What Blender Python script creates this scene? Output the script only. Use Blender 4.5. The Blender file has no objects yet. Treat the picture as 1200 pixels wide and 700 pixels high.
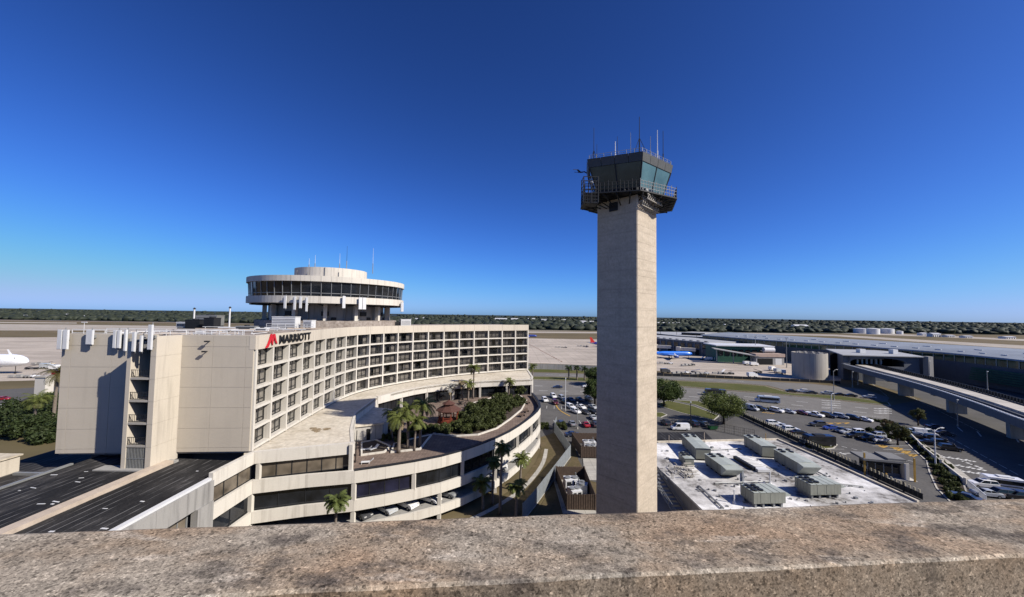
import bpy, math, random
import numpy as np
from mathutils import Vector, Matrix

random.seed(7)
RNG = np.random.default_rng(11)
scene = bpy.context.scene
COL = scene.collection
PI = math.pi

# ------------------------------------------------------------------ camera
CAM = Vector((0.0, 0.0, 36.0))
FPX = 440.0                      # focal length for a 1200 px wide picture
PITCH = math.atan(19.6 / FPX)
ROLL = math.atan(0.0143)
_f = Vector((0, math.cos(PITCH), math.sin(PITCH)))
_r0 = Vector((1, 0, 0)); _u0 = Vector((0, -math.sin(PITCH), math.cos(PITCH)))
_r = math.cos(ROLL) * _r0 + math.sin(ROLL) * _u0
_u = -math.sin(ROLL) * _r0 + math.cos(ROLL) * _u0

def ray(px, py):
    return _f + _r * ((px - 600.0) / FPX) - _u * ((py - 350.0) / FPX)

def at(px, py, z=0.0):
    """ground position (height z) measured from a point of the photograph"""
    d = ray(px, py)
    t = (z - CAM.z) / d.z
    p = CAM + d * t
    return Vector((p.x, p.y, z))

def xy(px, py, z=0.0):
    p = at(px, py, z)
    return (p.x, p.y)

camd = bpy.data.cameras.new('camera')
camd.sensor_fit = 'HORIZONTAL'; camd.sensor_width = 36.0
camd.lens = FPX / 1200.0 * 36.0
camd.clip_start = 0.05; camd.clip_end = 120000
cam = bpy.data.objects.new('camera', camd); COL.objects.link(cam)
m = Matrix((( _r.x, _u.x, -_f.x, CAM.x), (_r.y, _u.y, -_f.y, CAM.y), (_r.z, _u.z, -_f.z, CAM.z), (0, 0, 0, 1)))
cam.matrix_world = m
scene.camera = cam

# ------------------------------------------------------------------ light
SUN_EL = math.radians(38.0)
EXPO, SKY_S = 0.4, 0.0665
SUN_AZ = math.radians(-24.0)      # measured from +X towards +Y
sdir = Vector((math.cos(SUN_EL) * math.cos(SUN_AZ), math.cos(SUN_EL) * math.sin(SUN_AZ), math.sin(SUN_EL)))
ld = bpy.data.lights.new('sun', 'SUN'); ld.energy = 5.0; ld.angle = math.radians(0.5); ld.color = (1.0, 0.93, 0.83)
sun = bpy.data.objects.new('sun', ld); COL.objects.link(sun)
sun.rotation_euler = (-sdir).to_track_quat('-Z', 'Y').to_euler()
sun.location = (0, 0, 200)
world = bpy.data.worlds.new('World'); scene.world = world; world.use_nodes = True
wn = world.node_tree; bg = wn.nodes['Background']
sky = wn.nodes.new('ShaderNodeTexSky'); sky.sky_type = 'NISHITA'; sky.sun_disc = False
sky.sun_elevation = SUN_EL; sky.sun_rotation = math.radians(90) - SUN_AZ
sky.altitude = 0; sky.air_density = 0.6; sky.dust_density = 0.6; sky.ozone_density = 10.0
gam = wn.nodes.new('ShaderNodeGamma'); gam.inputs['Gamma'].default_value = 1.42      # deep clear-day blue
def vm(op, a, b):
    n = wn.nodes.new('ShaderNodeVectorMath'); n.operation = op
    for s_, v in zip(n.inputs, (a, b)):
        if isinstance(v, tuple): s_.default_value = v
        else: wn.links.new(v, s_)
    return n.outputs[0]
tint = vm('MULTIPLY', sky.outputs[0], (0.95, 1.01, 1.075))
wn.links.new(tint, gam.inputs['Color'])
# soft shoulder, so that the band just above the horizon does not wash out
k_ = 0.079
sq = vm('MULTIPLY', gam.outputs[0], (k_, k_, k_))
cub = vm('MULTIPLY', sq, vm('MULTIPLY', sq, sq))
den = vm('ADD', vm('MULTIPLY', cub, (0.62, 1.30, 0.27)), (1.0, 1.0, 1.0))
wn.links.new(vm('DIVIDE', gam.outputs[0], den), bg.inputs[0]); bg.inputs[1].default_value = SKY_S
scene.view_settings.view_transform = 'Standard'; scene.view_settings.look = 'None'
scene.view_settings.exposure = EXPO; scene.view_settings.gamma = 1.0
try: scene.view_settings.use_curve_mapping = False
except Exception: pass
scene.cycles.max_bounces = 6; scene.cycles.diffuse_bounces = 1; scene.cycles.glossy_bounces = 3
scene.cycles.transparent_max_bounces = 12
scene.cycles.caustics_reflective = False; scene.cycles.caustics_refractive = False

# ------------------------------------------------------------------ materials
MATS = {}
KA = 0.80
def new_mat(name):
    mt = bpy.data.materials.new(name); mt.use_nodes = True
    nt = mt.node_tree; b = nt.nodes['Principled BSDF']
    MATS[name] = mt
    return mt, nt, b

def N(nt, t, **kw):
    n = nt.nodes.new(t)
    for k, v in kw.items():
        if k.startswith('i_'): n.inputs[k[2:].replace('_', ' ')].default_value = v
        else: setattr(n, k, v)
    return n

def coords(nt, obj=False, scale=(1, 1, 1)):
    if obj:
        c = N(nt, 'ShaderNodeTexCoord').outputs['Object']
    else:
        c = N(nt, 'ShaderNodeNewGeometry').outputs['Position']
    mp = N(nt, 'ShaderNodeMapping'); mp.inputs['Scale'].default_value = scale
    nt.links.new(c, mp.inputs['Vector'])
    return mp.outputs[0]

def noise(nt, vec, scale, detail=5, rough=0.55):
    n = N(nt, 'ShaderNodeTexNoise'); n.inputs['Scale'].default_value = scale
    n.inputs['Detail'].default_value = detail; n.inputs['Roughness'].default_value = rough
    nt.links.new(vec, n.inputs['Vector'])
    return n.outputs['Fac']

def ramp(nt, fac, stops):
    r = N(nt, 'ShaderNodeValToRGB')
    el = r.color_ramp.elements
    while len(el) < len(stops): el.new(0.5)
    for e, (p, c) in zip(el, stops):
        e.position = p
        e.color = (c, c, c, 1) if isinstance(c, (int, float)) else (*c, 1)
    nt.links.new(fac, r.inputs[0])
    return r.outputs[0]

def mix(nt, fac, a, b, mode='MIX'):
    m_ = N(nt, 'ShaderNodeMix'); m_.data_type = 'RGBA'; m_.blend_type = mode
    for s, v in ((m_.inputs[0], fac), (m_.inputs[6], a), (m_.inputs[7], b)):
        if isinstance(v, (int, float)): s.default_value = v
        elif isinstance(v, tuple): s.default_value = (*v, 1)
        else: nt.links.new(v, s)
    return m_.outputs[2]

def bump(nt, b, h, strength=0.4, dist=0.05):
    n = N(nt, 'ShaderNodeBump'); n.inputs['Strength'].default_value = strength; n.inputs['Distance'].default_value = dist
    nt.links.new(h, n.inputs['Height']); nt.links.new(n.outputs[0], b.inputs['Normal'])

def plain(name, c, rough=0.7, metal=0.0, var=0.25, scale=0.6, obj=False, spec=0.3):
    """a weathered paint or material: colour broken up by two noises"""
    mt, nt, b = new_mat(name); c = tuple(x * KA for x in c)
    v = coords(nt, obj)
    n1 = noise(nt, v, scale); n2 = noise(nt, v, scale * 9, 4)
    d = tuple(x * (1 - var) for x in c); l = tuple(min(1, x * (1 + var * 0.6)) for x in c)
    c1 = ramp(nt, n1, [(0.3, d), (0.7, l)])
    c2 = mix(nt, 0.35, c1, ramp(nt, n2, [(0.3, d), (0.7, l)]))
    nt.links.new(c2, b.inputs['Base Color'])
    b.inputs['Roughness'].default_value = rough; b.inputs['Metallic'].default_value = metal
    b.inputs['Specular IOR Level'].default_value = spec
    return mt

def streaked(name, c, dirt, amount=0.5, joint=None, rough=0.85):
    """wall panels with rain streaks running down and blotches"""
    mt, nt, b = new_mat(name); c = tuple(x * KA for x in c); dirt = tuple(x * KA for x in dirt)
    vs = coords(nt, False, (1.0, 1.0, 0.07))
    s = noise(nt, vs, 1.3, 6, 0.6)
    v = coords(nt)
    n1 = noise(nt, v, 0.25, 4); n2 = noise(nt, v, 6.0, 5)
    base = mix(nt, n1, tuple(x * 0.90 for x in c), tuple(min(1, x * 1.07) for x in c))
    base = mix(nt, ramp(nt, n2, [(0.35, 0.0), (0.75, 0.16)]), base, dirt)
    base = mix(nt, ramp(nt, s, [(0.52, 0.0), (0.75, amount)]), base, dirt)
    nt.links.new(base, b.inputs['Base Color'])
    b.inputs['Roughness'].default_value = rough; b.inputs['Specular IOR Level'].default_value = 0.2
    bump(nt, b, n2, 0.25, 0.03)
    return mt

def glass_dark(name, c=(0.012, 0.014, 0.018), rough=0.04, spec=0.6):
    mt, nt, b = new_mat(name)
    v = coords(nt)
    n = noise(nt, v, 0.35, 2)
    nt.links.new(ramp(nt, n, [(0.35, tuple(x * 0.5 for x in c)), (0.7, tuple(x * 1.6 for x in c))]), b.inputs['Base Color'])
    b.inputs['Roughness'].default_value = rough; b.inputs['Specular IOR Level'].default_value = spec
    h = noise(nt, v, 0.8, 2)
    bump(nt, b, h, 0.08, 0.05)
    return mt

def glass_clear(name, tint=(0.55, 0.57, 0.58)):
    mt, nt, b = new_mat(name)
    nt.nodes.remove(b)
    out = nt.nodes['Material Output']
    tr = N(nt, 'ShaderNodeBsdfTransparent'); tr.inputs[0].default_value = (*tint, 1)
    gl = N(nt, 'ShaderNodeBsdfGlossy'); gl.inputs['Roughness'].default_value = 0.03
    lw = N(nt, 'ShaderNodeLayerWeight'); lw.inputs[0].default_value = 0.25
    fr = N(nt, 'ShaderNodeMath'); fr.operation = 'MULTIPLY_ADD'; fr.inputs[1].default_value = 0.45; fr.inputs[2].default_value = 0.05
    nt.links.new(lw.outputs['Facing'], fr.inputs[0])
    mx = N(nt, 'ShaderNodeMixShader')
    nt.links.new(fr.outputs[0], mx.inputs[0]); nt.links.new(tr.outputs[0], mx.inputs[1]); nt.links.new(gl.outputs[0], mx.inputs[2])
    nt.links.new(mx.outputs[0], out.inputs[0])
    return mt

def leafy(name, c, var=0.5):
    mt, nt, b = new_mat(name)
    v = coords(nt)
    n1 = noise(nt, v, 0.7, 3); n2 = noise(nt, v, 5.0, 2)
    d = tuple(x * (1 - var) for x in c); l = tuple(x * (1 + var) for x in c)
    col = mix(nt, 0.5, ramp(nt, n1, [(0.3, d), (0.7, l)]), ramp(nt, n2, [(0.3, d), (0.7, l)]))
    nt.links.new(col, b.inputs['Base Color'])
    b.inputs['Roughness'].default_value = 0.6; b.inputs['Specular IOR Level'].default_value = 0.25
    out = nt.nodes['Material Output']
    tl = N(nt, 'ShaderNodeBsdfTranslucent'); nt.links.new(col, tl.inputs[0])
    mx = N(nt, 'ShaderNodeMixShader'); mx.inputs[0].default_value = 0.25
    nt.links.new(b.outputs[0], mx.inputs[1]); nt.links.new(tl.outputs[0], mx.inputs[2]); nt.links.new(mx.outputs[0], out.inputs[0])
    return mt

def ground_mat(name, cols, scale=0.05, fine=1.5, rough=0.95, stretch=(1, 1, 1)):
    mt, nt, b = new_mat(name); cols = [tuple(x * KA for x in c) for c in cols]
    v = coords(nt, False, stretch)
    n1 = noise(nt, v, scale, 6, 0.6); n2 = noise(nt, v, fine, 5, 0.65); n3 = noise(nt, v, scale * 6, 4)
    k = len(cols)
    c1 = ramp(nt, n1, [(0.30 + 0.4 * i / (k - 1), c) for i, c in enumerate(cols)])
    c2 = ramp(nt, n3, [(0.30 + 0.4 * i / (k - 1), c) for i, c in enumerate(reversed(cols))])
    c = mix(nt, 0.45, c1, c2)
    c = mix(nt, 1.0, c, ramp(nt, n2, [(0.25, 0.72), (0.75, 1.18)]), 'MULTIPLY')
    nt.links.new(c, b.inputs['Base Color'])
    b.inputs['Roughness'].default_value = rough; b.inputs['Specular IOR Level'].default_value = 0.15
    return mt

def jointed(name, c1, c2, cell=6.0, mortar=(0.12, 0.115, 0.11), msize=0.012, scale=0.03):
    """concrete slabs with joints (apron, runways, paths)"""
    mt, nt, b = new_mat(name)
    v = coords(nt)
    br = N(nt, 'ShaderNodeTexBrick'); br.offset = 0.0
    br.inputs['Scale'].default_value = 1.0
    br.inputs['Brick Width'].default_value = cell; br.inputs['Row Height'].default_value = cell
    br.inputs['Mortar Size'].default_value = msize * cell; br.inputs['Mortar'].default_value = (*mortar, 1)
    br.inputs['Color1'].default_value = (*c1, 1); br.inputs['Color2'].default_value = (*c2, 1)
    nt.links.new(v, br.inputs['Vector'])
    n1 = noise(nt, v, scale, 6, 0.65); n2 = noise(nt, coords(nt, False, (0.25, 1, 1)), scale * 3, 5)
    c = mix(nt, 1.0, br.outputs['Color'], ramp(nt, n1, [(0.3, 0.78), (0.7, 1.08)]), 'MULTIPLY')
    c = mix(nt, 1.0, c, ramp(nt, n2, [(0.35, 0.78), (0.6, 1.0)]), 'MULTIPLY')
    nt.links.new(c, b.inputs['Base Color'])
    b.inputs['Roughness'].default_value = 0.9; b.inputs['Specular IOR Level'].default_value = 0.15
    return mt

STUCCO = streaked('cream_wall_panel', (0.67, 0.605, 0.505), (0.32, 0.28, 0.23), 0.5)
WHITEW = streaked('white_wall_panel', (0.75, 0.71, 0.63), (0.36, 0.32, 0.27), 0.55)
ENDW = streaked('dimmed_cream_end_wall', (0.60, 0.54, 0.45), (0.40, 0.36, 0.30), 0.25)  # same cream paint, darkened to stand in for the grazing sun
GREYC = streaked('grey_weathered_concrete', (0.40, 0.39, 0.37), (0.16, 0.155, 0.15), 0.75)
CONC = streaked('pale_concrete', (0.48, 0.45, 0.40), (0.25, 0.23, 0.20), 0.5)
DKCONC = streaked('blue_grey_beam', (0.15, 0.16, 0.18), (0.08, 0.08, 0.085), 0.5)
GLASSD = glass_dark('dark_window_glass')
GLASSB = glass_dark('bronze_window_glass', (0.13, 0.108, 0.082), 0.12, 0.5)
GLASSV = glass_dark('violet_window_glass', (0.012, 0.013, 0.03), 0.05, 0.6)
GLASSC = glass_clear('guest_room_glass', (0.80, 0.81, 0.82))
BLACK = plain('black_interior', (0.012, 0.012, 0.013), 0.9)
ROOM = plain('dim_room_lining', (0.10, 0.085, 0.07), 0.9)
METAL = plain('galvanised_metal', (0.33, 0.34, 0.34), 0.5, 0.3)
DKMET = plain('dark_painted_metal', (0.022, 0.024, 0.028), 0.55)
WHITEM = plain('white_painted_metal', (0.76, 0.77, 0.78), 0.45, 0, 0.12)
BEIGEM = plain('beige_painted_metal', (0.60, 0.50, 0.40), 0.6, 0, 0.25)
ACMET = plain('sage_grey_sheet_metal', (0.29, 0.30, 0.26), 0.5, 0.15, 0.16)
ACTOP = plain('pale_green_sheet_metal', (0.47, 0.51, 0.47), 0.55, 0.1, 0.2)
WOODB = plain('brown_fence_board', (0.12, 0.085, 0.065), 0.85, 0, 0.4, 3)
REDW = plain('red_painted_timber', (0.26, 0.06, 0.032), 0.7, 0, 0.3, 2)
REDROOF = plain('brown_red_shingle', (0.11, 0.05, 0.038), 0.85, 0, 0.4, 3)
BARK = plain('palm_bark', (0.24, 0.20, 0.165), 0.95, 0, 0.4, 4)
OAKBARK = plain('oak_bark', (0.07, 0.055, 0.042), 0.95, 0, 0.4, 4)
PALM = leafy('palm_frond', (0.115, 0.135, 0.034))
PALMDRY = leafy('dry_palm_frond', (0.24, 0.19, 0.11), 0.35)
OAK = leafy('oak_leaf', (0.058, 0.085, 0.022), 0.55)
SHRUB = leafy('shrub_leaf', (0.060, 0.074, 0.022), 0.6)
SHRUBL = leafy('light_shrub_leaf', (0.11, 0.135, 0.028), 0.5)
FOREST = leafy('hazed_forest_leaf', (0.042, 0.052, 0.036), 0.35)  # distance haze put into the colour: lighter and less green
RUBBER = plain('tyre_rubber', (0.018, 0.018, 0.018), 0.85)
CARGLASS = glass_dark('vehicle_glass', (0.012, 0.014, 0.016), 0.05)
WHITEP = plain('road_paint_white', (0.72, 0.72, 0.69), 0.8, 0, 0.3, 2)
YELLOWP = plain('road_paint_yellow', (0.55, 0.34, 0.08), 0.8, 0, 0.3, 2)
KERB = plain('kerb_concrete', (0.58, 0.55, 0.49), 0.85, 0, 0.25, 1)

ASPH = ground_mat('asphalt', [(0.095, 0.092, 0.088), (0.125, 0.12, 0.115), (0.155, 0.15, 0.142)], 0.04, 2.0, 0.9)
ASPHL = ground_mat('worn_asphalt', [(0.16, 0.155, 0.145), (0.21, 0.20, 0.185), (0.25, 0.24, 0.22)], 0.04, 2.0, 0.9)
GRASS = ground_mat('dry_lawn', [(0.085, 0.078, 0.032), (0.135, 0.105, 0.055), (0.20, 0.15, 0.095)], 0.25, 3.0)
GRASSG = ground_mat('green_lawn', [(0.075, 0.085, 0.024), (0.105, 0.112, 0.032), (0.15, 0.135, 0.055)], 0.06, 2.0)
FIELD = ground_mat('airfield_grass', [(0.11, 0.10, 0.045), (0.17, 0.135, 0.075), (0.22, 0.17, 0.11)], 0.006, 0.05, 0.95, (0.3, 1, 1))
APRON = jointed('apron_concrete', (0.44, 0.385, 0.325), (0.49, 0.43, 0.365), 7.5, (0.20, 0.18, 0.16), 0.012, 0.02)
RUNW = ground_mat('runway_concrete', [(0.36, 0.32, 0.275), (0.46, 0.41, 0.35), (0.55, 0.50, 0.43)], 0.008, 0.2, 0.9, (0.3, 1, 1))
PAVER = jointed('brown_brick_paving', (0.185, 0.140, 0.115), (0.235, 0.178, 0.145), 0.6, (0.09, 0.07, 0.06), 0.03, 0.3)
MULCH = ground_mat('mulch', [(0.05, 0.04, 0.032), (0.09, 0.072, 0.058), (0.13, 0.105, 0.085)], 0.4, 4.0)
WALK = jointed('pavement_concrete', (0.42, 0.40, 0.36), (0.46, 0.44, 0.39), 2.0, (0.2, 0.19, 0.17), 0.015, 0.2)
PODROOF = ground_mat('cream_roof_membrane', [(0.50, 0.43, 0.32), (0.72, 0.65, 0.53), (0.84, 0.77, 0.64)], 0.16, 1.6)
RUBBLE = ground_mat('gravel_roof', [(0.20, 0.16, 0.13), (0.36, 0.31, 0.27), (0.55, 0.50, 0.45)], 0.25, 2.2)

def aggregate(name, tone):
    mt, nt, b = new_mat(name)
    v = coords(nt)
    n1 = noise(nt, coords(nt, False, (1, 1.5, 1)), 1.7, 7, 0.62); n2 = noise(nt, v, 26, 5, 0.7)
    n4 = noise(nt, coords(nt, False, (1, 1.7, 1)), 4.2, 8, 0.68); n5 = noise(nt, v, 9, 6, 0.7)
    rot_ = N(nt, 'ShaderNodeMapping'); rot_.inputs['Rotation'].default_value = (0, 0, 0.6); rot_.inputs['Scale'].default_value = (1.2, 5.5, 1)
    nt.links.new(v, rot_.inputs['Vector']); n6 = noise(nt, rot_.outputs[0], 2.6, 5, 0.55)
    vo = N(nt, 'ShaderNodeTexVoronoi'); vo.inputs['Scale'].default_value = 330; nt.links.new(v, vo.inputs['Vector'])
    vo2 = N(nt, 'ShaderNodeTexVoronoi'); vo2.inputs['Scale'].default_value = 190; nt.links.new(v, vo2.inputs['Vector'])
    vo3 = N(nt, 'ShaderNodeTexVoronoi'); vo3.inputs['Scale'].default_value = 105; nt.links.new(v, vo3.inputs['Vector'])
    base = ramp(nt, n1, [(0.34, (0.265, 0.20, 0.145)), (0.46, (0.27, 0.222, 0.172)), (0.55, (0.28, 0.25, 0.21)), (0.68, (0.315, 0.29, 0.25))])
    base = mix(nt, ramp(nt, n6, [(0.60, 0.0), (0.70, 0.55)]), base, (0.46, 0.43, 0.385))
    base = mix(nt, ramp(nt, n4, [(0.53, 0.0), (0.57, 0.45), (0.66, 0.9)]), base, (0.085, 0.076, 0.07))
    base = mix(nt, 1.0, base, ramp(nt, n5, [(0.30, 0.80), (0.5, 1.0), (0.70, 1.12)]), 'MULTIPLY')
    base = mix(nt, 1.0, base, ramp(nt, n2, [(0.32, 0.80), (0.5, 1.0), (0.68, 1.15)]), 'MULTIPLY')
    for vv, k_ in ((vo, [(0.12, 0.72), (0.40, 0.97), (0.70, 1.0), (0.95, 1.22)]), (vo2, [(0.10, 0.55), (0.26, 0.98), (0.84, 1.0), (0.96, 1.45)]), (vo3, [(0.04, 0.5), (0.08, 1.0), (0.94, 1.0), (0.98, 1.5)])):
        sep = N(nt, 'ShaderNodeSeparateColor'); nt.links.new(vv.outputs['Color'], sep.inputs[0])
        base = mix(nt, 1.0, base, ramp(nt, sep.outputs[0], k_), 'MULTIPLY')
    base = mix(nt, 1.0, base, tone, 'MULTIPLY')
    nt.links.new(base, b.inputs['Base Color']); b.inputs['Roughness'].default_value = 0.95; b.inputs['Specular IOR Level'].default_value = 0.12
    bump(nt, b, n1, 0.2, 0.02)

def make_special():
    # black roofing felt with lapped seams running up the roof and worn chalky patches
    mt, nt, b = new_mat('black_roofing_felt')
    v = coords(nt)
    w = N(nt, 'ShaderNodeTexWave'); w.wave_type = 'BANDS'; w.bands_direction = 'X'
    w.inputs['Scale'].default_value = 0.30; w.inputs['Distortion'].default_value = 0.4; w.inputs['Detail'].default_value = 2; w.inputs['Detail Scale'].default_value = 0.6
    nt.links.new(v, w.inputs['Vector'])
    n1 = noise(nt, coords(nt, False, (1, 0.35, 1)), 0.28, 6, 0.65); n2 = noise(nt, v, 5, 5); n3 = noise(nt, coords(nt, False, (1, 0.2, 1)), 1.4, 4)
    seam = ramp(nt, w.outputs['Fac'], [(0.95, 0.0), (0.99, 0.55)])
    gap = mix(nt, 1.0, seam, ramp(nt, n3, [(0.44, 0.0), (0.60, 1.0)]), 'MULTIPLY')
    base = ramp(nt, n1, [(0.42, (0.014, 0.014, 0.015)), (0.58, (0.032, 0.031, 0.031)), (0.74, (0.16, 0.15, 0.145))])
    base = mix(nt, 1.0, base, ramp(nt, n2, [(0.3, 0.6), (0.7, 1.3)]), 'MULTIPLY')
    base = mix(nt, gap, base, (0.26, 0.255, 0.25))
    nt.links.new(base, b.inputs['Base Color']); b.inputs['Roughness'].default_value = 0.8; b.inputs['Specular IOR Level'].default_value = 0.2
    # dirty white flat roof
    mt, nt, b = new_mat('dirty_white_roof')
    v = coords(nt)
    n1 = noise(nt, v, 0.10, 7, 0.62); n2 = noise(nt, v, 0.9, 6, 0.65); n3 = noise(nt, v, 6, 4)
    base = ramp(nt, n2, [(0.30, (0.42, 0.405, 0.39)), (0.46, (0.70, 0.69, 0.675)), (0.7, (0.82, 0.82, 0.815))])
    dirt = ramp(nt, n1, [(0.42, 0.0), (0.52, 0.6), (0.62, 1.0)])
    dirt = mix(nt, 1.0, dirt, ramp(nt, n2, [(0.36, 0.35), (0.58, 1.0)]), 'MULTIPLY')
    base = mix(nt, dirt, base, (0.12, 0.11, 0.10))
    base = mix(nt, 1.0, base, ramp(nt, n3, [(0.25, 0.8), (0.7, 1.1)]), 'MULTIPLY')
    nt.links.new(base, b.inputs['Base Color']); b.inputs['Roughness'].default_value = 0.9; b.inputs['Specular IOR Level'].default_value = 0.15
    # tower concrete: pour joints, form streaks
    mt, nt, b = new_mat('tower_concrete')
    v = coords(nt)
    w = N(nt, 'ShaderNodeTexWave'); w.wave_type = 'BANDS'; w.bands_direction = 'Z'
    w.inputs['Scale'].default_value = 0.105; w.inputs['Distortion'].default_value = 0.15; w.inputs['Detail'].default_value = 1
    nt.links.new(v, w.inputs['Vector'])
    n1 = noise(nt, coords(nt, False, (1, 1, 3.2)), 0.35, 6, 0.6); n2 = noise(nt, v, 3, 6, 0.7); n3 = noise(nt, coords(nt, False, (1, 1, 0.06)), 1.2, 5)
    base = ramp(nt, n1, [(0.3, (0.41, 0.352, 0.278)), (0.5, (0.465, 0.40, 0.318)), (0.72, (0.52, 0.45, 0.362))])
    base = mix(nt, 1.0, base, ramp(nt, n2, [(0.3, 0.80), (0.7, 1.12)]), 'MULTIPLY')
    base = mix(nt, ramp(nt, w.outputs['Fac'], [(0.975, 0.0), (0.995, 0.22)]), base, (0.26, 0.22, 0.18))
    base = mix(nt, ramp(nt, n3, [(0.55, 0.0), (0.8, 0.30)]), base, (0.26, 0.225, 0.185))
    nt.links.new(base, b.inputs['Base Color']); b.inputs['Roughness'].default_value = 0.92; b.inputs['Specular IOR Level'].default_value = 0.15
    bump(nt, b, n2, 0.3, 0.04)
    # parapet: exposed aggregate concrete, lichen and rust-brown blotches; front copy darker for stain and shade
    aggregate('aged_aggregate_concrete', (1.08, 1.03, 0.96)); aggregate('stained_shaded_aggregate', (0.84, 0.76, 0.66)); aggregate('worn_aggregate_edge', (1.30, 1.28, 1.22))
    # curtain cloth
    mt, nt, b = new_mat('grey_curtain')
    v = coords(nt)
    n1 = noise(nt, v, 1.5, 3)
    nt.links.new(ramp(nt, n1, [(0.3, (0.22, 0.195, 0.165)), (0.7, (0.42, 0.38, 0.33))]), b.inputs['Base Color']); b.inputs['Roughness'].default_value = 0.95
make_special()
FELT = MATS['black_roofing_felt']; WROOF = MATS['dirty_white_roof']; TOWC = MATS['tower_concrete']; PARAP = MATS['aged_aggregate_concrete']; CURT = MATS['grey_curtain']

# ------------------------------------------------------------------ mesh helpers
def world_origin(o):
    p = Vector((0, 0, 0))
    while o is not None:
        p += o.location; o = o.parent
    return p

class MB:
    def __init__(s): s.v = []; s.f = []
    def add(s, vs, fs):
        k = len(s.v); s.v.extend([tuple(p) for p in vs]); s.f.extend([tuple(i + k for i in f) for f in fs]); return s
    def box(s, x0, x1, y0, y1, z0, z1):
        return s.add([(x0, y0, z0), (x1, y0, z0), (x1, y1, z0), (x0, y1, z0), (x0, y0, z1), (x1, y0, z1), (x1, y1, z1), (x0, y1, z1)],
                     [(0, 3, 2, 1), (4, 5, 6, 7), (0, 1, 5, 4), (1, 2, 6, 5), (2, 3, 7, 6), (3, 0, 4, 7)])
    def obox(s, c, dx, dy, z0, z1, rot=0.0):
        ca, sa = math.cos(rot), math.sin(rot)
        ps = [(c[0] + ca * x - sa * y, c[1] + sa * x + ca * y) for x, y in ((-dx / 2, -dy / 2), (dx / 2, -dy / 2), (dx / 2, dy / 2), (-dx / 2, dy / 2))]
        return s.prism(ps, z0, z1)
    def prism(s, ps, z0, z1):
        n = len(ps)
        a = sum(ps[i][0] * ps[(i + 1) % n][1] - ps[(i + 1) % n][0] * ps[i][1] for i in range(n))
        if a < 0: ps = list(reversed(ps))
        vs = [(p[0], p[1], z0) for p in ps] + [(p[0], p[1], z1) for p in ps]
        fs = [tuple(reversed(range(n))), tuple(range(n, 2 * n))] + [(i, (i + 1) % n, n + (i + 1) % n, n + i) for i in range(n)]
        return s.add(vs, fs)
    def sheet(s, ps, z):
        n = len(ps)
        a = sum(ps[i][0] * ps[(i + 1) % n][1] - ps[(i + 1) % n][0] * ps[i][1] for i in range(n))
        if a < 0: ps = list(reversed(ps))
        return s.add([(p[0], p[1], z) for p in ps], [tuple(range(n))])
    def tube(s, p0, p1, r0, r1=None, n=8):
        r1 = r0 if r1 is None else r1
        p0 = Vector(p0); p1 = Vector(p1); d = (p1 - p0)
        if d.length < 1e-6: return s
        d.normalize(); a = d.orthogonal().normalized(); b = d.cross(a)
        vs = []
        for p, r in ((p0, r0), (p1, r1)):
            for i in range(n):
                t = 2 * PI * i / n
                vs.append(p + (a * math.cos(t) + b * math.sin(t)) * r)
        fs = [(i, (i + 1) % n, n + (i + 1) % n, n + i) for i in range(n)] + [tuple(reversed(range(n))), tuple(range(n, 2 * n))]
        return s.add(vs, fs)
    def path(s, pts, radii, n=8):
        rings = []
        for i, p in enumerate(pts):
            p = Vector(p)
            d = Vector(pts[min(i + 1, len(pts) - 1)]) - Vector(pts[max(i - 1, 0)])
            d.normalize(); a = Vector((1, 0, 0)) if abs(d.x) < 0.9 else Vector((0, 1, 0))
            a = (a - d * a.dot(d)).normalized(); b = d.cross(a)
            rings.append([p + (a * math.cos(2 * PI * k / n) + b * math.sin(2 * PI * k / n)) * radii[i] for k in range(n)])
        vs = [q for r in rings for q in r]; fs = []
        for i in range(len(rings) - 1):
            for k in range(n):
                fs.append((i * n + k, i * n + (k + 1) % n, (i + 1) * n + (k + 1) % n, (i + 1) * n + k))
        fs.append(tuple(reversed(range(n)))); fs.append(tuple(range((len(rings) - 1) * n, len(rings) * n)))
        return s.add(vs, fs)
    def lathe(s, prof, c, n=48, a0=0, a1=2 * PI, cap=True):
        full = abs(a1 - a0 - 2 * PI) < 1e-6
        m_ = n if full else n + 1
        vs = []
        for r, z in prof:
            for k in range(m_):
                t = a0 + (a1 - a0) * k / n
                vs.append((c[0] + r * math.cos(t), c[1] + r * math.sin(t), c[2] + z))
        fs = []
        for i in range(len(prof) - 1):
            for k in range(n):
                k2 = (k + 1) % m_
                fs.append((i * m_ + k, i * m_ + k2, (i + 1) * m_ + k2, (i + 1) * m_ + k))
        if cap and full:
            fs.append(tuple(reversed(range(m_)))); fs.append(tuple(range((len(prof) - 1) * m_, len(prof) * m_)))
        return s.add(vs, fs)
    def wall(s, pts, z0, z1, out, inn, closed=False):
        """solid band along a polyline; out / inn are offsets to its right-hand side"""
        a = offset(pts, out, closed); b = offset(pts, inn, closed)
        n = len(pts); vs = []
        for i in range(n):
            vs += [(a[i][0], a[i][1], z0), (a[i][0], a[i][1], z1), (b[i][0], b[i][1], z1), (b[i][0], b[i][1], z0)]
        fs = []
        for i in range(n if closed else n - 1):
            j = (i + 1) % n
            for q in range(4):
                fs.append((i * 4 + q, i * 4 + (q + 1) % 4, j * 4 + (q + 1) % 4, j * 4 + q))
        if not closed:
            fs += [(3, 2, 1, 0), ((n - 1) * 4, (n - 1) * 4 + 1, (n - 1) * 4 + 2, (n - 1) * 4 + 3)]
        return s.add(vs, fs)
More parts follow.
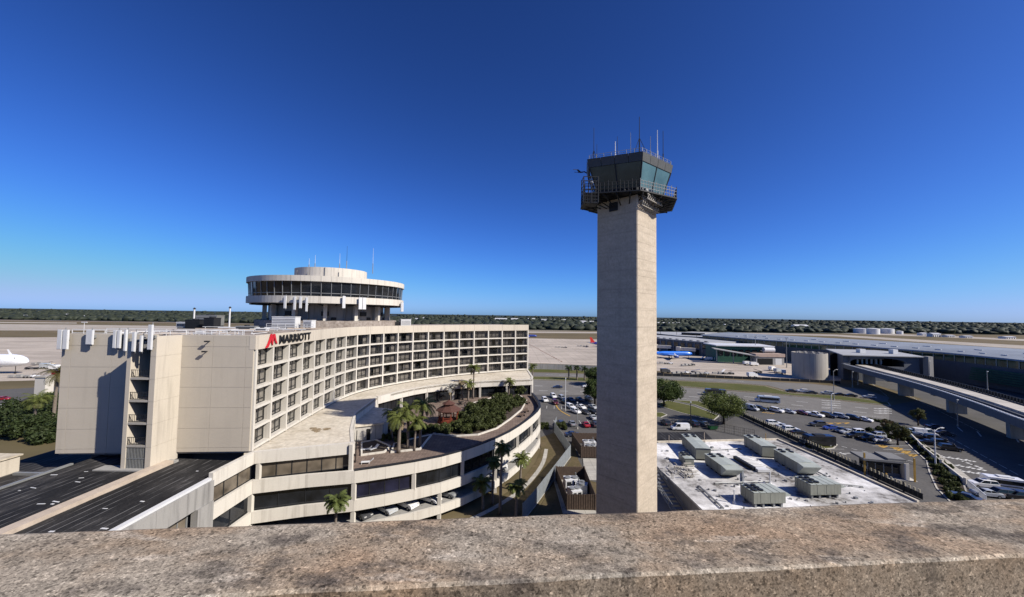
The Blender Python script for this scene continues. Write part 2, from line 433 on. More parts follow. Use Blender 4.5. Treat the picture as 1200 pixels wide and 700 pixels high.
    def build(s, name, mat, parent=None, world=True, smooth=False, loc=None):
        me = bpy.data.meshes.new(name)
        o0 = world_origin(parent) if (parent is not None and world) else Vector((0, 0, 0))
        vs = [(p[0] - o0.x, p[1] - o0.y, p[2] - o0.z) for p in s.v]
        me.from_pydata(vs, [], s.f); me.validate(verbose=False)
        import bmesh
        bm = bmesh.new(); bm.from_mesh(me); bmesh.ops.recalc_face_normals(bm, faces=bm.faces); bm.to_mesh(me); bm.free()
        me.materials.append(mat)
        if smooth: me.polygons.foreach_set('use_smooth', [True] * len(me.polygons))
        o = bpy.data.objects.new(name, me); COL.objects.link(o)
        if parent is not None: o.parent = parent
        if loc is not None: o.location = loc
        return o

def offset(pts, d, closed=False):
    """polyline moved to its right-hand side by d"""
    n = len(pts); res = []
    for i in range(n):
        p = Vector(pts[i][:2])
        if closed or 0 < i < n - 1:
            a = (p - Vector(pts[(i - 1) % n][:2])).normalized(); b = (Vector(pts[(i + 1) % n][:2]) - p).normalized()
        elif i == 0:
            a = b = (Vector(pts[1][:2]) - p).normalized()
        else:
            a = b = (p - Vector(pts[n - 2][:2])).normalized()
        na = Vector((a.y, -a.x)); nb = Vector((b.y, -b.x))
        mm = (na + nb); L = mm.length
        mm = mm / L if L > 1e-6 else na
        k = 1.0 / max(0.35, mm.dot(na))
        q = p + mm * d * k
        res.append((q.x, q.y))
    return res

def resample(pts, step):
    """points at about equal spacing along a Catmull-Rom smoothed polyline"""
    P = [Vector(p[:2]) for p in pts]; dense = []
    for i in range(len(P) - 1):
        p0 = P[max(i - 1, 0)]; p1 = P[i]; p2 = P[i + 1]; p3 = P[min(i + 2, len(P) - 1)]
        for k in range(12):
            t = k / 12
            dense.append(0.5 * ((2 * p1) + (p2 - p0) * t + (2 * p0 - 5 * p1 + 4 * p2 - p3) * t * t + (3 * p1 - p0 - 3 * p2 + p3) * t ** 3))
    dense.append(P[-1])
    L = [0.0]
    for i in range(1, len(dense)): L.append(L[-1] + (dense[i] - dense[i - 1]).length)
    n = max(1, round(L[-1] / step)); res = []; j = 0
    for k in range(n + 1):
        t = L[-1] * k / n
        while j < len(L) - 2 and L[j + 1] < t: j += 1
        u = (t - L[j]) / max(1e-9, L[j + 1] - L[j])
        q = dense[j].lerp(dense[j + 1], min(1, max(0, u))); res.append((q.x, q.y))
    return res

def tag(o, label=None, cat=None, group=None, kind=None):
    if label: o['label'] = label
    if cat: o['category'] = cat
    if group: o['group'] = group
    if kind: o['kind'] = kind
    return o

def thing(name, label, cat, loc=(0, 0, 0), rz=0.0, group=None):
    o = bpy.data.objects.new(name, None); COL.objects.link(o)
    o.empty_display_size = 0.5
    o.location = loc; o.rotation_euler = (0, 0, rz)
    return tag(o, label, cat, group)

def kids(o): return [c for c in bpy.data.objects if c.parent == o]
CHILD = {}
def dup(root, loc, rz, label, group=None):
    if root.name not in CHILD:
        CHILD[root.name] = [(c, kids(c)) for c in kids(root)]
    r = root.copy(); COL.objects.link(r); r.location = loc; r.rotation_euler = (0, 0, rz)
    r['label'] = label
    if group: r['group'] = group
    for ch, subs in CHILD[root.name]:
        c = ch.copy(); COL.objects.link(c); c.parent = r
        for g in subs:
            d = g.copy(); COL.objects.link(d); d.parent = c
    return r
def struct(name, mb, mat):
    return tag(mb.build(name, mat), kind='structure')

def raw(name, V, F, mat, parent=None, world=False, smooth=False):
    """numpy vertex / quad arrays to a mesh object, without normal recalculation"""
    me = bpy.data.meshes.new(name)
    V = np.asarray(V, dtype=np.float32)
    if parent is not None and world:
        o0 = world_origin(parent); V = V - np.array([o0.x, o0.y, o0.z], dtype=np.float32)
    F = np.asarray(F, dtype=np.int32); k = F.shape[1]
    me.vertices.add(len(V)); me.vertices.foreach_set('co', V.ravel())
    me.loops.add(F.size); me.loops.foreach_set('vertex_index', F.ravel())
    me.polygons.add(len(F)); me.polygons.foreach_set('loop_start', np.arange(0, F.size, k, dtype=np.int32))
    try: me.polygons.foreach_set('loop_total', np.full(len(F), k, dtype=np.int32))
    except Exception: pass
    if smooth: me.polygons.foreach_set('use_smooth', [True] * len(F))
    me.update(calc_edges=True); me.materials.append(mat)
    o = bpy.data.objects.new(name, me); COL.objects.link(o)
    if parent is not None: o.parent = parent
    return o

def leaf_cloud(clumps, per, size, rng=RNG, flat=0.6):
    """small leaf-shaped quads spread through ellipsoid clumps (cx,cy,cz,rx,ry,rz)"""
    Vs = []
    for (cx, cy, cz, rx, ry, rz) in clumps:
        d = rng.normal(size=(per, 3)); d /= np.linalg.norm(d, axis=1)[:, None]
        r = rng.uniform(0.25, 1.0, size=(per, 1)) ** 0.5
        c = d * r * np.array([rx, ry, rz]) * rng.uniform(0.85, 1.12, size=(per, 1)) + np.array([cx, cy, cz])
        n = d + rng.normal(scale=flat, size=(per, 3)); n /= np.linalg.norm(n, axis=1)[:, None]
        t = rng.normal(size=(per, 3)); t -= n * (t * n).sum(1)[:, None]; t /= np.linalg.norm(t, axis=1)[:, None]
        b = np.cross(n, t)
        s = size * rng.uniform(0.6, 1.4, size=(per, 1))
        Vs.append(np.stack([c - t * s, c - b * s * 0.45, c + t * s, c + b * s * 0.45], axis=1).reshape(-1, 3))
    V = np.concatenate(Vs); F = np.arange(len(V)).reshape(-1, 4)
    return V, F
# ================================================================== HOTEL
FOOT_X = [293.4, 335.7, 368, 390, 410, 430.7, 443, 485.7, 528.6, 571, 611, 622]      # foot of the facade, read off the photograph
FOOT_Y = [529.3, 503.8, 484.6, 472.2, 462.0, 456.4, 454, 446, 440.6, 436.6, 433.7, 433.1]
MULL = [293.4, 316.5, 334.3, 351.5, 366, 378.3, 390.3, 402, 415, 430.2, 447, 464.2, 481.7, 499.7, 519, 537.2, 555, 571.4, 588, 603.5, 618.8]
F0 = [xy(p, float(np.interp(p, FOOT_X, FOOT_Y)), 15.25) for p in MULL]
for _ in range(2):     # even out reading errors
    F0 = [F0[0]] + [tuple(0.25 * F0[i - 1][k] + 0.5 * F0[i][k] + 0.25 * F0[i + 1][k] for k in (0, 1)) for i in range(1, len(F0) - 1)] + [F0[-1]]
F = F0
HZ0, FH, NF, HZP, HZT = 15.25, 3.0, 5, 30.25, 32.4
E0 = (-65.15, 54.75)                                  # left end of the end wall
BACK = offset(F, -25.5)
BACK[0] = E0

hotel = thing('hotel_building', 'long curved cream hotel with five rows of gridded windows above the podium', 'hotel', (F[0][0], F[0][1], HZ0))
_fd = (Vector(F[1]) - Vector(F[0])).normalized() * 2.2
body_poly = [tuple(Vector(offset(F, -3.4)[0]) + _fd)] + offset(F, -3.4)[1:] + list(reversed(offset(F, -25.5)[1:])) + [(E0[0] + 0.1, E0[1] + 1.2)]
MB().prism(body_poly, HZ0 + 0.1, HZT - 0.6).build('core', ROOM, hotel)
MB().prism([tuple(Vector(offset(F, -0.95)[0]) + _fd * .3)] + offset(F, -0.95)[1:] + list(reversed(offset(F, -25.4)[1:])) + [(E0[0] + 0.3, E0[1] + 1.2)], HZT - 0.58, HZT - 0.5).build('roof', RUBBLE, hotel)
# floor edges and fins are one exposed concrete frame
fr = MB()
for k in range(NF + 1):
    z = HZ0 + k * FH
    if k == NF: continue
    fr.wall([tuple(Vector(F[0]) + _fd * .2)] + F[1:], z - 0.02, z + 0.36, 0.0, -0.98)
    fr.wall([tuple(Vector(F[0]) + _fd * .85)] + F[1:], z, z + 0.34, -0.97, -3.3)
for i, p in enumerate(F):
    a = Vector(offset(F, 0.06)[i]); b = Vector(offset(F, -3.35)[i])
    sh = Vector((0, 0.42)) if i == 0 else ((Vector(F[19]) - Vector(F[20])).normalized() * 0.2 if i == 20 else Vector((0, 0)))
    a = a + sh; b = b + sh
    if i == 0: b = Vector((a.x - 3.4, a.y - 0.24))
    d = Vector((a[0] - b[0], a[1] - b[1])).normalized(); t = Vector((-d.y, d.x)) * 0.2
    fr.prism([(a[0] - t.x, a[1] - t.y), (a[0] + t.x, a[1] + t.y), (b[0] + t.x, b[1] + t.y), (b[0] - t.x, b[1] - t.y)], HZ0 - 0.05, HZP + 0.05)
fr.build('facade_frame', WHITEW, hotel)
pf = MB()
for i in range(len(F) - 1):      # parapet panels with open joints
    a = Vector(F[i]); b = Vector(F[i + 1]); d = (b - a).normalized() * 0.025
    pf.wall([tuple(a + d), tuple(b - d)], HZP, HZT, 0.1, -0.5)
pf.wall(F, HZP + 0.05, HZT - 0.05, 0.05, -3.4 + 2.6)
pf.build('parapet', STUCCO, hotel)
# windows: glass in a dark frame, curtain behind
rc = random.Random(5)
G = offset(F, -0.95); Cc = offset(F, -1.22)
for k in range(NF):
    for i in range(len(F) - 1):
        z0 = HZ0 + k * FH + 0.36; z1 = z0 + FH - 0.38
        a = Vector(G[i]); b = Vector(G[i + 1]); L = (b - a).length; d = (b - a) / L
        a = a + d * 0.2; b = b - d * 0.2
        mb = MB().add([(a.x, a.y, z0), (b.x, b.y, z0), (b.x, b.y, z1), (a.x, a.y, z1)], [(0, 1, 2, 3)])
        w = mb.build('window', GLASSC, hotel)
        fb = MB(); L2 = (b - a).length
        for u in (0.0, 0.33, 0.66, 1.0):
            q = a + d * (0.05 + u * (L2 - 0.1))
            fb.wall([tuple(q - d * 0.05), tuple(q + d * 0.05)], z0, z1, 0.04, -0.08)
        fb.wall([tuple(a), tuple(b)], z0, z0 + 0.12, 0.035, -0.075)
        fb.wall([tuple(a), tuple(b)], z0 + 0.62, z0 + 0.70, 0.03, -0.07)
        fb.build('frame', DKMET, w)
        # pleated curtain, drawn to a different width in every room
        ca = Vector(Cc[i]) + d * 0.3; cb = Vector(Cc[i + 1]) - d * 0.3
        cw = (cb - ca).length; st = rc.random()
        spans = [(0, 1)] if st < 0.35 else ([(0, rc.uniform(0.2, 0.45)), (rc.uniform(0.55, 0.8), 1)] if st < 0.8 else [(0, rc.uniform(0.3, 0.7))])
        nrm = Vector((d.y, -d.x))
        for s0, s1 in spans:
            cm = MB(); n = max(4, int((s1 - s0) * cw / 0.16)); vs = []
            for j in range(n + 1):
                q = ca + d * (cw * (s0 + (s1 - s0) * j / n)) + nrm * (0.09 if j % 2 else -0.09)
                vs += [(q.x, q.y, z0 + 0.1), (q.x, q.y, z1 - 0.05)]
            cm.add(vs, [(2 * j, 2 * j + 2, 2 * j + 3, 2 * j + 1) for j in range(n)])
            cm.build('curtain', CURT, w)
# end wall: two big blank faces either side of the stair tower, built of panels with open joints
def panel_wall(p, q, z0, z1, cols, rows, thick, mat, name, margin=0.0):
    a = Vector(p); b = Vector(q); d = b - a
    mb = MB(); g = 0.022
    for i in range(len(cols) - 1):
        for j in range(len(rows) - 1):
            s = a + d * cols[i]; e = a + d * cols[i + 1]; u = d.normalized() * g
            mb.wall([tuple(s + u), tuple(e - u)], z0 + (z1 - z0) * rows[j] + g, z0 + (z1 - z0) * rows[j + 1] - g, 0.0, -thick * 0.4)
    mb.wall([tuple(a), tuple(b)], z0 + .03, z1 - 0.03, -0.03, -thick)
    return mb.build(name, mat, hotel)
SL, SR = (-57.0, 55.1), (-50.3, 55.62)
rows = [0, 0.035, 0.20, 0.375, 0.55, 0.72, 0.90, 1.0]
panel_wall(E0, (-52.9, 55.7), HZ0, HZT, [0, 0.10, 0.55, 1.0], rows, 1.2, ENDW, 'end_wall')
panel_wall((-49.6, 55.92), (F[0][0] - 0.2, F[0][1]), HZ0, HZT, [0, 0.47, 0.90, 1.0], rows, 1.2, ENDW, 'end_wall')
# undercroft under the overhanging end
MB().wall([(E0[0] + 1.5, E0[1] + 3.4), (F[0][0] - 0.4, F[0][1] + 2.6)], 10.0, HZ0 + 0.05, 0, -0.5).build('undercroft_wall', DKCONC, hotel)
MB().prism([(E0[0] + 0.2, E0[1] + 0.3), (F[0][0] - 0.2, F[0][1] + 0.2), (F[0][0] - 3.6, F[0][1] + 9), (E0[0] + 1, E0[1] + 9)], HZ0 - 0.25, HZ0 - 0.03).build('soffit', GREYC, hotel)
# stair tower on the end wall
sx0, sx1, sy0, sy1 = -52.85, -48.85, 52.0, 56.0
MB().box(sx0, sx0 + 0.55, sy0, sy1, 14.3, 31.6).build('stair_wall', STUCCO, hotel)
rw = MB()
zs = [14.3, 17.3, 20.4, 23.45, 26.5, 29.6, 32.4]
for a, b in zip(zs[:-1], zs[1:]): rw.box(sx1 - 0.75, sx1, sy0, sy1 + 0.2, a + 0.02, b - 0.02)
rw.box(sx1 - 0.7, sx1 - 0.03, sy0 + 0.03, sy1, 14.3, 32.3)
rw.build('stair_wall', STUCCO, hotel)
MB().box(sx0 + 0.5, sx1 - 0.7, sy1 - 0.6, sy1 - 0.2, 14.3, 32).build('stair_back_wall', STUCCO, hotel)
hd = MB().box(sx0 + 0.55, sx1 - 0.75, sy0 + 1.3, sy0 + 1.7, 30.6, 32.0); hd.box(sx0 + 0.55, sx1 - 0.75, sy0 + 1.3, sy1, 31.6, 31.9)
hd.build('stair_roof', GREYC, hotel)
for z in (17.55, 20.6, 23.65, 26.7):
    lb = MB().box(sx0 + 0.55, sx1 - 0.75, sy0 + 0.05, sy1 - 0.6, z - 0.28, z)
    ld_ = lb.build('stair_landing', CONC, hotel)
    rb = MB(); y = sy0 + 0.12
    rb.box(sx0 + 0.55, sx1 - 0.75, y, y + 0.06, z + 1.0, z + 1.07); rb.box(sx0 + 0.55, sx1 - 0.75, y, y + 0.05, z + 0.1, z + 0.15)
    x = sx0 + 0.65
    while x < sx1 - 0.8: rb.box(x, x + 0.035, y, y + 0.04, z + 0.1, z + 1.0); x += 0.24
    rb.build('railing', DKMET, ld_)
    st = MB()          # the flight going up behind the railing
    for q in range(9):
        zz = z + q * 0.165; st.box(sx0 + 1.9, sx1 - 0.8, sy0 + 1.6 + q * 0.28, sy0 + 1.95 + q * 0.28, zz - 0.05, zz + 0.165)
    st.build('stair_flight', GREYC, ld_)
gt = MB(); x = sx0 + 0.6
while x < sx1 - 0.8: gt.box(x, x + 0.07, sy0 + 0.1, sy0 + 0.17, 14.45, 17.2); x += 0.2
gt.box(sx0 + 0.55, sx1 - 0.75, sy0 + 0.09, sy0 + 0.2, 15.7, 15.8)
gt.build('gate', METAL, hotel)
MB().box(-56.0, -48.4, 51.4, 53.0, 13.9, 14.45).build('landing_slab', GREYC, hotel)

# security lights on the end wall
fl = thing('wall_floodlight', 'pair of small dark floodlights at the top of the blank beige end wall', 'light', (-45.0, 56.3, 31.2))
MB().box(-45.02, -44.9, 55.7, 56.3, 31.45, 31.55).box(-45.25, -44.7, 55.5, 55.8, 31.4, 31.6).build('lamp', DKMET, fl)
MB().box(-45.32, -45.2, 55.7, 56.3, 29.95, 30.05).box(-45.55, -45.0, 55.5, 55.8, 29.9, 30.1).build('lamp', DKMET, fl)

# sign on the facade parapet: red mark and black letters
def on_facade(s):
    """point s metres along the facade and the direction there"""
    k = 0
    while k < len(F) - 2 and s > (Vector(F[k + 1]) - Vector(F[k])).length:
        s -= (Vector(F[k + 1]) - Vector(F[k])).length; k += 1
    a = Vector(F[k]); d = (Vector(F[k + 1]) - a).normalized()
    return a + d * s, d
sp, sd = on_facade(2.2)
sign = thing('hotel_sign', 'black raised capital letters beside a red slanted mark on the hotel parapet', 'sign', (sp.x, sp.y, HZP + 0.2))
red = plain('red_sign_face', (0.62, 0.02, 0.035), 0.4, 0, 0.1)
def face_shape(poly, s0, z0, mat, name, th=0.16):
    mb = MB(); n = len(poly); vs = []
    for dep_ in (0.18, 0.18 + th):
        for u, w in [(q[0] * 0.6, q[1] * 0.62) for q in poly]:
            p, d = on_facade(s0 + u); nr = Vector((d.y, -d.x)); q = p + nr * dep_
            vs.append((q.x, q.y, z0 + w))
    fs = [tuple(range(n)), tuple(range(n, 2 * n))] + [(i, (i + 1) % n, n + (i + 1) % n, n + i) for i in range(n)]
    mb.add(vs, fs); return mb.build(name, mat, sign)
# one slanted letter shape with a long tail to the left
face_shape([(-1.5, -1.15), (-0.35, -1.05), (0.55, 0.1), (0.95, 0.9), (1.35, -0.25), (1.75, -0.75), (2.05, 0.4), (2.4, 1.3), (3.1, 0.0), (4.0, -0.55), (3.9, -0.05), (3.45, 0.5),
            (2.75, 2.2), (2.15, 2.25), (1.7, 1.0), (1.25, 2.3), (0.75, 2.25), (0.25, 1.1), (-0.45, 0.0)], 3.3, HZP + 0.78, red, 'red_mark')
cu = bpy.data.curves.new('sign_text', 'FONT'); cu.body = 'MARRIOTT'; cu.size = 1.0; cu.extrude = 0.05; cu.offset = 0.022; cu.space_character = 1.06
to = bpy.data.objects.new('sign_text', cu); COL.objects.link(to)
bpy.context.view_layer.update()
tm = bpy.data.meshes.new_from_object(to.evaluated_get(bpy.context.evaluated_depsgraph_get()))
bpy.data.objects.remove(to)
xs = [v.co.x for v in tm.vertices]; ys = [v.co.y for v in tm.vertices]
tx0, tx1, ty0, ty1 = min(xs), max(xs), min(ys), max(ys)
for v in tm.vertices:
    u = 6.55 + (v.co.x - tx0) / (tx1 - tx0) * 11.6; w = (v.co.y - ty0) / (ty1 - ty0) * 1.42
    p, d = on_facade(u); nr = Vector((d.y, -d.x)); q = p + nr * (0.22 + v.co.z * 1.5)
    v.co = (q.x - sp.x, q.y - sp.y, HZP + 0.42 + w - (HZP + 0.2))
tm.materials.clear(); tm.materials.append(plain('black_sign_face', (0.012, 0.012, 0.013), 0.5, 0, 0.1))
lt = bpy.data.objects.new('lettering', tm); COL.objects.link(lt); lt.parent = sign

# ------------------------------------------------------------------ rotunda on the roof
RC = (-56.4, 117.0); RR = 21.7
rot = thing('rooftop_rotunda', 'round white rooftop restaurant with a ring of dark windows on the hotel roof', 'restaurant', (RC[0], RC[1], HZT))
NSEG = 56
MB().lathe([(19.6, -0.55), (19.6, 1.35), (15.0, 1.45)], (RC[0], RC[1], HZT), 48, cap=False).build('base_plinth', RUBBLE, rot)
MB().lathe([(15.6, -0.6), (15.6, 6.0)], (RC[0], RC[1], HZT), 48).build('base_wall', GREYC, rot)  # grey chosen to paint in the shade under the overhang
for k in range(14):
    t = 2 * PI * k / 14 + 0.15
    MB().obox((RC[0] + 17.2 * math.cos(t), RC[1] + 17.2 * math.sin(t)), 1.1, 0.9, HZT - 0.5, 38.4, t).build('support_pier', WHITEW, rot)
for k in range(22):        # doors, ducts and boxes against the base wall
    t = -2.9 + k * 0.155 + 0.03 * math.sin(k * 5.1); c_, s_ = math.cos(t), math.sin(t); kind_ = k % 4
    if kind_ == 0: MB().obox((RC[0] + 15.7 * c_, RC[1] + 15.7 * s_), 0.25, 1.3, HZT, HZT + 2.3, t).build('door', DKMET, rot)
    elif kind_ == 1: MB().tube((RC[0] + 15.9 * c_, RC[1] + 15.9 * s_, HZT), (RC[0] + 15.9 * c_, RC[1] + 15.9 * s_, 38.2), 0.16, n=8).build('conduit', METAL, rot)
    elif kind_ == 2: MB().obox((RC[0] + 16.2 * c_, RC[1] + 16.2 * s_), 0.9, 1.4, HZT - .4, HZT + 1.4 + .5 * math.sin(k), t).build('equipment_box', METAL if k % 3 else WHITEM, rot)
    else: MB().obox((RC[0] + 15.75 * c_, RC[1] + 15.75 * s_), 0.35, 1.9, HZT + 2.7, HZT + 3.9, t).build('louvre', DKMET, rot)
for k in range(30):        # joists under the overhang
    t = 2 * PI * k / 30
    MB().tube((RC[0] + 15.6 * math.cos(t), RC[1] + 15.6 * math.sin(t), 37.95), (RC[0] + 20.9 * math.cos(t), RC[1] + 20.9 * math.sin(t), 38.1), 0.16, n=5).build('joist', DKMET, rot)
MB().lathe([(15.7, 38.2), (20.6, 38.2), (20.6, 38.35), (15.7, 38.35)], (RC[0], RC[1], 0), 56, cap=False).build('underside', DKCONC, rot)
lo = MB()
for k in range(NSEG):
    a0 = 2 * PI * k / NSEG + 0.0012; a1 = 2 * PI * (k + 1) / NSEG - 0.0012
    lo.lathe([(19.6, 38.35), (RR, 38.4), (RR, 40.2), (19.6, 40.25)], (RC[0], RC[1], 0), 2, a0, a1, cap=False)
lo.lathe([(20.5, 38.42), (RR - .04, 38.45), (RR - .04, 40.15), (20.5, 40.2)], (RC[0], RC[1], 0), 56, cap=False)
lo.build('lower_band', WHITEW, rot)
MB().lathe([(RR - 0.75, 40.1), (RR - 0.45, 44.1)], (RC[0], RC[1], 0), NSEG, cap=False).build('window_ring', GLASSD, rot)
mu = MB()
for k in range(NSEG):
    t = 2 * PI * k / NSEG
    c, s = math.cos(t), math.sin(t)
    mu.tube((RC[0] + (RR - 0.62) * c, RC[1] + (RR - 0.62) * s, 40.1), (RC[0] + (RR - 0.35) * c, RC[1] + (RR - 0.35) * s, 44.1), 0.09, n=4)
mu.lathe([(RR - 0.66, 40.95), (RR - 0.60, 40.95), (RR - 0.60, 41.08), (RR - 0.66, 41.08)], (RC[0], RC[1], 0), NSEG, cap=False)
mu.build('mullions', METAL, rot)
up = MB()
for k in range(NSEG):
    a0 = 2 * PI * k / NSEG + 0.001; a1 = 2 * PI * (k + 1) / NSEG - 0.001
    up.lathe([(20.3, 43.95), (RR + 0.1, 44.0), (RR + 0.1, 45.45), (20.9, 45.5)], (RC[0], RC[1], 0), 2, a0, a1, cap=False)
up.lathe([(20.5, 43.98), (RR + 0.05, 44.03), (RR + 0.05, 45.40), (20.9, 45.45)], (RC[0], RC[1], 0), 56, cap=False)
up.build('upper_band', WHITEW, rot)
MB().lathe([(20.95, 45.1), (11, 45.3), (9.5, 45.3)], (RC[0], RC[1], 0), 56).build('roof', RUBBLE, rot)
dr = MB(); n = 22
for k in range(n):
    dr.lathe([(10.2, 45.2), (10.2, 49.0), (9.4, 49.05)], (RC[0], RC[1], 0), 3, 2 * PI * k / n + 0.002, 2 * PI * (k + 1) / n - 0.002, cap=False)
dr.lathe([(10.16, 45.2), (10.16, 48.97), (9.3, 49.0)], (RC[0], RC[1], 0), 48)
dr.build('plant_drum', WHITEW, rot)
pp = MB()
for k, (t, h) in enumerate(((-2.2, 1.6), (-1.3, 2.4), (-0.95, 1.2), (-1.75, 1.0))):
    c, s = math.cos(t), math.sin(t)
    pp.tube((RC[0] + 10.4 * c, RC[1] + 10.4 * s, 45.6), (RC[0] + 10.4 * c, RC[1] + 10.4 * s, 46.6 + h), 0.09, n=6)
pp.build('conduit', METAL, rot)
for k, (px, h, lab) in enumerate(((364, 3.0, 'short thin whip aerial at the left of the rotunda drum'), (370, 4.2, 'thin whip aerial second from the left on the rotunda drum'),
                                  (395.5, 5.2, 'white whip aerial in the middle of the rotunda drum'), (403, 7.6, 'tall dark lattice whip aerial near the middle of the rotunda drum'),
                                  (425.4, 8.4, 'tallest white mast at the right rim of the rotunda drum'))):
    t = (px - 388) / 38.0 * 9.9
    q = (RC[0] + 0.9 * t + 2.0, RC[1] + 0.43 * t - 4.0 if abs(t) < 9 else RC[1] + 0.43 * t + 1.0)
    z0_ = 48.9
    ae = thing('aerial', lab, 'antenna', (q[0], q[1], z0_), 0, 'aerials on the rotunda')
    MB().tube((q[0], q[1], z0_), (q[0], q[1], z0_ + h * 0.4), 0.12, n=6).build('mast', METAL, ae)
    MB().tube((q[0], q[1], z0_ + h * 0.4), (q[0], q[1], z0_ + h), 0.055, 0.03, 6).build('whip', WHITEM if k != 3 else DKMET, ae)

# ------------------------------------------------------------------ panel antennas
def antenna_panel(p, h, w, label, rz, n=1, lean=0.0, group='antenna panels on the hotel'):
    a = thing('antenna_panel', label, 'antenna', p, rz, group)
    for k in range(n):
        x = (k - (n - 1) / 2) * (w + 0.12)
        mb = MB().box(x - w / 2, x + w / 2, -0.62, -0.40, 0, h)
        mb.box(x - w / 2 + 0.05, x + w / 2 - 0.05, -0.66, -0.36, 0.06, h - 0.06)
        mb.build('panel', WHITEM, a, world=False)
    br = MB().tube((0, -0.25, -0.25), (0, -0.25, h + 0.3), 0.06, n=6)
    for z in (0.3, h - 0.3): br.box(-0.08, 0.08, -0.42, 0.05, z - 0.05, z + 0.05)
    br.box(-0.3, 0.3, -0.2, 0.1, h * 0.45, h * 0.45 + 0.4)
    br.build('bracket', METAL, a, world=False)
    return a
antenna_panel((-64.4, 54.7, 30.2), 2.8, 0.68, 'double white antenna panel on the left corner of the beige end wall', 0.0, 2)
antenna_panel((-60.9, 55.0, 30.9), 2.1, 0.95, 'wide white antenna panel alone on the beige end wall', 0.0, 1)
antenna_panel((-57.3, 55.3, 30.4), 2.6, 0.45, 'narrow white antenna pair left of the stair tower top', 0.05, 2)
antenna_panel((-56.1, 55.4, 30.0), 3.1, 0.35, 'slim white antenna panel close beside the stair tower top', -0.08, 1)
antenna_panel((-51.6, 52.1, 30.3), 2.7, 0.40, 'white antenna panel over the top opening of the stair tower', 0.0, 1)
antenna_panel((-50.6, 52.1, 30.3), 2.2, 0.30, 'slender antenna panel in the middle of the stair tower opening', 0.0, 1)
antenna_panel((-49.3, 52.0, 30.6), 3.4, 0.55, 'tall white antenna on the right corner of the stair tower', 0.0, 1)
def at_rim(deg, rr): return (RC[0] + rr * math.cos(deg), RC[1] + rr * math.sin(deg))
for k, (px, zz, h, w, n, lab) in enumerate(((336, 36.9, 3.2, 0.6, 1, 'leftmost white antenna of the cluster under the rotunda rim'), (347, 36.6, 3.4, 0.55, 1, 'second white antenna from the left under the rotunda rim'),
        (353.5, 37.0, 3.0, 0.6, 1, 'third white antenna from the left under the rotunda rim'), (360.5, 36.2, 3.6, 0.5, 1, 'rightmost antenna of the cluster under the rotunda rim'),
        (402.5, 37.2, 3.2, 0.75, 1, 'white antenna panel alone in the middle of the rotunda lower band'), (423.5, 37.0, 3.2, 0.95, 2, 'double white antenna panel right of the rotunda middle'),
        (469, 36.6, 2.8, 1.0, 2, 'rounded white antenna bank at the right tip of the rotunda'))):
    # nearest rim point on this sight line
    dx = (px - 600) / FPX
    A = 1 + dx * dx; B = -2 * (dx * RC[0] + RC[1]); C_ = RC[0] ** 2 + RC[1] ** 2 - RR ** 2
    disc = max(0.0, B * B - 4 * A * C_)
    Y = (-B - math.sqrt(disc)) / (2 * A); X = dx * Y
    ang = math.atan2(Y - RC[1], X - RC[0])
    antenna_panel((RC[0] + (RR + 0.12) * math.cos(ang), RC[1] + (RR + 0.12) * math.sin(ang), zz), h, w, lab, ang + PI / 2, n, group='antenna panels on the rotunda')

# ------------------------------------------------------------------ things on the hotel roof
ZR = HZT - 0.5
def roof_unit(p, dx, dy, h, rz, label, mat=METAL, rail=False):
    u = thing('roof_ventilation_unit', label, 'ventilation unit', (p[0], p[1], ZR), rz, 'plant on the hotel roof')
    MB().box(-dx / 2, dx / 2, -dy / 2, dy / 2, 0.3, h).box(-dx / 2 - 0.06, dx / 2 + 0.06, -dy / 2 - 0.06, dy / 2 + 0.06, h - 0.15, h + 0.02).build('cabinet', mat, u, world=False)
    MB().box(-dx / 2 + 0.1, dx / 2 - 0.1, -dy / 2 + 0.1, dy / 2 - 0.1, 0.0, 0.32).build('base', DKMET, u, world=False)
    lv = MB()
    for q in range(6): lv.box(-dx / 2 + 0.15, dx / 2 - 0.15, -dy / 2 - 0.05, -dy / 2 + 0.02, 0.5 + q * (h - 0.8) / 6, 0.5 + q * (h - 0.8) / 6 + 0.06)
    lv.tube((0, 0, h), (0, 0, h + 0.25), min(dx, dy) * 0.3, n=12)
    lv.build('louvre', DKMET, u, world=False)
    if rail:
        rb = MB()
        for x in (-dx / 2 - 0.8, -dx / 6, dx / 6, dx / 2 + 0.8): rb.box(x, x + 0.08, -dy / 2 - 0.8, -dy / 2 - 0.72, 0, 1.3)
        for z in (0.1, 0.7, 1.25): rb.box(-dx / 2 - 0.8, dx / 2 + 0.8, -dy / 2 - 0.8, -dy / 2 - 0.74, z, z + 0.09)
        rb.build('railing', WHITEM, u, world=False)
    return u
roof_unit((-54.5, 91.0), 5.6, 2.2, 3.0, 0.0, 'large white louvred cabinet with railing in front of the rotunda', WHITEM, True)
roof_unit((-49.3, 91.8), 2.0, 2.0, 2.2, 0.0, 'small white cabinet right of the large railed one below the rotunda', WHITEM, True)
roof_unit((-34.5, 121.5), 3.2, 2.4, 2.3, 0.6, 'white cabinet on the roof edge right of the rotunda', WHITEM)
roof_unit((-38.2, 119.5), 4.5, 2.0, 1.4, 0.6, 'low dark unit beside the white cabinet right of the rotunda', DKMET)
roof_unit((-78.5, 98), 5.0, 3.0, 3.0, 0.1, 'grey cabinet on the far left of the hotel roof', METAL)
roof_unit((-70.5, 84), 3.0, 2.0, 2.1, 0.1, 'dark grey cabinet on the roof behind the stair tower', DKMET)
roof_unit((-66.0, 83), 2.2, 2.0, 2.6, 0.0, 'narrow dark cabinet right of the dark grey one on the hotel roof', DKMET)
roof_unit((-74.5, 86), 2.4, 2.0, 1.5, 0.0, 'low white cabinet behind the stair tower antennas', WHITEM)
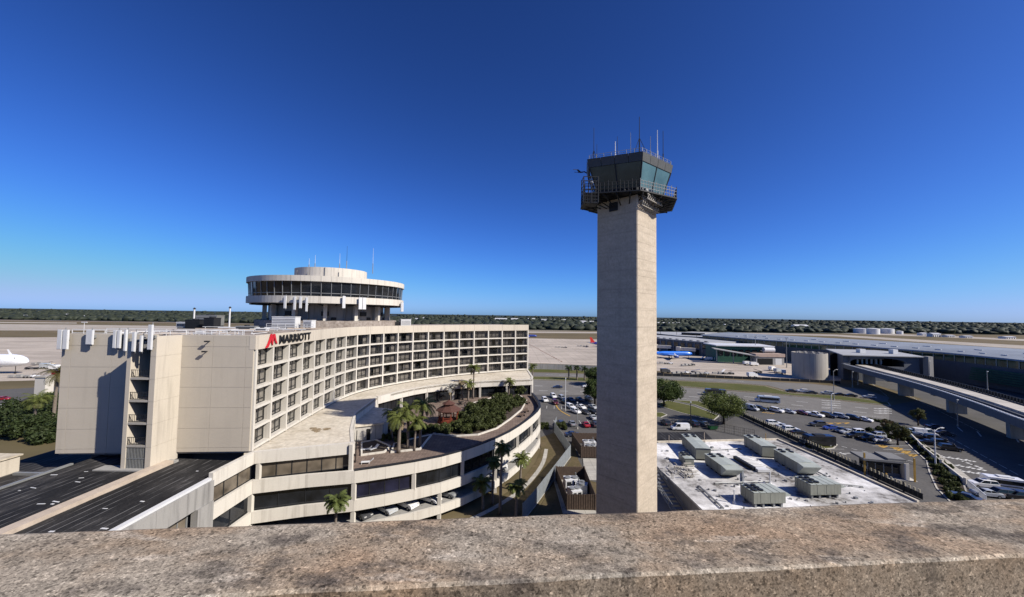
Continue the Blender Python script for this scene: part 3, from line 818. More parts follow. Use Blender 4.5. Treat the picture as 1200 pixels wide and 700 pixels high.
roof_unit((-56.2, 80), 3.6, 1.6, 1.0, 0.2, 'long low grey cabinet in the middle of the gravel hotel roof', METAL)
roof_unit((-49.0, 74), 2.0, 1.2, 0.9, 0.2, 'small low white cabinet on the gravel roof behind the sign', WHITEM)
pipes = MB(); rp = random.Random(3)
pt = thing('roof_pipework', 'tangle of white pipes and cable trays across the gravel hotel roof', 'pipework', (-55, 75, ZR))
trayb = MB()
for k in range(46):
    x = rp.uniform(-65, -44); y = rp.uniform(57.5, 88); L = rp.uniform(2, 9); a = rp.choice([0.05, 0.05, 0.05, PI / 2, 0.5]) + rp.uniform(-0.06, 0.06)
    c = Vector((math.cos(a), math.sin(a), 0)) * L / 2; p = Vector((x, y, ZR + rp.uniform(0.15, 0.7)))
    if rp.random() < 0.6:
        pipes.tube(p - c, p + c, rp.uniform(0.06, 0.14), n=6)
        for s in (-0.8, 0.8): pipes.box(p.x + c.x * s - 0.05, p.x + c.x * s + 0.05, p.y + c.y * s - 0.05, p.y + c.y * s + 0.05, ZR - 0.05, p.z)
    else: trayb.obox((x, y), L, rp.uniform(0.25, 0.7), p.z - 0.15, p.z, a).obox((x + c.x * .7, y + c.y * .7), 0.2, 0.3, ZR - 0.05, p.z - 0.1, a).obox((x - c.x * .7, y - c.y * .7), 0.2, 0.3, ZR - 0.05, p.z - 0.1, a)
for (a, b) in (((-65.5, 56.2), (-49.0, 56.8)), ((-49.8, 58.0), (-41.8, 58.6)), ((-65.0, 60.5), (-44, 62))):
    for z in (0.55, 1.05): pipes.tube((a[0], a[1], ZR + z), (b[0], b[1], ZR + z), 0.05, n=6)
    for q in range(8):
        t = q / 7; pipes.tube((a[0] + (b[0] - a[0]) * t, a[1] + (b[1] - a[1]) * t, ZR), (a[0] + (b[0] - a[0]) * t, a[1] + (b[1] - a[1]) * t, ZR + 1.05), 0.045, n=5)
pipes.build('pipe', WHITEM, pt); trayb.build('cable_tray', BEIGEM, pt)
mbv = [( -69.0, 92, 5.0, 'tall thin vent stack on the hotel roof left of the rotunda'), (-76.0, 90, 4.6, 'white flue behind the stair tower antennas')]
for x, y, h, lab in mbv:
    s_ = thing('vent_stack', lab, 'vent', (x, y, ZR)); MB().tube((x, y, ZR), (x, y, ZR + h), 0.2, 0.17, 10).build('flue', WHITEM, s_)
    MB().tube((x, y, ZR + h - 0.1), (x, y, ZR + h + 0.25), 0.34, 0.1, 10).build('cowl', DKMET, s_)

# ================================================================== PODIUM
ZPR, ZT = 15.0, 10.0
B = resample([(-33.2, 95.1), (-27.0, 106.5), (-18.1, 114.7), (-7.5, 119.9), (0.4, 122.1), (7.1, 124.3)], 4.2)
O_raw = [(-24.6, 60.7), (-18.7, 63.3), (-14.9, 65.4), (-10.4, 68.4), (-6.6, 72.4), (-3.0, 77.0), (0.7, 83.1), (4.5, 91.8), (7.0, 98.7), (8.3, 104.2), (8.5, 108.3), (8.0, 116.3), (7.1, 122.6)]
O = resample(O_raw, 4.6)
OL = [(-38.2, 49.4), (-38.0, 56.8), (-31.4, 59.0)] + O
INN = [(-25.2, 61.7), (-28.5, 69), (-32.4, 80), (-33.3, 95.1)]
pod = thing('hotel_podium', 'white banded podium curving out below the hotel with dark ribbon windows and a garage', 'building', (-20, 75, 0))
ring = offset(F, -0.9)
roofp = [(-38.7, 57.0)] + [(-25.3, 61.6)] + INN[1:] + B[1:] + [(7.6, 129), (6.6, 146.3)] + list(reversed(ring))
MB().prism(roofp, ZPR - 0.5, ZPR).build('roof', PODROOF, pod)
def bands(mb, pts, z0, z1, out, inn, joint=0.02):
    for i in range(len(pts) - 1):
        a = Vector(pts[i]); b = Vector(pts[i + 1])
    A = offset(pts, out); Bq = offset(pts, inn)
    for i in range(len(pts) - 1):
        a, b, c, d = Vector(A[i]), Vector(A[i + 1]), Vector(Bq[i + 1]), Vector(Bq[i])
        e = (b - a).normalized() * joint
        mb.prism([tuple(a + e), tuple(b - e), tuple(c - e), tuple(d + e)], z0, z1)
    mb.wall(pts, z0 + 0.02, z1 - 0.02, out - 0.03, inn + 0.03)
    return mb
bands(MB(), [(-38.2, 49.4), (-38.0, 56.9), (-31.5, 59.2), (-25.0, 61.6)], 13.35, ZPR + 0.12, 0, -0.6).build('upper_band', WHITEW, pod)
bands(MB(), B, 13.3, ZPR + 0.15, 0, -0.6).build('upper_band', WHITEW, pod)
MB().wall([(7.1, 124.3), (7.6, 129), (6.6, 146.4)], 6.0, ZPR + 0.15, 0, -0.6).build('end_wall', WHITEW, pod)
MB().wall(INN, ZT - 0.2, ZPR + 0.1, 0, -0.5).build('terrace_wall', WHITEW, pod)
bands(MB(), OL, 9.05, 11.0, 0, -0.45).build('terrace_parapet', WHITEW, pod)
bands(MB(), OL, 4.7, 6.4, 0, -0.45).build('middle_band', WHITEW, pod)
bands(MB(), OL, 1.15, 2.55, 0, -0.45).build('lower_band', WHITEW, pod)
MB().wall([p for p in O], 10.98, 11.12, 0.05, -0.6).build('handrail', DKMET, pod)
# floor plates
core_in = offset(OL, -0.4)
plate = core_in + [(6.0, 128), (-12, 130), (-40, 100), (-42, 60)]
MB().prism(plate, 9.0, ZT - 0.02).build('terrace_slab', CONC, pod)
MB().prism(plate, 4.9, 5.3).build('floor_slab', GREYC, pod)
MB().prism(plate, 2.2, 2.5).build('floor_slab', GREYC, pod)
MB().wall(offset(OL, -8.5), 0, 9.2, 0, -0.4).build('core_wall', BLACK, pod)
MB().wall(offset(OL, -0.75), 5.3, 9.05, 0, -0.05).build('void', BLACK, pod) if False else None
def pane_row(pts, z0, z1, inset, nper, mats, frame=True, name='window'):
    P = offset(pts, -inset)
    for i in range(len(P) - 1):
        a = Vector(P[i]); b = Vector(P[i + 1])
        w = MB().wall([tuple(a), tuple(b)], z0, z1, 0, -0.06).build(name, mats[i % len(mats)] if not callable(mats) else mats(i), pod)
        fb = MB()
        for k in range(nper + 1):
            q = a.lerp(b, k / nper); d = (b - a).normalized() * 0.05
            fb.wall([tuple(q - d), tuple(q + d)], z0, z1, 0.08, -0.02)
        fb.wall([tuple(a), tuple(b)], z0, z0 + 0.12, 0.07, -0.02)
        fb.build('frame', DKMET, w)
pane_row([(-38.2, 49.4), (-38.0, 56.9)], 11.0, 13.4, 0.55, 3, [GLASSB])
pane_row([(-37.3, 57.15), (-31.4, 59.2), (-25.6, 61.35)], 11.0, 13.4, 0.55, 3, [GLASSB])
pane_row(OL, 6.4, 9.1, 0.6, 2, lambda i: GLASSV if i in (3, 4) else GLASSD)
pane_row(B, ZT, 13.3, 0.9, 3, [GLASSD])
def col(p, z0, z1, w=0.6, rot=0): MB().obox(p, w, w, z0, z1, rot).build('column', WHITEW, pod)
for pts, idx, z0, z1 in ((offset(OL, -0.35), (1, 3, 5, 7, 9, 11, 13, 15, 17), 6.3, 9.1), (offset(OL, -0.4), (1, 3, 6, 9, 12, 15), 2.4, 4.8), (offset(OL, -0.4), (1, 3, 6, 9, 12, 15), 0, 1.3),
                         (offset(B, -0.4), (0, 2, 4, 6, 8, 10), ZT, 13.4)):
    for i in idx:
        if i < len(pts): col(pts[i], z0, z1)
col((-37.6, 57.4), 11, 13.4, 0.55); col((-25.4, 61.25), 9.0, ZPR - 0.05, 0.55)
# slim dark openings in the terrace wall
for k in range(4):
    t = 0.28 + k * 0.16
    a = Vector(INN[0]).lerp(Vector(INN[2]), t)
    MB().obox((a.x + 0.28, a.y), 0.12, 0.9, ZT, 12.6, math.radians(-70 + 90)).build('door', BLACK, pod)
# pool house: lower block against the terrace wall
ph = thing('terrace_annex', 'low stained stucco block with a flat roof against the terrace wall', 'building', (-28.5, 80, ZT))
MB().prism([(-32.0, 76.8), (-26.6, 79.4), (-25.2, 89), (-33.0, 92)], ZT, 12.9).build('wall', streaked('stained_stucco', (0.60, 0.57, 0.52), (0.16, 0.155, 0.15), 0.95), ph)
MB().prism([(-32.2, 76.4), (-26.3, 79.2), (-24.9, 89.2), (-33.0, 92.3)], 12.92, 13.25).build('roof', PODROOF, ph)
for q in (0.3, 0.62): 
    a = Vector((-26.6, 79.4)).lerp(Vector((-25.2, 89)), q); MB().obox((a.x + 0.06, a.y), 0.16, 1.0, ZT, 12.2, -0.14).build('door', BLACK, ph)
a = Vector((-32.0, 76.8)).lerp(Vector((-26.6, 79.4)), 0.55); MB().obox((a.x, a.y - .06), 0.7, 0.2, ZT, 12.3, 0.45).build('door', BLACK, ph)
# lower building at the left: black felt roof and grey fascia
low = thing('low_wing', 'low building with a seamed black felt roof below the hotel end wall', 'building', (-45, 40, 0))
MB().prism([(-61.0, 18), (-38.6, 18), (-38.6, 55.5), (-61.0, 57.0)], 13.9, 14.3).build('roof', FELT, low)
MB().box(-49.0, -47.7, 18, 54.3, 14.3, 14.75).build('roof_curb', BEIGEM, low)
MB().box(-48.95, -47.6, 54.3, 55.0, 14.3, 14.6).build('roof_curb', GREYC, low)
MB().box(-61.25, -60.85, 18, 53.4, 14.2, 14.52).build('roof_edge', METAL, low)
MB().box(-38.95, -38.35, 18, 49.9, 14.22, 14.5).build('roof_edge', WHITEM, low)
fas = MB()
for k in range(8): fas.box(-38.6, -38.15, 18 + k * 3.95, 18 + k * 3.95 + 3.92, 11.7, 14.2)
fas.box(-38.6, -38.2, 18, 49.6, 11.75, 14.15); fas.box(-38.75, -37.9, 46.9, 49.35, 0, 11.7)
fas.box(-38.6, -37.7, 18, 46.9, 8.0, 8.9); fas.box(-38.6, -37.9, 18, 46.9, 6.6, 7.9)
fas.build('fascia', GREYC, low)
for k in range(7):
    y = 18.4 + k * 4.05; w = MB().box(-39.2, -39.1, y, y + 3.9, 8.9, 11.7).build('window', GLASSB, low)
    MB().box(-39.1, -39.0, y + 1.25, y + 1.35, 8.9, 11.7).box(-39.1, -39.0, y + 2.6, y + 2.7, 8.9, 11.7).box(-39.1, -38.95, y + 3.85, y + 4.0, 8.9, 11.7).build('frame', METAL, w)
MB().box(-60.8, -39.4, 18.2, 55, 0, 13.9).build('wall', GREYC, low)
low2 = thing('flat_annex', 'flat black roofed annex at the far left edge beyond the pale roof edge', 'building', (-70, 45, 0))
MB().box(-110, -61.4, 18, 57.5, 12.4, 12.8).build('roof', FELT, low2); MB().box(-110, -61.6, 18.2, 57.3, 0, 12.4).build('wall', GREYC, low2)
MB().box(-61.6, -61.3, 18, 57.5, 12.3, 13.1).build('roof_edge', METAL, low2); MB().box(-69, -61.5, 53.2, 53.6, 12.75, 13.15).build('roof_edge', METAL, low2)
bx = thing('roof_block', 'plain cream block with a white roof at the left edge below the end wall', 'building', (-78, 50, 12.8))
MB().box(-90, -69.9, 44, 54.6, 12.78, 15.0).build('wall', STUCCO, bx); MB().box(-90.2, -69.7, 43.8, 54.8, 15.0, 15.2).build('roof', PODROOF, bx)
db_ = thing('service_block', 'dark shadowed service block behind the cream block beside the hotel foot', 'building', (-80, 66, 0))
MB().box(-79, -67.3, 57.8, 72, 0, 11.2).build('wall', GREYC, db_); MB().box(-79.2, -67.1, 57.6, 72.2, 11.2, 11.45).build('roof', FELT, db_)
# scraps of felt and paper lying on the roof
sc = MB(); rs = random.Random(9)
for k in range(24):
    sc.obox((rs.uniform(-60, -40), rs.uniform(36, 54)), rs.uniform(0.25, 0.9), rs.uniform(0.08, 0.22), 14.31, 14.34, rs.uniform(-0.2, 0.2))
tag(sc.build('roof_debris', WHITEM), 'pale scraps scattered over the black felt roof', 'debris', kind='stuff')

st_ = MB(); rs = random.Random(31); c0 = at(371, 504, ZPR)
for (dx, dy, R) in ((0, 0, 1.1), (1.5, .6, .8), (-1.1, .9, .7), (.6, -1.0, .6)):
    st_.sheet([(c0.x + dx + R * rs.uniform(.6, 1.2) * math.cos(2 * PI * k / 14), c0.y + dy + R * rs.uniform(.5, 1.1) * math.sin(2 * PI * k / 14)) for k in range(14)], ZPR + 0.006 + 0.004 * R)
tag(st_.build('roof_stain', plain('brown_ponding_stain', (0.34, 0.26, 0.16), 0.9, 0, .5, 1.5)), kind='structure')
# ================================================================== LAND
def poly_px(pts, z=0.0): return [xy(a, b, z) for a, b in pts]
g = MB(); R_ = 60000
g.add([(-R_, -R_, 0), (R_, -R_, 0), (R_, R_, 0), (-R_, R_, 0)], [(0, 1, 2, 3)])
struct('ground', g, FIELD)
struct('forest_floor', MB().sheet([(-R_ * .9, 1150), (-900, 1150), (0, 930), (700, 960), (1100, 1080), (2200, 1050), (R_ * .9, 1050), (R_ * .9, R_ * .9), (-R_ * .9, R_ * .9)], 0.3), FOREST)
# airfield strips
def strip_px(name, a, b, mat, z): return struct(name, MB().sheet(poly_px(list(a) + list(reversed(b))), z), mat)
strip_px('taxiway', [(-400, 396), (75, 395.5), (330, 399)], [(-400, 470), (-200, 452), (40, 446), (75, 444), (330, 440)], APRON, 0.03)
strip_px('runway', [(-300, 378), (75, 380.5), (330, 384)], [(-300, 387), (75, 387.5), (330, 390)], RUNW, 0.03)
strip_px('taxiway', [(-300, 376), (20, 377.6), (90, 378.2)], [(-300, 377.2), (20, 378.8), (90, 379.3)], RUNW, 0.03)
strip_px('apron', [(560, 395), (640, 397), (700, 398), (780, 402), (900, 410), (990, 420)], [(560, 425), (640, 426.2), (700, 428.5), (790, 436.5), (900, 443.5), (985, 448)], APRON, 0.04)
strip_px('runway', [(560, 388.2), (640, 388.6), (720, 389.2)], [(560, 390), (640, 390.4), (720, 391)], RUNW, 0.03)
strip_px('taxiway', [(560, 386.2), (640, 386.6), (720, 387)], [(560, 387.2), (640, 387.6), (720, 388.1)], RUNW, 0.03)
strip_px('runway', [(860, 386.2), (980, 389.0), (1100, 393.4), (1200, 397.6), (1500, 410)], [(860, 387.6), (980, 390.6), (1100, 395.2), (1200, 399.8), (1500, 413)], RUNW, 0.03)
strip_px('taxiway', [(860, 389.5), (980, 392.3), (1100, 399.6), (1200, 405), (1500, 420)], [(860, 391), (980, 394.2), (1100, 402.5), (1200, 409), (1500, 425)], RUNW, 0.03)
strip_px('dirt_track', [(-300, 371.5), (40, 374.9), (330, 379)], [(-300, 373.5), (40, 376.4), (330, 380.3)], ground_mat('bare_dirt', [(0.18, 0.14, 0.11), (0.24, 0.19, 0.15), (0.3, 0.25, 0.2)], 0.01, 0.1), 0.03)
# streets and car parks: one asphalt sheet, islands stand on it with kerbs
asph = [(20, 52), (300, 52), (300, 230), (222, 262), (205, 238), (186, 214)]
lotpoly = poly_px([(560, 442.5), (640, 446), (720, 449.5), (800, 454), (900, 462), (1040, 476.5)]) + [(190, 175), (215, 240), (300, 240), (300, 52), (10, 52), (10, 100)]
struct('car_park', MB().sheet(lotpoly, 0.03), ASPH)
struct('main_road', MB().sheet(poly_px([(540, 442), (640, 446), (720, 449.5), (800, 454), (900, 462), (960, 467.2), (1042, 476.5), (1042, 492), (960, 484.5), (870, 474), (790, 469), (700, 463.5), (640, 463), (540, 462)]), 0.05), ASPHL)
struct('service_road', MB().sheet(poly_px([(540, 436), (640, 437), (720, 439.5), (800, 441.5), (870, 446), (950, 450), (1012, 456.5), (1042, 466), (1040, 471), (985, 463.5), (930, 460), (900, 452), (870, 449.5), (800, 446), (720, 443.3), (640, 441.3), (540, 440)]), 0.05), ASPHL)
struct('left_road', MB().sheet(poly_px([(-500, 485), (-100, 463), (80, 452), (200, 448), (200, 458), (80, 464), (0, 474), (-100, 488), (-500, 530)]), 0.05), ASPH)
def island(name, pts, mat, h=0.13, kerb=True):
    struct(name, MB().prism(pts, 0.0, h), mat)
    if kerb:
        n = len(pts); a = sum(pts[i][0] * pts[(i + 1) % n][1] - pts[(i + 1) % n][0] * pts[i][1] for i in range(n))
        P = pts if a > 0 else list(reversed(pts))
        struct('kerb', MB().wall(P, 0.0, h + 0.02, 0.28, 0.0, True), KERB)
island('roadside_verge', poly_px([(540, 440.5), (640, 442), (720, 444), (800, 447), (870, 450.4), (897, 453), (925, 461), (985, 464.5), (1040, 472), (1043, 475.5), (960, 466.4), (900, 461), (800, 453), (720, 448.7), (640, 445.2), (540, 442)]), GRASSG)
struct('grass_verge', MB().sheet(poly_px([(540, 432), (640, 433), (700, 435.5), (720, 438.7), (640, 436.4), (540, 435.4)]), 0.04), GRASSG)
struct('grass_verge', MB().sheet(poly_px([(955, 446), (1000, 447.5), (1013, 455.5), (960, 449.8)]), 0.05), GRASS)
island('traffic_island', poly_px([(768, 474.5), (783, 469.8), (812, 476.2), (842, 487.5), (836, 492.5), (800, 484.5)]), GRASSG)
island('traffic_island', poly_px([(786, 469.3), (818, 470.6), (834, 476.5), (862, 485), (846, 487), (815, 474.8)]), GRASSG)
island('traffic_island', poly_px([(766, 483.5), (776, 484.2), (781, 486.5), (774, 489.5), (766, 488.5)]), GRASSG)
island('hotel_lawn', [(8.2, 112), (13.5, 117), (15.2, 96), (4.6, 70.5), (0.5, 62), (-14, 58), (-12, 64), (-5.2, 71), (2, 81.5), (6.5, 94.5), (8.5, 103)], GRASS, 0.1, False)
struct('hotel_path', MB().wall(resample([(-13, 63.4), (-5, 70.4), (1.8, 79.6), (6.9, 92), (9.0, 103)], 3), 0.0, 0.14, 1.3, 0.35), WALK)
island('enclosure_lawn', [(4.9, 70.3), (15.4, 96), (13.7, 116), (18, 108), (17.2, 96), (17.5, 84), (26, 78), (20, 62), (2, 62)], GRASS, 0.09, False)
struct('concrete_pad', MB().prism([(16.5, 84), (22.5, 84), (22.5, 96.5), (18.5, 96.5)], 0, 0.16), WALK)
struct('concrete_pad', MB().prism([(9.8, 69.8), (16.9, 69.8), (16.9, 85), (9.6, 85)], 0, 0.17), WALK)
island('planting_bed', poly_px([(1057, 513), (1068, 514), (1086, 528), (1105, 541), (1128, 567), (1136, 592), (1118, 592), (1099, 573), (1090, 553), (1087, 541), (1071, 527)]), MULCH)
island('planting_island', poly_px([(942, 524.5), (950, 519.5), (972, 518.5), (980, 521.5), (976, 525.8), (950, 527.5)]), GRASSG, 0.2)
struct('pavement', MB().prism([(x, y) for x, y in poly_px([(1062, 509), (1082, 526.5), (1108, 545.5), (1136, 569), (1142, 565), (1112, 541), (1086, 523), (1067, 507)])], 0, 0.14), WALK)
# markings
mk = MB()
def dash(a, b, w=0.18, z=0.07):
    a = Vector(a); b = Vector(b); d = (b - a).normalized(); n = Vector((-d.y, d.x)) * w / 2
    mk.add([(a.x + n.x, a.y + n.y, z), (a.x - n.x, a.y - n.y, z), (b.x - n.x, b.y - n.y, z), (b.x + n.x, b.y + n.y, z)], [(0, 1, 2, 3)])
def lane(pxs, step=9, L=3.0, w=0.3, z=0.08):
    pts = resample(poly_px(pxs), step)
    for i in range(len(pts) - 1):
        a = Vector(pts[i]); b = Vector(pts[i + 1]); d = (b - a).normalized(); dash(a, a + d * L, w, z)
lane([(560, 451), (640, 452.8), (720, 455.5), (800, 459.5), (900, 467.5), (1040, 481.5)], 10, 4, 0.45)
lane([(560, 457), (640, 458.3), (720, 460), (800, 464.5), (900, 472), (1040, 487)], 10, 4, 0.45)
lane([(640, 439.2), (720, 441.5), (800, 443.6), (880, 448)], 8, 4, 0.35)
lane([(700, 461.7), (790, 466.8), (870, 471.8), (960, 481.8), (1040, 490)], 5, 4.6, 0.2)
# arrows and word blocks near the bridge
for px in (1024, 1030, 1036):
    for k in range(3): 
        p = Vector(xy(px, 479 + k * 2.6)); dash(p, p + Vector((2.2, -0.9)), 0.7, 0.08)
for px in (963, 970, 977):
    for k in range(4):
        p = Vector(xy(px, 469.5 + k * 2.6 + (px - 963) * .05)); dash(p, p + Vector((2.2, -0.9)), 0.6, 0.08)
# bay lines of the car park
for k in range(11):
    p = Vector((88 + 0.02 * k, 134 - k * 3.1)); dash(p, p + Vector((5.0, 0.2)), 0.14)
for k in range(9):
    p = Vector((104, 128 - k * 3.1)); dash(p, p + Vector((11, 0.4)), 0.14)
for k in range(13):
    p = Vector((92, 160)) + Vector((0.9, -0.44)) * (k * 3.6); dash(p, p + Vector((-2.2, -4.6)), 0.14)
for k in range(13):
    p = Vector((14.0 + k * 2.9, 147)); dash(p, p + Vector((0.6, 5.0)), 0.14); dash(p + Vector((1, -20)), p + Vector((1, -15.5)), 0.14)
# dashed hatching on the street by the shuttle
rm = random.Random(4)
for (a, b, n) in (((1100, 535.5), (1140, 541.5), 9), ((1107, 543.8), (1152, 552), 8), ((1122, 552.3), (1172, 560), 10), ((1128, 541.5), (1148, 549), 5)):
    for k in range(n):
        t = k / (n - 1); p = Vector(xy(a[0] + (b[0] - a[0]) * t, a[1] + (b[1] - a[1]) * t))
        dash(p, p + Vector((0.9, 0.25)), 0.6, 0.08)
        if k % 2: dash(p + Vector((0.3, 0.9)), p + Vector((1.1, 1.1)), 0.4, 0.08)
# long lane lines in the shaded street
for a, b in (((1098, 505), (1196, 558.5)), ((1063, 463), (1150, 507)), ((1014, 443), (1040, 465)), ((1000, 447), (1030, 458))):
    pts = resample(poly_px([a, b]), 4.0)
    for i in range(len(pts) - 1):
        u, w = Vector(pts[i]), Vector(pts[i + 1]); dash(u, u.lerp(w, 0.8), 0.16, 0.075)
for a, b in (((1122, 501), (1128, 506)), ((1145, 506), (1150, 512)), ((1193, 545), (1199, 546)), ((1190, 513), (1194, 519))):
    dash(xy(*a), xy(*b), 0.35, 0.075)
p = Vector(xy(984, 532)); dash(p, p + Vector((3.2, 0.4)), 0.5); dash(p, p + Vector((1.1, 0.9)), 0.4); dash(p, p + Vector((1.2, -0.7)), 0.4)
lane([(975, 521), (1010, 529), (1045, 536), (1078, 543)], 2.2, 1.2, 0.25)
struct('road_markings', mk, WHITEP)
mk = MB()
for (a, b, n) in (((952, 498), (990, 497), 5), ((1031, 524), (1034, 525), 2), ((1048, 527), (1052, 528), 2), ((1057, 531), (1061, 531.5), 2), ((1066, 535), (1069, 535.5), 2)):
    for k in range(n):
        t = k / max(1, n - 1); p = Vector(xy(a[0] + (b[0] - a[0]) * t, a[1] + (b[1] - a[1]) * t))
        dash(p, p + Vector((2.6, 1.3)), 0.6, 0.075); dash(p + Vector((0.4, 1.7)), p + Vector((2.9, 1.5)), 0.4, 0.075)
for k in range(5):
    p = Vector(xy(893, 484)) + Vector((k * .7, -.4 * k)); dash(p, p + Vector((1.6, 1.0)), 0.35, 0.075)
a = resample(poly_px([(648, 468), (655, 480), (668, 488)]), 1.5)
for i in range(len(a) - 1): dash(a[i], a[i + 1], 0.5, 0.075)
# red and dark line painted across the apron
struct('yellow_markings', mk, YELLOWP)
mk = MB()
pts = resample(poly_px([(620, 403.5), (660, 425)]), 9)
for i in range(len(pts) - 1):
    u, w = Vector(pts[i]), Vector(pts[i + 1]); dash(u, u.lerp(w, 0.62), 1.1, 0.07)
pts = resample(poly_px([(772, 432), (900, 436), (960, 441)]), 6)
for i in range(len(pts) - 1): dash(pts[i], pts[i + 1], 0.5, 0.07)
struct('apron_markings', mk, plain('apron_paint_red', (0.20, 0.085, 0.05), 0.85, 0, 0.4, 1))

# ------------------------------------------------------------------ terrace of the podium
tpoly = offset(O, -0.44) + [(6.4, 124.2)] + list(reversed(offset(B, -0.8))) + list(reversed(INN[1:])) + [(-25.4, 62.0)]
tag(MB().prism(tpoly, ZT - 0.02, ZT + 0.03).build('terrace_paving', PAVER), kind='structure')
def bed(name, pts, mat, z0=ZT + 0.03, h=0.16):
    struct(name, MB().prism(pts, z0, z0 + h), mat)
    n = len(pts); a = sum(pts[i][0] * pts[(i + 1) % n][1] - pts[(i + 1) % n][0] * pts[i][1] for i in range(n))
    P = pts if a > 0 else list(reversed(pts))
    struct('kerb', MB().wall(P, z0, z0 + h + 0.16, 0.18, -0.12, True), WHITEW)
bed('planter_bed', poly_px([(424, 534.5), (450, 531), (457, 524.5), (440, 517), (424, 520)], ZT), MULCH)
bed('planter_bed', poly_px([(459, 531), (492, 527.5), (505, 511), (486, 515), (462, 521.5)], ZT), MULCH)
bed('planter_bed', poly_px([(508, 509.5), (535, 512), (560, 510.5), (582, 503), (598, 492), (611, 481), (617, 470), (606, 462.5), (580, 466), (555, 473), (546, 484), (530, 497)], ZT), MULCH)
rl = thing('terrace_railing', 'low dark railing of close bars along the terrace edge', 'railing', (-10, 70, ZT))
rb = MB(); P = resample(offset(O_raw, -1.0), 0.55)
for q in P[:70]: rb.box(q[0] - 0.06, q[0] + 0.06, q[1] - 0.06, q[1] + 0.06, ZT + 0.03, ZT + 0.9)
rb.wall(P[:70], ZT + 0.88, ZT + 0.98, 0.05, -0.05)
rb.build('rail', WOODB, rl)
# ================================================================== CONTROL TOWER
def rotp(p, a, c=(0, 0)): return (c[0] + p[0] * math.cos(a) - p[1] * math.sin(a), c[1] + p[0] * math.sin(a) + p[1] * math.cos(a))
TC = (19.1, 62.4); TZ = 55.0                 # centre and height of the shaft; tower scaled about the camera, set nearer
tw = thing('control_tower', 'tall square concrete air traffic control tower with a dark glazed cab', 'tower', (TC[0], TC[1], 0))
h = 3.56; ta = math.radians(46); ch = 0.13
sq = [(-h + ch, -h), (h - ch, -h), (h, -h + ch), (h, h - ch), (h - ch, h), (-h + ch, h), (-h, h - ch), (-h, -h + ch)]
sb = MB(); zz = 0.0
while zz < TZ - 0.3:
    z1 = min(zz + 2.65, TZ); sb.prism([rotp(p, ta, TC) for p in sq], zz, z1 - 0.025); zz = z1
sb.prism([rotp((p[0] * 0.993, p[1] * 0.993), ta, TC) for p in sq], 0, TZ)
sb.build('shaft', TOWC, tw)
def face_pt(side, u, d=0.0):
    """point on a shaft face: side 0 is the shaded face, 1 the sunlit face"""
    return rotp((u, -h - d), ta, TC) if side == 1 else rotp((-h - d, -u), ta, TC)
MB().obox(face_pt(0, -0.5, 0.04), 0.16, 1.5, TZ - 1.9, TZ - 0.5, ta).build('door', DKMET, tw)
# six-sided cab and walkway, a corner towards the camera
CABC = Vector((19.3, 61.6))
CABP = [(19.8, 56.6), (26.7, 61.9), (28.0, 66.2), (20.4, 69.6), (12.9, 65.6), (11.84, 59.9)]
WALKP = [(19.2, 55.9), (26.35, 59.6), (28.6, 66.8), (20.3, 70.4), (12.0, 66.4), (11.05, 57.9)]
def grow(P, k): return [tuple(CABC + (Vector(p) - CABC) * k) for p in P]
def cabsq(R): return grow(CABP, R / 7.6)
MB().prism(WALKP, TZ + 0.08, TZ + 0.26).build('platform', DKMET, tw)
for i in range(6):
    for k in range(4):
        e = Vector(grow(WALKP, .97)[i]).lerp(Vector(grow(WALKP, .97)[(i + 1) % 6]), (k + .3) / 4); q = Vector(TC) + (e - Vector(TC)).normalized() * 4.0
        MB().tube((e.x, e.y, TZ - .06), (q.x, q.y, TZ - 1.3), 0.1, n=5).tube((e.x, e.y, TZ - .14), (q.x, q.y, TZ - .14), 0.11, n=5).build('bracket', DKMET, tw)
# lattice of pale steel under the walkway on the sunlit side
lt = MB()
for q, (z0_, z1_), ue in ((0.7, (-1.75, -.15), 2.9), (1.5, (-.9, -.12), 2.2)):
    z0_ += TZ; z1_ += TZ; n_ = 9
    for k in range(n_):
        u0 = -3.3 + (ue + 3.3) * k / n_; u1 = u0 + (ue + 3.3) / n_; pa, pb = face_pt(1, u0, q), face_pt(1, u1, q)
        lt.tube((*pa, z0_), (*pb, z1_), 0.06, n=4).tube((*pa, z1_), (*pb, z0_), 0.06, n=4)
        lt.tube((*pa, z0_), (*face_pt(1, u0, 0.05), z0_ - .25), 0.05, n=4)
    for z in (z0_, z1_): lt.tube((*face_pt(1, -3.3, q), z), (*face_pt(1, ue, q), z), 0.06, n=4)
lt.build('lattice_screen', CONC, tw)
MB().prism(cabsq(4.6), TZ + .25, TZ + 1.6).build('cab_base', DKMET, tw)
zb, zt, Rb, Rt = TZ + 1.2, TZ + 5.2, 5.8, 7.15
hb, ht = cabsq(Rb), cabsq(Rt)
def cab_glass(name, lo, hi):
    mt, nt, b = new_mat(name)
    nt.links.new(ramp(nt, noise(nt, coords(nt), 0.3, 3), [(0.3, lo), (0.7, hi)]), b.inputs['Base Color']); b.inputs['Roughness'].default_value = 0.1; b.inputs['Specular IOR Level'].default_value = 0.6
    return mt
cgd, cgl = cab_glass('cab_glass_grey', (0.022, 0.034, 0.027), (0.07, 0.09, 0.072)), cab_glass('cab_glass_sky_tinted', (0.045, 0.10, 0.13), (0.085, 0.17, 0.20))  # same glass; the teal copy has a sky reflection put into its colour
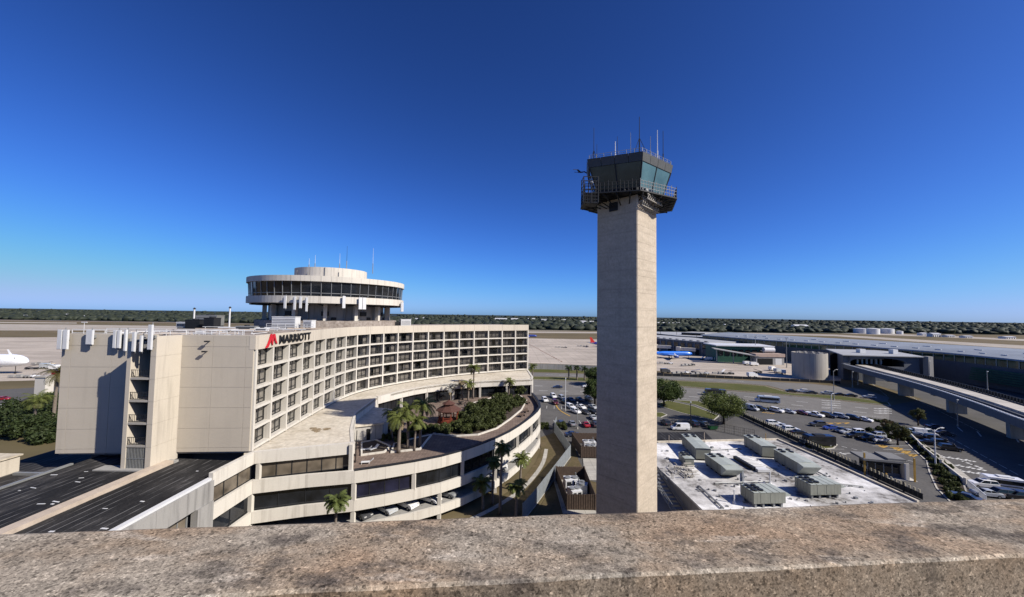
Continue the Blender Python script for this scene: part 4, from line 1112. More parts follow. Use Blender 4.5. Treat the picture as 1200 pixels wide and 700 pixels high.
for i in range(6):
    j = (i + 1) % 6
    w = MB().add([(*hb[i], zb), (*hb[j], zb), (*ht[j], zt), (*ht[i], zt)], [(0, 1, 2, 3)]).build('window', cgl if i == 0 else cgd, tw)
    fb = MB()
    for t in (0.0, 0.5):
        a = Vector(hb[i]).lerp(Vector(hb[j]), t); b = Vector(ht[i]).lerp(Vector(ht[j]), t); fb.tube((a.x, a.y, zb), (b.x, b.y, zt), 0.11, n=6)
    fb.tube((*hb[i], zb + 0.04), (*hb[j], zb + 0.04), 0.12, n=6)
    fb.build('frame', DKMET, w)
fasc = plain('cab_fascia_grey', (0.095, 0.10, 0.102), 0.6, 0.1, 0.25, 0.5)
fr = MB(); h0, h1 = cabsq(7.6), cabsq(7.3)
for i in range(6):
    j = (i + 1) % 6
    for s in range(4):
        p = [Vector(q[i]).lerp(Vector(q[j]), s / 4 + 0.004) for q in (h0, h1)]; q_ = [Vector(q[i]).lerp(Vector(q[j]), (s + 1) / 4 - 0.004) for q in (h0, h1)]
        fr.add([(p[1].x, p[1].y, zt - .08), (q_[1].x, q_[1].y, zt - .08), (q_[0].x, q_[0].y, zt + 1.28), (p[0].x, p[0].y, zt + 1.28)], [(0, 1, 2, 3)])
fr.build('roof_fascia', fasc, tw)
ZRF = zt + 1.2
MB().prism(cabsq(7.45), ZRF - .3, ZRF).build('roof', GREYC, tw); MB().prism(cabsq(7.25), zt - .1, zt + .03).build('soffit', DKMET, tw)
hp = grow(WALKP, 0.985)
for i in range(6):
    rl = MB(); j = (i + 1) % 6; a, b = Vector(hp[i]), Vector(hp[j]); n = 14
    for k in range(n):
        q = a.lerp(b, k / n); rl.box(q.x - 0.04, q.x + 0.04, q.y - 0.04, q.y + 0.04, TZ + .25, TZ + (2.05 if k % 3 == 0 else 1.75))
    for z in (.7, 1.25, 1.75): rl.tube((*hp[i], TZ + z), (*hp[j], TZ + z), 0.045, n=5)
    rl.build('railing', DKMET if i else METAL, tw)
re_ = random.Random(2)
for i in (5, 0):
    a, b = Vector(cabsq(6.4)[i]), Vector(cabsq(6.4)[(i + 1) % 6])
    for k in range(7):
        q = a.lerp(b, (k + 0.5 + re_.uniform(-0.2, 0.2)) / 7); MB().obox((q.x, q.y), re_.uniform(0.25, 0.7), 0.3, TZ + .25, TZ + .25 + re_.uniform(0.5, 1.2), re_.uniform(0, 3)).build('equipment_box', METAL if i == 0 else DKMET, tw)
cg = MB(); lp = Vector(hp[5])
cx0, cx1, cy0, cy1 = lp.x - 0.35, lp.x + 1.9, lp.y - 0.9, lp.y + 1.0
for x in (cx0, (cx0 + cx1) / 2, cx1):
    for y in (cy0, cy1): cg.box(x - 0.07, x + 0.07, y - 0.07, y + 0.07, TZ - 1.5, TZ + 2.6)
for z in (-1.5, -1.0, -.5, 0, .6, 1.2, 1.9, 2.55):
    for y in (cy0, cy1): cg.box(cx0, cx1, y - 0.04, y + 0.04, TZ + z - 0.04, TZ + z + 0.05)
    for x in (cx0, cx1): cg.box(x - 0.04, x + 0.04, cy0, cy1, TZ + z - 0.04, TZ + z + 0.05)
for k in range(9): cg.box(cx0 + k * 0.26, cx0 + k * 0.26 + 0.06, cy0 - 0.02, cy0 + 0.03, TZ - 1.5, TZ + .2)
cg.box(cx0, cx1, cy0, cy1, TZ - 1.6, TZ - 1.42)
cg.build('access_cage', DKMET, tw)
for px, top, dy, r, mm in ((696, 150, 1.2, .05, DKMET), (699.5, 169, 1.0, .04, DKMET), (721, 166, -1.6, .07, WHITEM), (723.5, 160, 1.6, .04, DKMET), (739, 155.5, 0, .045, METAL), (749.3, 137, -4.5, .06, DKMET),
                           (762.2, 160, -2.4, .045, METAL), (770.3, 152.5, -.8, .065, WHITEM), (777, 153.5, .8, .055, DKMET)):
    Y = TC[1] + dy; d = ray(px, top); t = (Y - CAM.y) / d.y; p = CAM + d * t
    am = MB().tube((p.x, p.y, ZRF), (p.x, p.y, ZRF + (p.z - ZRF) * 0.4), r * 1.7, n=6).tube((p.x, p.y, ZRF + (p.z - ZRF) * 0.4), (p.x, p.y, p.z), r, r * 0.7, 6)
    if px in (696, 749.3):
        am.tube((p.x, p.y, ZRF + (p.z - ZRF) * .45), (p.x + 1.3, p.y, ZRF + .05), 0.04, n=5).tube((p.x, p.y, ZRF + (p.z - ZRF) * .45), (p.x - 1.0, p.y - .4, ZRF + .05), 0.04, n=5)
    am.build('aerial', mm, tw)
hr = cabsq(7.2)
for i in range(6):
    rr_ = MB(); j = (i + 1) % 6
    for k in range(7):
        q = Vector(hr[i]).lerp(Vector(hr[j]), k / 7); rr_.tube((q.x, q.y, ZRF), (q.x, q.y, ZRF + .75), 0.04, n=5)
    rr_.tube((*hr[i], ZRF + .4), (*hr[j], ZRF + .4), 0.03, n=5).tube((*hr[i], ZRF + .75), (*hr[j], ZRF + .75), 0.03, n=5)
    rr_.build('roof_railing', METAL, tw)
MB().tube((lp.x + 1.0, lp.y - 0.2, TZ + 1.9), (lp.x + 1.0, lp.y - 0.45, TZ + 1.9), 0.28, 0.24, 12).build('lamp', WHITEM, tw)
# ------------------------------------------------------------------ bird
bp = CAM + ray(680, 202) * 62
bird = MB()
prof = [(-0.55, 0.02), (-0.3, 0.10), (0, 0.14), (0.3, 0.11), (0.5, 0.05), (0.62, 0.01)]
rings = []
for x, r in prof:
    rings.append([(bp.x + x, bp.y + r * math.cos(2 * PI * k / 8), bp.z + r * 0.9 * math.sin(2 * PI * k / 8)) for k in range(8)])
vs = [q for r in rings for q in r]
bird.add(vs, [(i * 8 + k, i * 8 + (k + 1) % 8, (i + 1) * 8 + (k + 1) % 8, (i + 1) * 8 + k) for i in range(5) for k in range(8)])
for sgn in (-1, 1):
    ws = [(0.22, 0, 0.03), (0.28, sgn * 0.7, 0.32), (0.05, sgn * 1.5, 0.16), (-0.12, sgn * 1.45, 0.14), (-0.1, sgn * 0.7, 0.28), (-0.22, 0, 0.02)]
    P = [(bp.x + x * 0.8 + y * 0.85, bp.y + y * 0.5, bp.z + z) for x, y, z in ws]
    Q = [(p[0], p[1], p[2] - 0.05) for p in P]
    bird.add(P + Q, [(0, 1, 4, 5), (1, 2, 3, 4), (11, 10, 7, 6), (10, 9, 8, 7), (0, 6, 7, 1), (1, 7, 8, 2), (2, 8, 9, 3), (3, 9, 10, 4), (4, 10, 11, 5)])
bird.add([(bp.x - 0.5, bp.y, bp.z), (bp.x - 0.95, bp.y - 0.15, bp.z), (bp.x - 0.95, bp.y + 0.15, bp.z), (bp.x - 0.5, bp.y, bp.z - 0.05)], [(0, 1, 2), (3, 2, 1), (0, 3, 1), (0, 2, 3)])
tag(bird.build('bird', plain('dark_feathers', (0.04, 0.035, 0.03), 0.8, 0, 0.3, 4)), 'dark bird gliding with raised wings left of the tower cab', 'bird')

# ================================================================== PARAPET AND GARAGE (where the photographer stands)
pa = Vector((-1.70, 1.25)); pb = Vector((2.17, 1.605)); pd = (pb - pa).normalized(); pn = Vector((pd.y, -pd.x))   # pn points back to the camera
par = []
nu = 520
prof = [(-0.03, -1.15), (0.0, -0.03), (0.008, -0.008), (0.028, 0.0)] + [(0.028 + (0.328 - 0.028) * k / 9, 0.0) for k in range(1, 10)] + [(0.338, -0.001), (0.343, -0.003), (0.346, -0.009), (0.362, -0.35), (0.362, -1.1)]
V = []; rp_ = np.random.default_rng(5)
L0, L1 = -12.0, 18.0
import mathutils.noise as mn
for i in range(nu + 1):
    s = L0 + (L1 - L0) * i / nu
    for (t, z) in prof:
        q = pa + pd * (s + 0.0) + pn * t
        w = Vector((q.x * 6, q.y * 6, z * 6))
        a = 0.003 * mn.noise(w * .5) + 0.0012 * mn.noise(w * 4)
        e = 0.003 * mn.noise(Vector((s * 5, t * 3, 1.7))) + 0.0015 * mn.noise(Vector((s * 37, t * 3, 5.7)))
        V.append((q.x + pn.x * e, q.y + pn.y * e, 35.277 + z + (a if z > -0.5 else 0)))
np_ = len(prof)
Fq = [(i * np_ + k, (i + 1) * np_ + k, (i + 1) * np_ + k + 1, i * np_ + k + 1) for i in range(nu) for k in range(np_ - 1)]
po = MB().add(V, Fq).build('concrete_parapet', PARAP)
EDGE, STAIN_SHADE = MATS['worn_aggregate_edge'], MATS['stained_shaded_aggregate']
po.data.materials.append(EDGE); po.data.materials.append(STAIN_SHADE)
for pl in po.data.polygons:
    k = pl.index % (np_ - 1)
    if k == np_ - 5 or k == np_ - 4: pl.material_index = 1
    elif k >= np_ - 3: pl.material_index = 2  # front face: stain and its dimmer light both put into this tone
tag(po, 'weathered speckled concrete parapet across the bottom of the view', 'parapet')
gar = thing('parking_garage', 'concrete parking garage deck carrying the weathered parapet', 'garage', (0, -20, 0))
MB().prism([(-70, -60), (70, -60), (70, 0.9), (17, 2.75), (-1.7, 1.1), (-14, 0.1), (-70, 0.1)], 33.6, 34.15).build('deck', CONC, gar); MB().box(-69, 69, -59, 0.6, 0, 33.6).build('wall', GREYC, gar)
for sgn, x0, x1 in ((0, -70, -13.8), (1, 16.3, 70)): MB().box(x0, x1, 0.55, 0.88, 34.15, 35.2).build('parapet_wall', CONC, gar)
# ================================================================== PLANTS
def frond(V, Fc, base, ang, elev, L, droop, w, rng, n=9):
    """a feather frond: arching stalk with leaflets either side"""
    p = np.array(base, float); el = elev; pts = [p.copy()]; dirs = []
    for k in range(n):
        d = np.array([math.cos(ang) * math.cos(el), math.sin(ang) * math.cos(el), math.sin(el)]); dirs.append(d)
        p = p + d * L / n; pts.append(p.copy()); el -= droop / n * (0.6 + k / n)
    side = np.array([-math.sin(ang), math.cos(ang), 0.0])
    for k in range(n):
        t = k / n; d = dirs[k]; up = np.cross(side, d)
        a, b = pts[k], pts[k + 1]
        i0 = len(V); V.extend([a - side * 0.03, a + side * 0.03, b + side * 0.025, b - side * 0.025]); Fc.append((i0, i0 + 1, i0 + 2, i0 + 3))
        for q in (0.0, 0.5):
            m_ = a + (b - a) * q
            lw = w * math.sin(PI * min(1, 0.18 + 0.82 * (t + q / n))) ** 0.7 * rng.uniform(0.8, 1.15) + 0.05
            for s in (-1, 1):
                tip = m_ + side * s * lw * 0.85 + d * lw * 0.55 - np.array([0, 0, lw * rng.uniform(0.25, 0.6)])
                i0 = len(V); th = d * 0.085
                V.extend([m_ - th, m_ + th, tip + th * 0.25, tip - th * 0.25]); Fc.append((i0, i0 + 1, i0 + 2, i0 + 3))

def palm(x, y, z0, zc, label, crown=2.6, n=24, r=0.22, lean=(0, 0), seed=0, mat=None, group=None, w=0.62, name='palm_tree', dead=3):
    rng = np.random.default_rng(seed + 100)
    t = thing(name, label, 'palm tree', (x, y, z0), 0, group)
    H = zc - z0; pts = []; rad = []
    for k in range(9):
        u = k / 8; pts.append((lean[0] * u * u, lean[1] * u * u, H * u - 0.05)); rad.append(r * (1.25 - 0.45 * u) * (1 + 0.06 * math.sin(k * 2.3)))
    MB().path(pts, rad, 9).build('trunk', BARK, t, world=False, smooth=True)
    top = pts[-1]
    V = []; Fc = []
    for k in range(n):
        a = 2 * PI * k / n * 2.4 + rng.uniform(-0.3, 0.3); e = rng.uniform(-0.35, 1.25)
        frond(V, Fc, top, a, e, crown * rng.uniform(0.85, 1.15), rng.uniform(1.3, 2.0), w, rng)
    raw('crown', V, Fc, mat or PALM, t)
    if dead:
        V = []; Fc = []
        for k in range(dead):
            frond(V, Fc, (top[0], top[1], top[2] - 0.2), rng.uniform(0, 6.28), -0.7, crown * 0.7, 0.9, w * 0.6, rng)
        raw('dry_frond', V, Fc, PALMDRY, t)
    return t
G1 = 'palms in the near terrace bed'
palm(*xy(467, 531, 10), 10.1, 16.6, 'thick terrace palm with the yellowest crown at the left of the near bed', 3.2, 30, .3, (.2, 0), 1, None, G1)
palm(*xy(478, 527, 10), 10.1, 17.6, 'terrace palm second from the left in the near bed', 3.0, 28, .24, (-.3, .2), 2, None, G1)
palm(*xy(485.5, 528.5, 10), 10.1, 15.7, 'shortest thin terrace palm standing between two taller ones in the near bed', 2.4, 22, .18, (.3, 0), 3, None, G1)
palm(*xy(492, 524.5, 10), 10.1, 18.1, 'tallest terrace palm at the right end of the near bed', 3.1, 28, .24, (.5, .2), 4, None, G1)
palm(*xy(459, 516, 10), 10.1, 15.6, 'short leafy palm close to the terrace wall behind the near bed', 2.5, 24, .2, (0, 0), 5, None, G1)
G2 = 'tall palms at the far terrace windows'
palm(-11.6, 117.5, 10, 19.4, 'tallest far terrace palm rising above the roof edge', 2.8, 22, .22, (.2, 0), 6, None, G2, dead=4)
palm(-12.8, 114.5, 10, 15.2, 'far terrace palm with a thin sagging crown beside the tallest', 2.6, 14, .26, (.2, 0), 7, None, G2, dead=7)
palm(-14.6, 115.5, 10, 14.9, 'bare greyish far palm with arching dry fronds', 2.9, 9, .2, (-.6, 0), 8, PALMDRY, G2)
palm(-17.6, 111.5, 10, 14.4, 'grey dried palm left of the bare arching one', 2.8, 12, .18, (-.3, 0), 9, plain('grey_dead_frond', (0.26, 0.25, 0.23), 0.9, 0, 0.3, 2), G2)
palm(-0.6, 119.5, 10, 15.0, 'far terrace palm near the right end of the ribbon window', 2.3, 18, .2, (.2, 0), 10, None, G2)
G3 = 'palms on the shaded lawn below the podium'
palm(-1.6, 69.4, 0, 12.0, 'tallest palm on the shaded lawn in front of the podium bands', 2.0, 26, .24, (.2, 0), 11, None, G3)
palm(-4.8, 70.8, 0, 5.0, 'pale green short palm close to the podium garage', 2.2, 26, .22, (-.3, 0), 12, None, G3)
palm(1.2, 66.8, 0, 6.3, 'palm at the corner of the lawn, lowest of the shaded group', 2.2, 26, .22, (.1, 0), 13, None, G3)
palm(2.2, 78.5, 0, 6.6, 'dense dark palm close to the curved podium wall', 2.3, 28, .22, (.2, 0), 14, None, G3)
palm(-3.2, 73.0, 0, 8.0, 'dark palm just behind the pale short one', 1.9, 22, .22, (.2, 0), 15, None, G3)
palm(-23.2, 51.5, 0, 11.0, 'bright green fan shaped palm before the left podium bands', 1.9, 34, .17, (.1, 0), 16, leafy('bright_palm_frond', (0.10, 0.125, 0.035)), None, w=0.5, dead=2)
G4 = 'palms by the roadside verge'
for k, (px, py, hh, lab) in enumerate(((666.5, 445, 6.8, 'leftmost of the three dark palms by the verge'), (676, 445.5, 7.2, 'middle one of the three dark palms by the verge'), (685, 446, 6.8, 'rightmost of the three dark palms by the verge'))):
    x, y = xy(px, py); palm(x, y, 0, hh, lab, 2.8, 34, .38, (0, 0), 20 + k, leafy('dark_palm_frond', (0.04, 0.06, 0.02)) if k == 0 else MATS['dark_palm_frond'], G4)
x, y = xy(624, 447); palm(x, y, 0, 8.3, 'bushy palm beyond the right end of the hotel', 3.2, 36, .34, (0, 0), 24, None, None)

def tree(x, y, H, R, label, seed, mat=None, trunkh=None, z0=0.0, name='oak_tree', leaf=0.30, per=110, nclump=64, flat=0.75, cat='tree', group=None, dense=1.0):
    rng = np.random.default_rng(seed + 500)
    t = thing(name, label, cat, (x, y, z0), 0, group)
    th = trunkh or H * 0.32
    mb = MB().path([(0, 0, -0.1), (0.05, 0, th * 0.5), (0.0, 0.1, th), (0.1, 0.1, th + (H - th) * 0.45)], [H * 0.045, H * 0.035, H * 0.03, H * 0.014], 9)
    cl = []
    for k in range(nclump):
        a = rng.uniform(0, 2 * PI); u = rng.uniform(-1, 1); rad = rng.uniform(0.35, 1.0) ** 0.6
        c = np.array([R * 0.82 * rad * math.sqrt(max(0, 1 - u * u)) * math.cos(a), R * 0.82 * rad * math.sqrt(max(0, 1 - u * u)) * math.sin(a), th + (H - th) * (0.5 + 0.42 * u * rad)])
        s = R * rng.uniform(0.14, 0.30)
        cl.append((c[0], c[1], c[2], s, s, s * 0.75))
        if k < 16:
            mid = (c[0] * 0.45, c[1] * 0.45, th + (c[2] - th) * 0.45 + 0.3)
            mb.path([(0, 0, th * 0.9), mid, (c[0], c[1], c[2])], [H * 0.018, H * 0.011, H * 0.004], 6)
    mb.build('trunk', OAKBARK, t, world=False, smooth=True)
    V, Fc = leaf_cloud(cl, int(per * dense), leaf, rng, flat)
    raw('crown', V, Fc, mat or OAK, t)
    return t
x, y = xy(848, 497); tree(x, y, 10.6, 8.6, 'round spreading oak with a dark trunk beside the picket fence', 1, leafy('yellow_green_oak_leaf', (0.10, 0.125, 0.03), .5), 2.6, leaf=.26, per=125, nclump=80)  # this oak has a lighter, yellower leaf colour
x, y = xy(778, 476); tree(x, y, 11.0, 8.4, 'dense dark oak just right of the control tower', 2, None, 2.2, nclump=110, per=130)
x, y = xy(697, 474); tree(x, y, 10.4, 5.5, 'dark oak half hidden behind the left of the control tower', 3, None, 2.2, nclump=90)
x, y = xy(699, 452); tree(x, y, 9.5, 6.5, 'dark tree behind the control tower near the verge palms', 4, None, 2.0, nclump=90)
x, y = xy(1052, 522); tree(x, y, 6.4, 3.1, 'slender olive green tree at the corner of the car park', 5, leafy('olive_leaf', (0.07, 0.075, 0.022), .5), 2.0, leaf=.22, per=90, nclump=44)
x, y = xy(1042, 513); tree(x, y, 5.6, 2.4, 'thin reddish green tree left of the slender olive one', 6, leafy('reddish_leaf', (0.085, 0.06, 0.022), .5), 1.9, leaf=.2, per=60, nclump=34)
x, y = xy(1076, 499); tree(x, y, 6.2, 2.6, 'narrow pale tree standing before the shadow of the bridge', 7, leafy('pale_leaf', (0.085, 0.09, 0.03), .5), 1.8, leaf=.2, per=70, nclump=40)
# terrace planting
x, y = xy(609, 470, ZT); tree(x, y, 4.6, 2.1, 'small round tree on the terrace by the right end', 8, SHRUB, 1.9, z0=ZT, leaf=.2, per=90, nclump=40, name='small_tree')
def shrub_mass(name, label, cat, spots, z0, mat, leaf=0.2, per=260, seed=0, kind=None, flat=0.7):
    rng = np.random.default_rng(seed + 900); cl = []
    for (x, y, r, h) in spots:
        for k in range(int(7 + r * 5)):
            a = rng.uniform(0, 2 * PI); q = r * math.sqrt(rng.uniform(0, 1)); s = r * rng.uniform(0.22, 0.4)
            zz = z0 + h * rng.uniform(0.25, 0.85) * (1 - 0.45 * (q / r) ** 2)
            cl.append((x + q * math.cos(a), y + q * math.sin(a), zz, s, s, min(s, h * 0.35)))
    V, Fc = leaf_cloud(cl, per, leaf, rng, flat)
    o = raw(name, V, Fc, mat)
    return tag(o, label, cat, None, kind)
def spots_px(lst, z): return [(*xy(a, b, z), r, h) for a, b, r, h in lst]
shrub_mass('shrubbery', 'mass of dark green shrubs filling the far terrace bed', 'shrubs',
           spots_px([(545, 505, 2.2, 2.6), (556, 504, 2.4, 3.0), (568, 501, 2.4, 3.2), (580, 495, 2.4, 3.2), (560, 494, 2.6, 3.2), (572, 489, 2.6, 3.2), (588, 486, 2.4, 3.0), (556, 483, 2.4, 3.0), (568, 479, 2.6, 3.0),
                     (582, 477, 2.8, 3.2), (596, 476, 2.8, 3.2), (606, 474, 2.4, 2.6), (590, 470, 2.6, 2.8), (538, 500, 1.8, 2.3), (547, 493, 2.2, 2.8)], ZT + 0.2), ZT + 0.2, SHRUB, .21, 210, 1, 'stuff')
shrub_mass('shrubbery', 'dark ground shrubs in the shade behind the near terrace palms', 'shrubs',
           spots_px([(500, 507, 1.7, 1.8), (511, 506, 1.7, 1.8), (522, 508, 1.6, 1.7), (492, 509, 1.4, 1.6), (470, 519, 1.3, 1.5), (478, 514, 1.3, 1.6), (462, 512, 1.2, 1.8), (453, 517, 1.0, 1.5), (486, 505, 1.3, 1.7)], ZT), ZT + 0.1, SHRUB, .2, 190, 2, 'stuff')
shrub_mass('bush', 'yellow green bush beside the red gazebo', 'bush', spots_px([(543, 493, 1.5, 1.9), (538, 495, 1.1, 1.5)], ZT), ZT + 0.1, SHRUBL, .17, 170, 3)
shrub_mass('bush', 'pale green bush in front of the gazebo steps', 'bush', spots_px([(521, 505, 1.5, 1.9)], ZT), ZT + 0.1, leafy('pale_bush_leaf', (0.085, 0.10, 0.035), .5), .17, 200, 4)
shrub_mass('hedge', 'dark clipped hedge between the main road and the parked cars', 'hedge',
           spots_px([(872 + k * 10.5, 477.5 + k * 1.12, 1.2, 1.0) for k in range(17)], 0), 0.05, SHRUB, .22, 120, 5)
shrub_mass('hedge', 'green hedge along the curved kerb behind the white wall', 'hedge',
           spots_px([(1066, 517, 1.2, 1.2), (1074, 522, 1.3, 1.2), (1082, 529, 1.3, 1.2), (1090, 535, 1.5, 1.2), (1096, 543, 1.7, 1.3), (1101, 551, 1.7, 1.3), (1107, 559, 1.7, 1.3), (1112, 568, 1.6, 1.3), (1117, 577, 1.6, 1.3), (1121, 586, 1.5, 1.3), (1108, 549, 1.2, 1.2), (1117, 563, 1.1, 1.2)], 0), 0.1, SHRUB, .2, 190, 6)
shrub_mass('bush', 'low bushes on the small island under the black bus', 'bush', spots_px([(948, 524, 1.2, .7), (956, 523, 1.2, .8), (965, 522.5, 1.2, .7), (973, 522, 1.0, .6)], 0), 0.2, SHRUB, .18, 110, 7)
shrub_mass('bush', 'round bush at the end of the slatted fence by the lawn', 'bush', spots_px([(657, 503, 1.9, 2.4)], 0), 0.05, SHRUB, .22, 240, 8)
shrub_mass('bush', 'bush between the podium and the car park entrance', 'bush', spots_px([(638, 502, 1.6, 2.0), (633, 501, 1.3, 1.6)], 0), 0.05, SHRUB, .22, 200, 9)
shrub_mass('hedge', 'green hedge under the thin trees at the car park corner', 'hedge', spots_px([(1028, 511, 1.4, 1.4), (1036, 512, 1.4, 1.4), (1046, 514, 1.4, 1.4), (1056, 516, 1.3, 1.3), (1020, 506, 1.2, 1.2), (1030, 504, 1.2, 1.2)], 0), 0.05, SHRUB, .2, 130, 10)
# left grounds below the hotel end
shrub_mass('shrubbery', 'thick dark shrubs and trees at the far left beside the hotel', 'shrubs',
           [(-152, 118, 6, 6.5), (-142, 112, 6, 5.5), (-134, 108, 5, 6.0), (-126, 106, 5, 5.0), (-120, 110, 5, 5.5), (-148, 126, 6, 6.0), (-138, 128, 6, 5.0), (-128, 122, 6, 4.0), (-118, 119, 5, 4.5), (-158, 132, 6, 7), (-162, 122, 6, 7), (-112, 108, 4, 4.5)], 0.0, leafy('deep_mixed_leaf', (0.036, 0.052, 0.017), 0.75), .42, 150, 11, 'stuff')
shrub_mass('shrubbery', 'row of lighter shrubs along the left road', 'shrubs',
           [(-178 + k * 6.5, 158 - k * 0.7, 2.6, 2.6) for k in range(13)], 0.0, leafy('mid_shrub_leaf', (0.055, 0.085, 0.024), .5), .34, 170, 12, 'stuff')
palm(-140, 112, 0, 9.5, 'broad dark palm at the far left among the shrubs', 4.2, 34, .35, (.3, 0), 31, None, None, w=0.9)
x, y = xy(62, 500); palm(x, y, 0, 16.5, 'large drooping palm with dry fronds beside the beige end wall', 5.0, 26, .4, (0.6, 0), 33, leafy('brownish_palm_frond', (0.11, 0.10, 0.035), .45), None, w=1.1, dead=10)
shrub_mass('bush', 'flat topped evergreen clump on the airfield grass beyond the light piers', 'bush', [(205 + k * 6.5, 640 + (k % 3) * 14, 11, 12 - abs(k - 6)) for k in range(15)], 0, FOREST, 1.2, 160, 13)

# ------------------------------------------------------------------ far-off wood, one mass of crowns
rng = np.random.default_rng(77)
import bmesh
bm = bmesh.new(); bmesh.ops.create_icosphere(bm, subdivisions=2, radius=1.0)
bm.verts.ensure_lookup_table()
IV = np.array([v.co[:] for v in bm.verts]); IF = np.array([[v.index for v in f.verts] for f in bm.faces]); bm.free()
def crowns(cnt, y0, y1, r0, r1, hk):
    Vs, Fs = [], []; k0 = 0
    u = rng.uniform(0, 1, cnt); Y = 1 / (1 / y0 + (1 / y1 - 1 / y0) * u ** 1.0)
    X = rng.uniform(-1.75, 1.75, cnt) * Y
    for i in range(cnt):
        edge = np.interp(X[i], [-2000, -900, 0, 700, 1100, 2200, 4000], [1180, 1180, 960, 990, 1110, 1080, 1080])
        if Y[i] < edge: continue
        r = rng.uniform(r0, r1) * (1 + Y[i] / 5000)
        n = np.array([r * rng.uniform(0.9, 1.4), r * rng.uniform(0.9, 1.4), hk * r * rng.uniform(0.7, 1.15)])
        j = IV * (1 + 0.22 * rng.normal(size=(len(IV), 1))) * n + np.array([X[i], Y[i], n[2] * 0.65])
        Vs.append(j); Fs.append(IF + k0); k0 += len(IV)
    return np.concatenate(Vs), np.concatenate(Fs)
V, Fc = crowns(9500, 900, 9000, 5.5, 10.5, 0.75)
tag(raw('far_woodland', V, Fc, FOREST), 'flat dark green woodland along the whole horizon', 'woodland', kind='stuff')
# ================================================================== FENCES AND ENCLOSURES ON THE LAWN
SLAT = plain('pale_fence_slat', (0.33, 0.36, 0.38), 0.6, 0.1, 0.25, 2)
def slat_fence(pts, h, label):
    f = thing('slatted_fence', label, 'fence', (pts[0][0], pts[0][1], 0)); P = resample(pts, 2.4) if len(pts) > 2 else pts
    pan = MB()
    for i in range(len(pts) - 1):
        a, b = Vector(pts[i]), Vector(pts[i + 1]); L = (b - a).length; n = int(L / 0.22)
        for k in range(n):
            u = a.lerp(b, k / n); w = a.lerp(b, (k + 0.78) / n)
            pan.wall([tuple(u), tuple(w)], 0.12, h, 0.02, -0.02)
    pan.build('mesh_panel', SLAT, f)
    for i in range(len(pts) - 1):
        a, b = Vector(pts[i]), Vector(pts[i + 1]); n = max(1, round((b - a).length / 2.6))
        for k in range(n + (1 if i == len(pts) - 2 else 0)):
            q = a.lerp(b, k / n); MB().tube((q.x, q.y, 0), (q.x, q.y, h + 0.15), 0.06, n=6).build('post', METAL, f)
    MB().wall(pts, 0.0, 0.14, 0.12, -0.12).build('base_kerb', KERB, f)
    return f
slat_fence([xy(612, 612), xy(626.7, 594), xy(640.7, 574.8), xy(668.6, 535.8), xy(649.5, 506.5), xy(652, 500)], 3.1, 'pale slatted chain link fence bending across the dry lawn')
def board_box(poly, h, label, gatecol=None):
    f = thing('board_enclosure', label, 'enclosure', (poly[0][0], poly[0][1], 0), 0, 'board enclosures by the tower')
    n = len(poly)
    for i in range(n):
        a, b = Vector(poly[i]), Vector(poly[(i + 1) % n]); L = (b - a).length; k_ = max(3, int(L / 0.42)); mb = MB()
        for k in range(k_):
            u = a.lerp(b, k / k_); w = a.lerp(b, (k + 0.72) / k_); mb.wall([tuple(u), tuple(w)], 0.17, h, 0.05, -0.03)
        mb.wall([tuple(a), tuple(b)], 0.18, h - 0.1, -0.03, -0.07)
        mb.build('board_panel', WOODB, f)
        MB().box(a.x - 0.12, a.x + 0.12, a.y - 0.12, a.y + 0.12, 0, h + 0.1).build('post', WOODB, f)
    return f
board_box([(10.7, 71.2), (16.0, 71.2), (16.4, 84), (10.2, 84)], 3.0, 'brown board enclosure around white machinery at the tower foot')
board_box([(18.2, 97), (24.6, 97), (26.2, 108), (17.6, 108)], 3.0, 'brown board enclosure farther back, between the car park and the tower')
def machine(p, label, rz=0.0, s=1.0):
    g_ = thing('generator', label, 'generator', (p[0], p[1], 0.17), rz, 'machines inside the board enclosures')
    MB().box(-1.5 * s, 1.5 * s, -1.2, 1.2, 0.3, 1.9).box(-1.4 * s, 1.4 * s, -1.1, 1.1, 0.0, 0.3).build('body', WHITEM, g_, world=False)
    for x in (-0.8 * s, 0.75 * s): MB().tube((x, 0, 1.9), (x, 0, 2.15), 0.62, n=16).build('fan', METAL, g_, world=False)
    MB().box(-1.2 * s, -0.3 * s, -1.24, -1.19, 0.5, 1.6).box(0.2 * s, 1.2 * s, -1.24, -1.19, 0.5, 1.6).build('louvre', DKMET, g_, world=False)
    MB().tube((1.1 * s, 0.7, 1.9), (1.1 * s, 0.7, 2.7), 0.12, n=8).build('exhaust_pipe', METAL, g_, world=False)
    return g_
machine((13.0, 80.4), 'white generator with two round fans in the near board enclosure', 0.1, 1.0)
machine((12.9, 75.6), 'low white machine nearest the slats of the near board enclosure', 0.3, 0.7)
machine((14.7, 78.0), 'small white machine beside the wall of the near board enclosure', 1.3, 0.55)
machine((21.6, 104.0), 'white chiller inside the farther board enclosure', 0.05, 1.1)
machine((21.2, 100.2), 'small white machine inside the farther board enclosure', 0.1, 0.8)

# ================================================================== LOW BUILDING WITH ROOF PLANT
ZL = 5.0
lb = thing('plant_building', 'low flat building with a dirty white roof full of grey air handlers', 'building', (45, 75, 0))
RP = [xy(770, 547, ZL), xy(752, 517, ZL), xy(912, 514.5, ZL), xy(980, 544.5, ZL), xy(1076, 588, ZL), (70, 50), (31.8, 50)]
MB().prism(RP, ZL - 0.35, ZL).build('roof', WROOF, lb)
MB().prism(offset(RP, 0.25, True), 0, ZL - 0.36).build('wall', GREYC, lb)
pc_ = MB(); A = [xy(770, 519, ZL), xy(911, 515.8, ZL), xy(979, 545.5, ZL), xy(1075, 589, ZL)]
pc_.wall(A, ZL - 0.02, ZL + 0.35, 0.05, -0.35)
pc_.build('roof_kerb', PODROOF, lb)
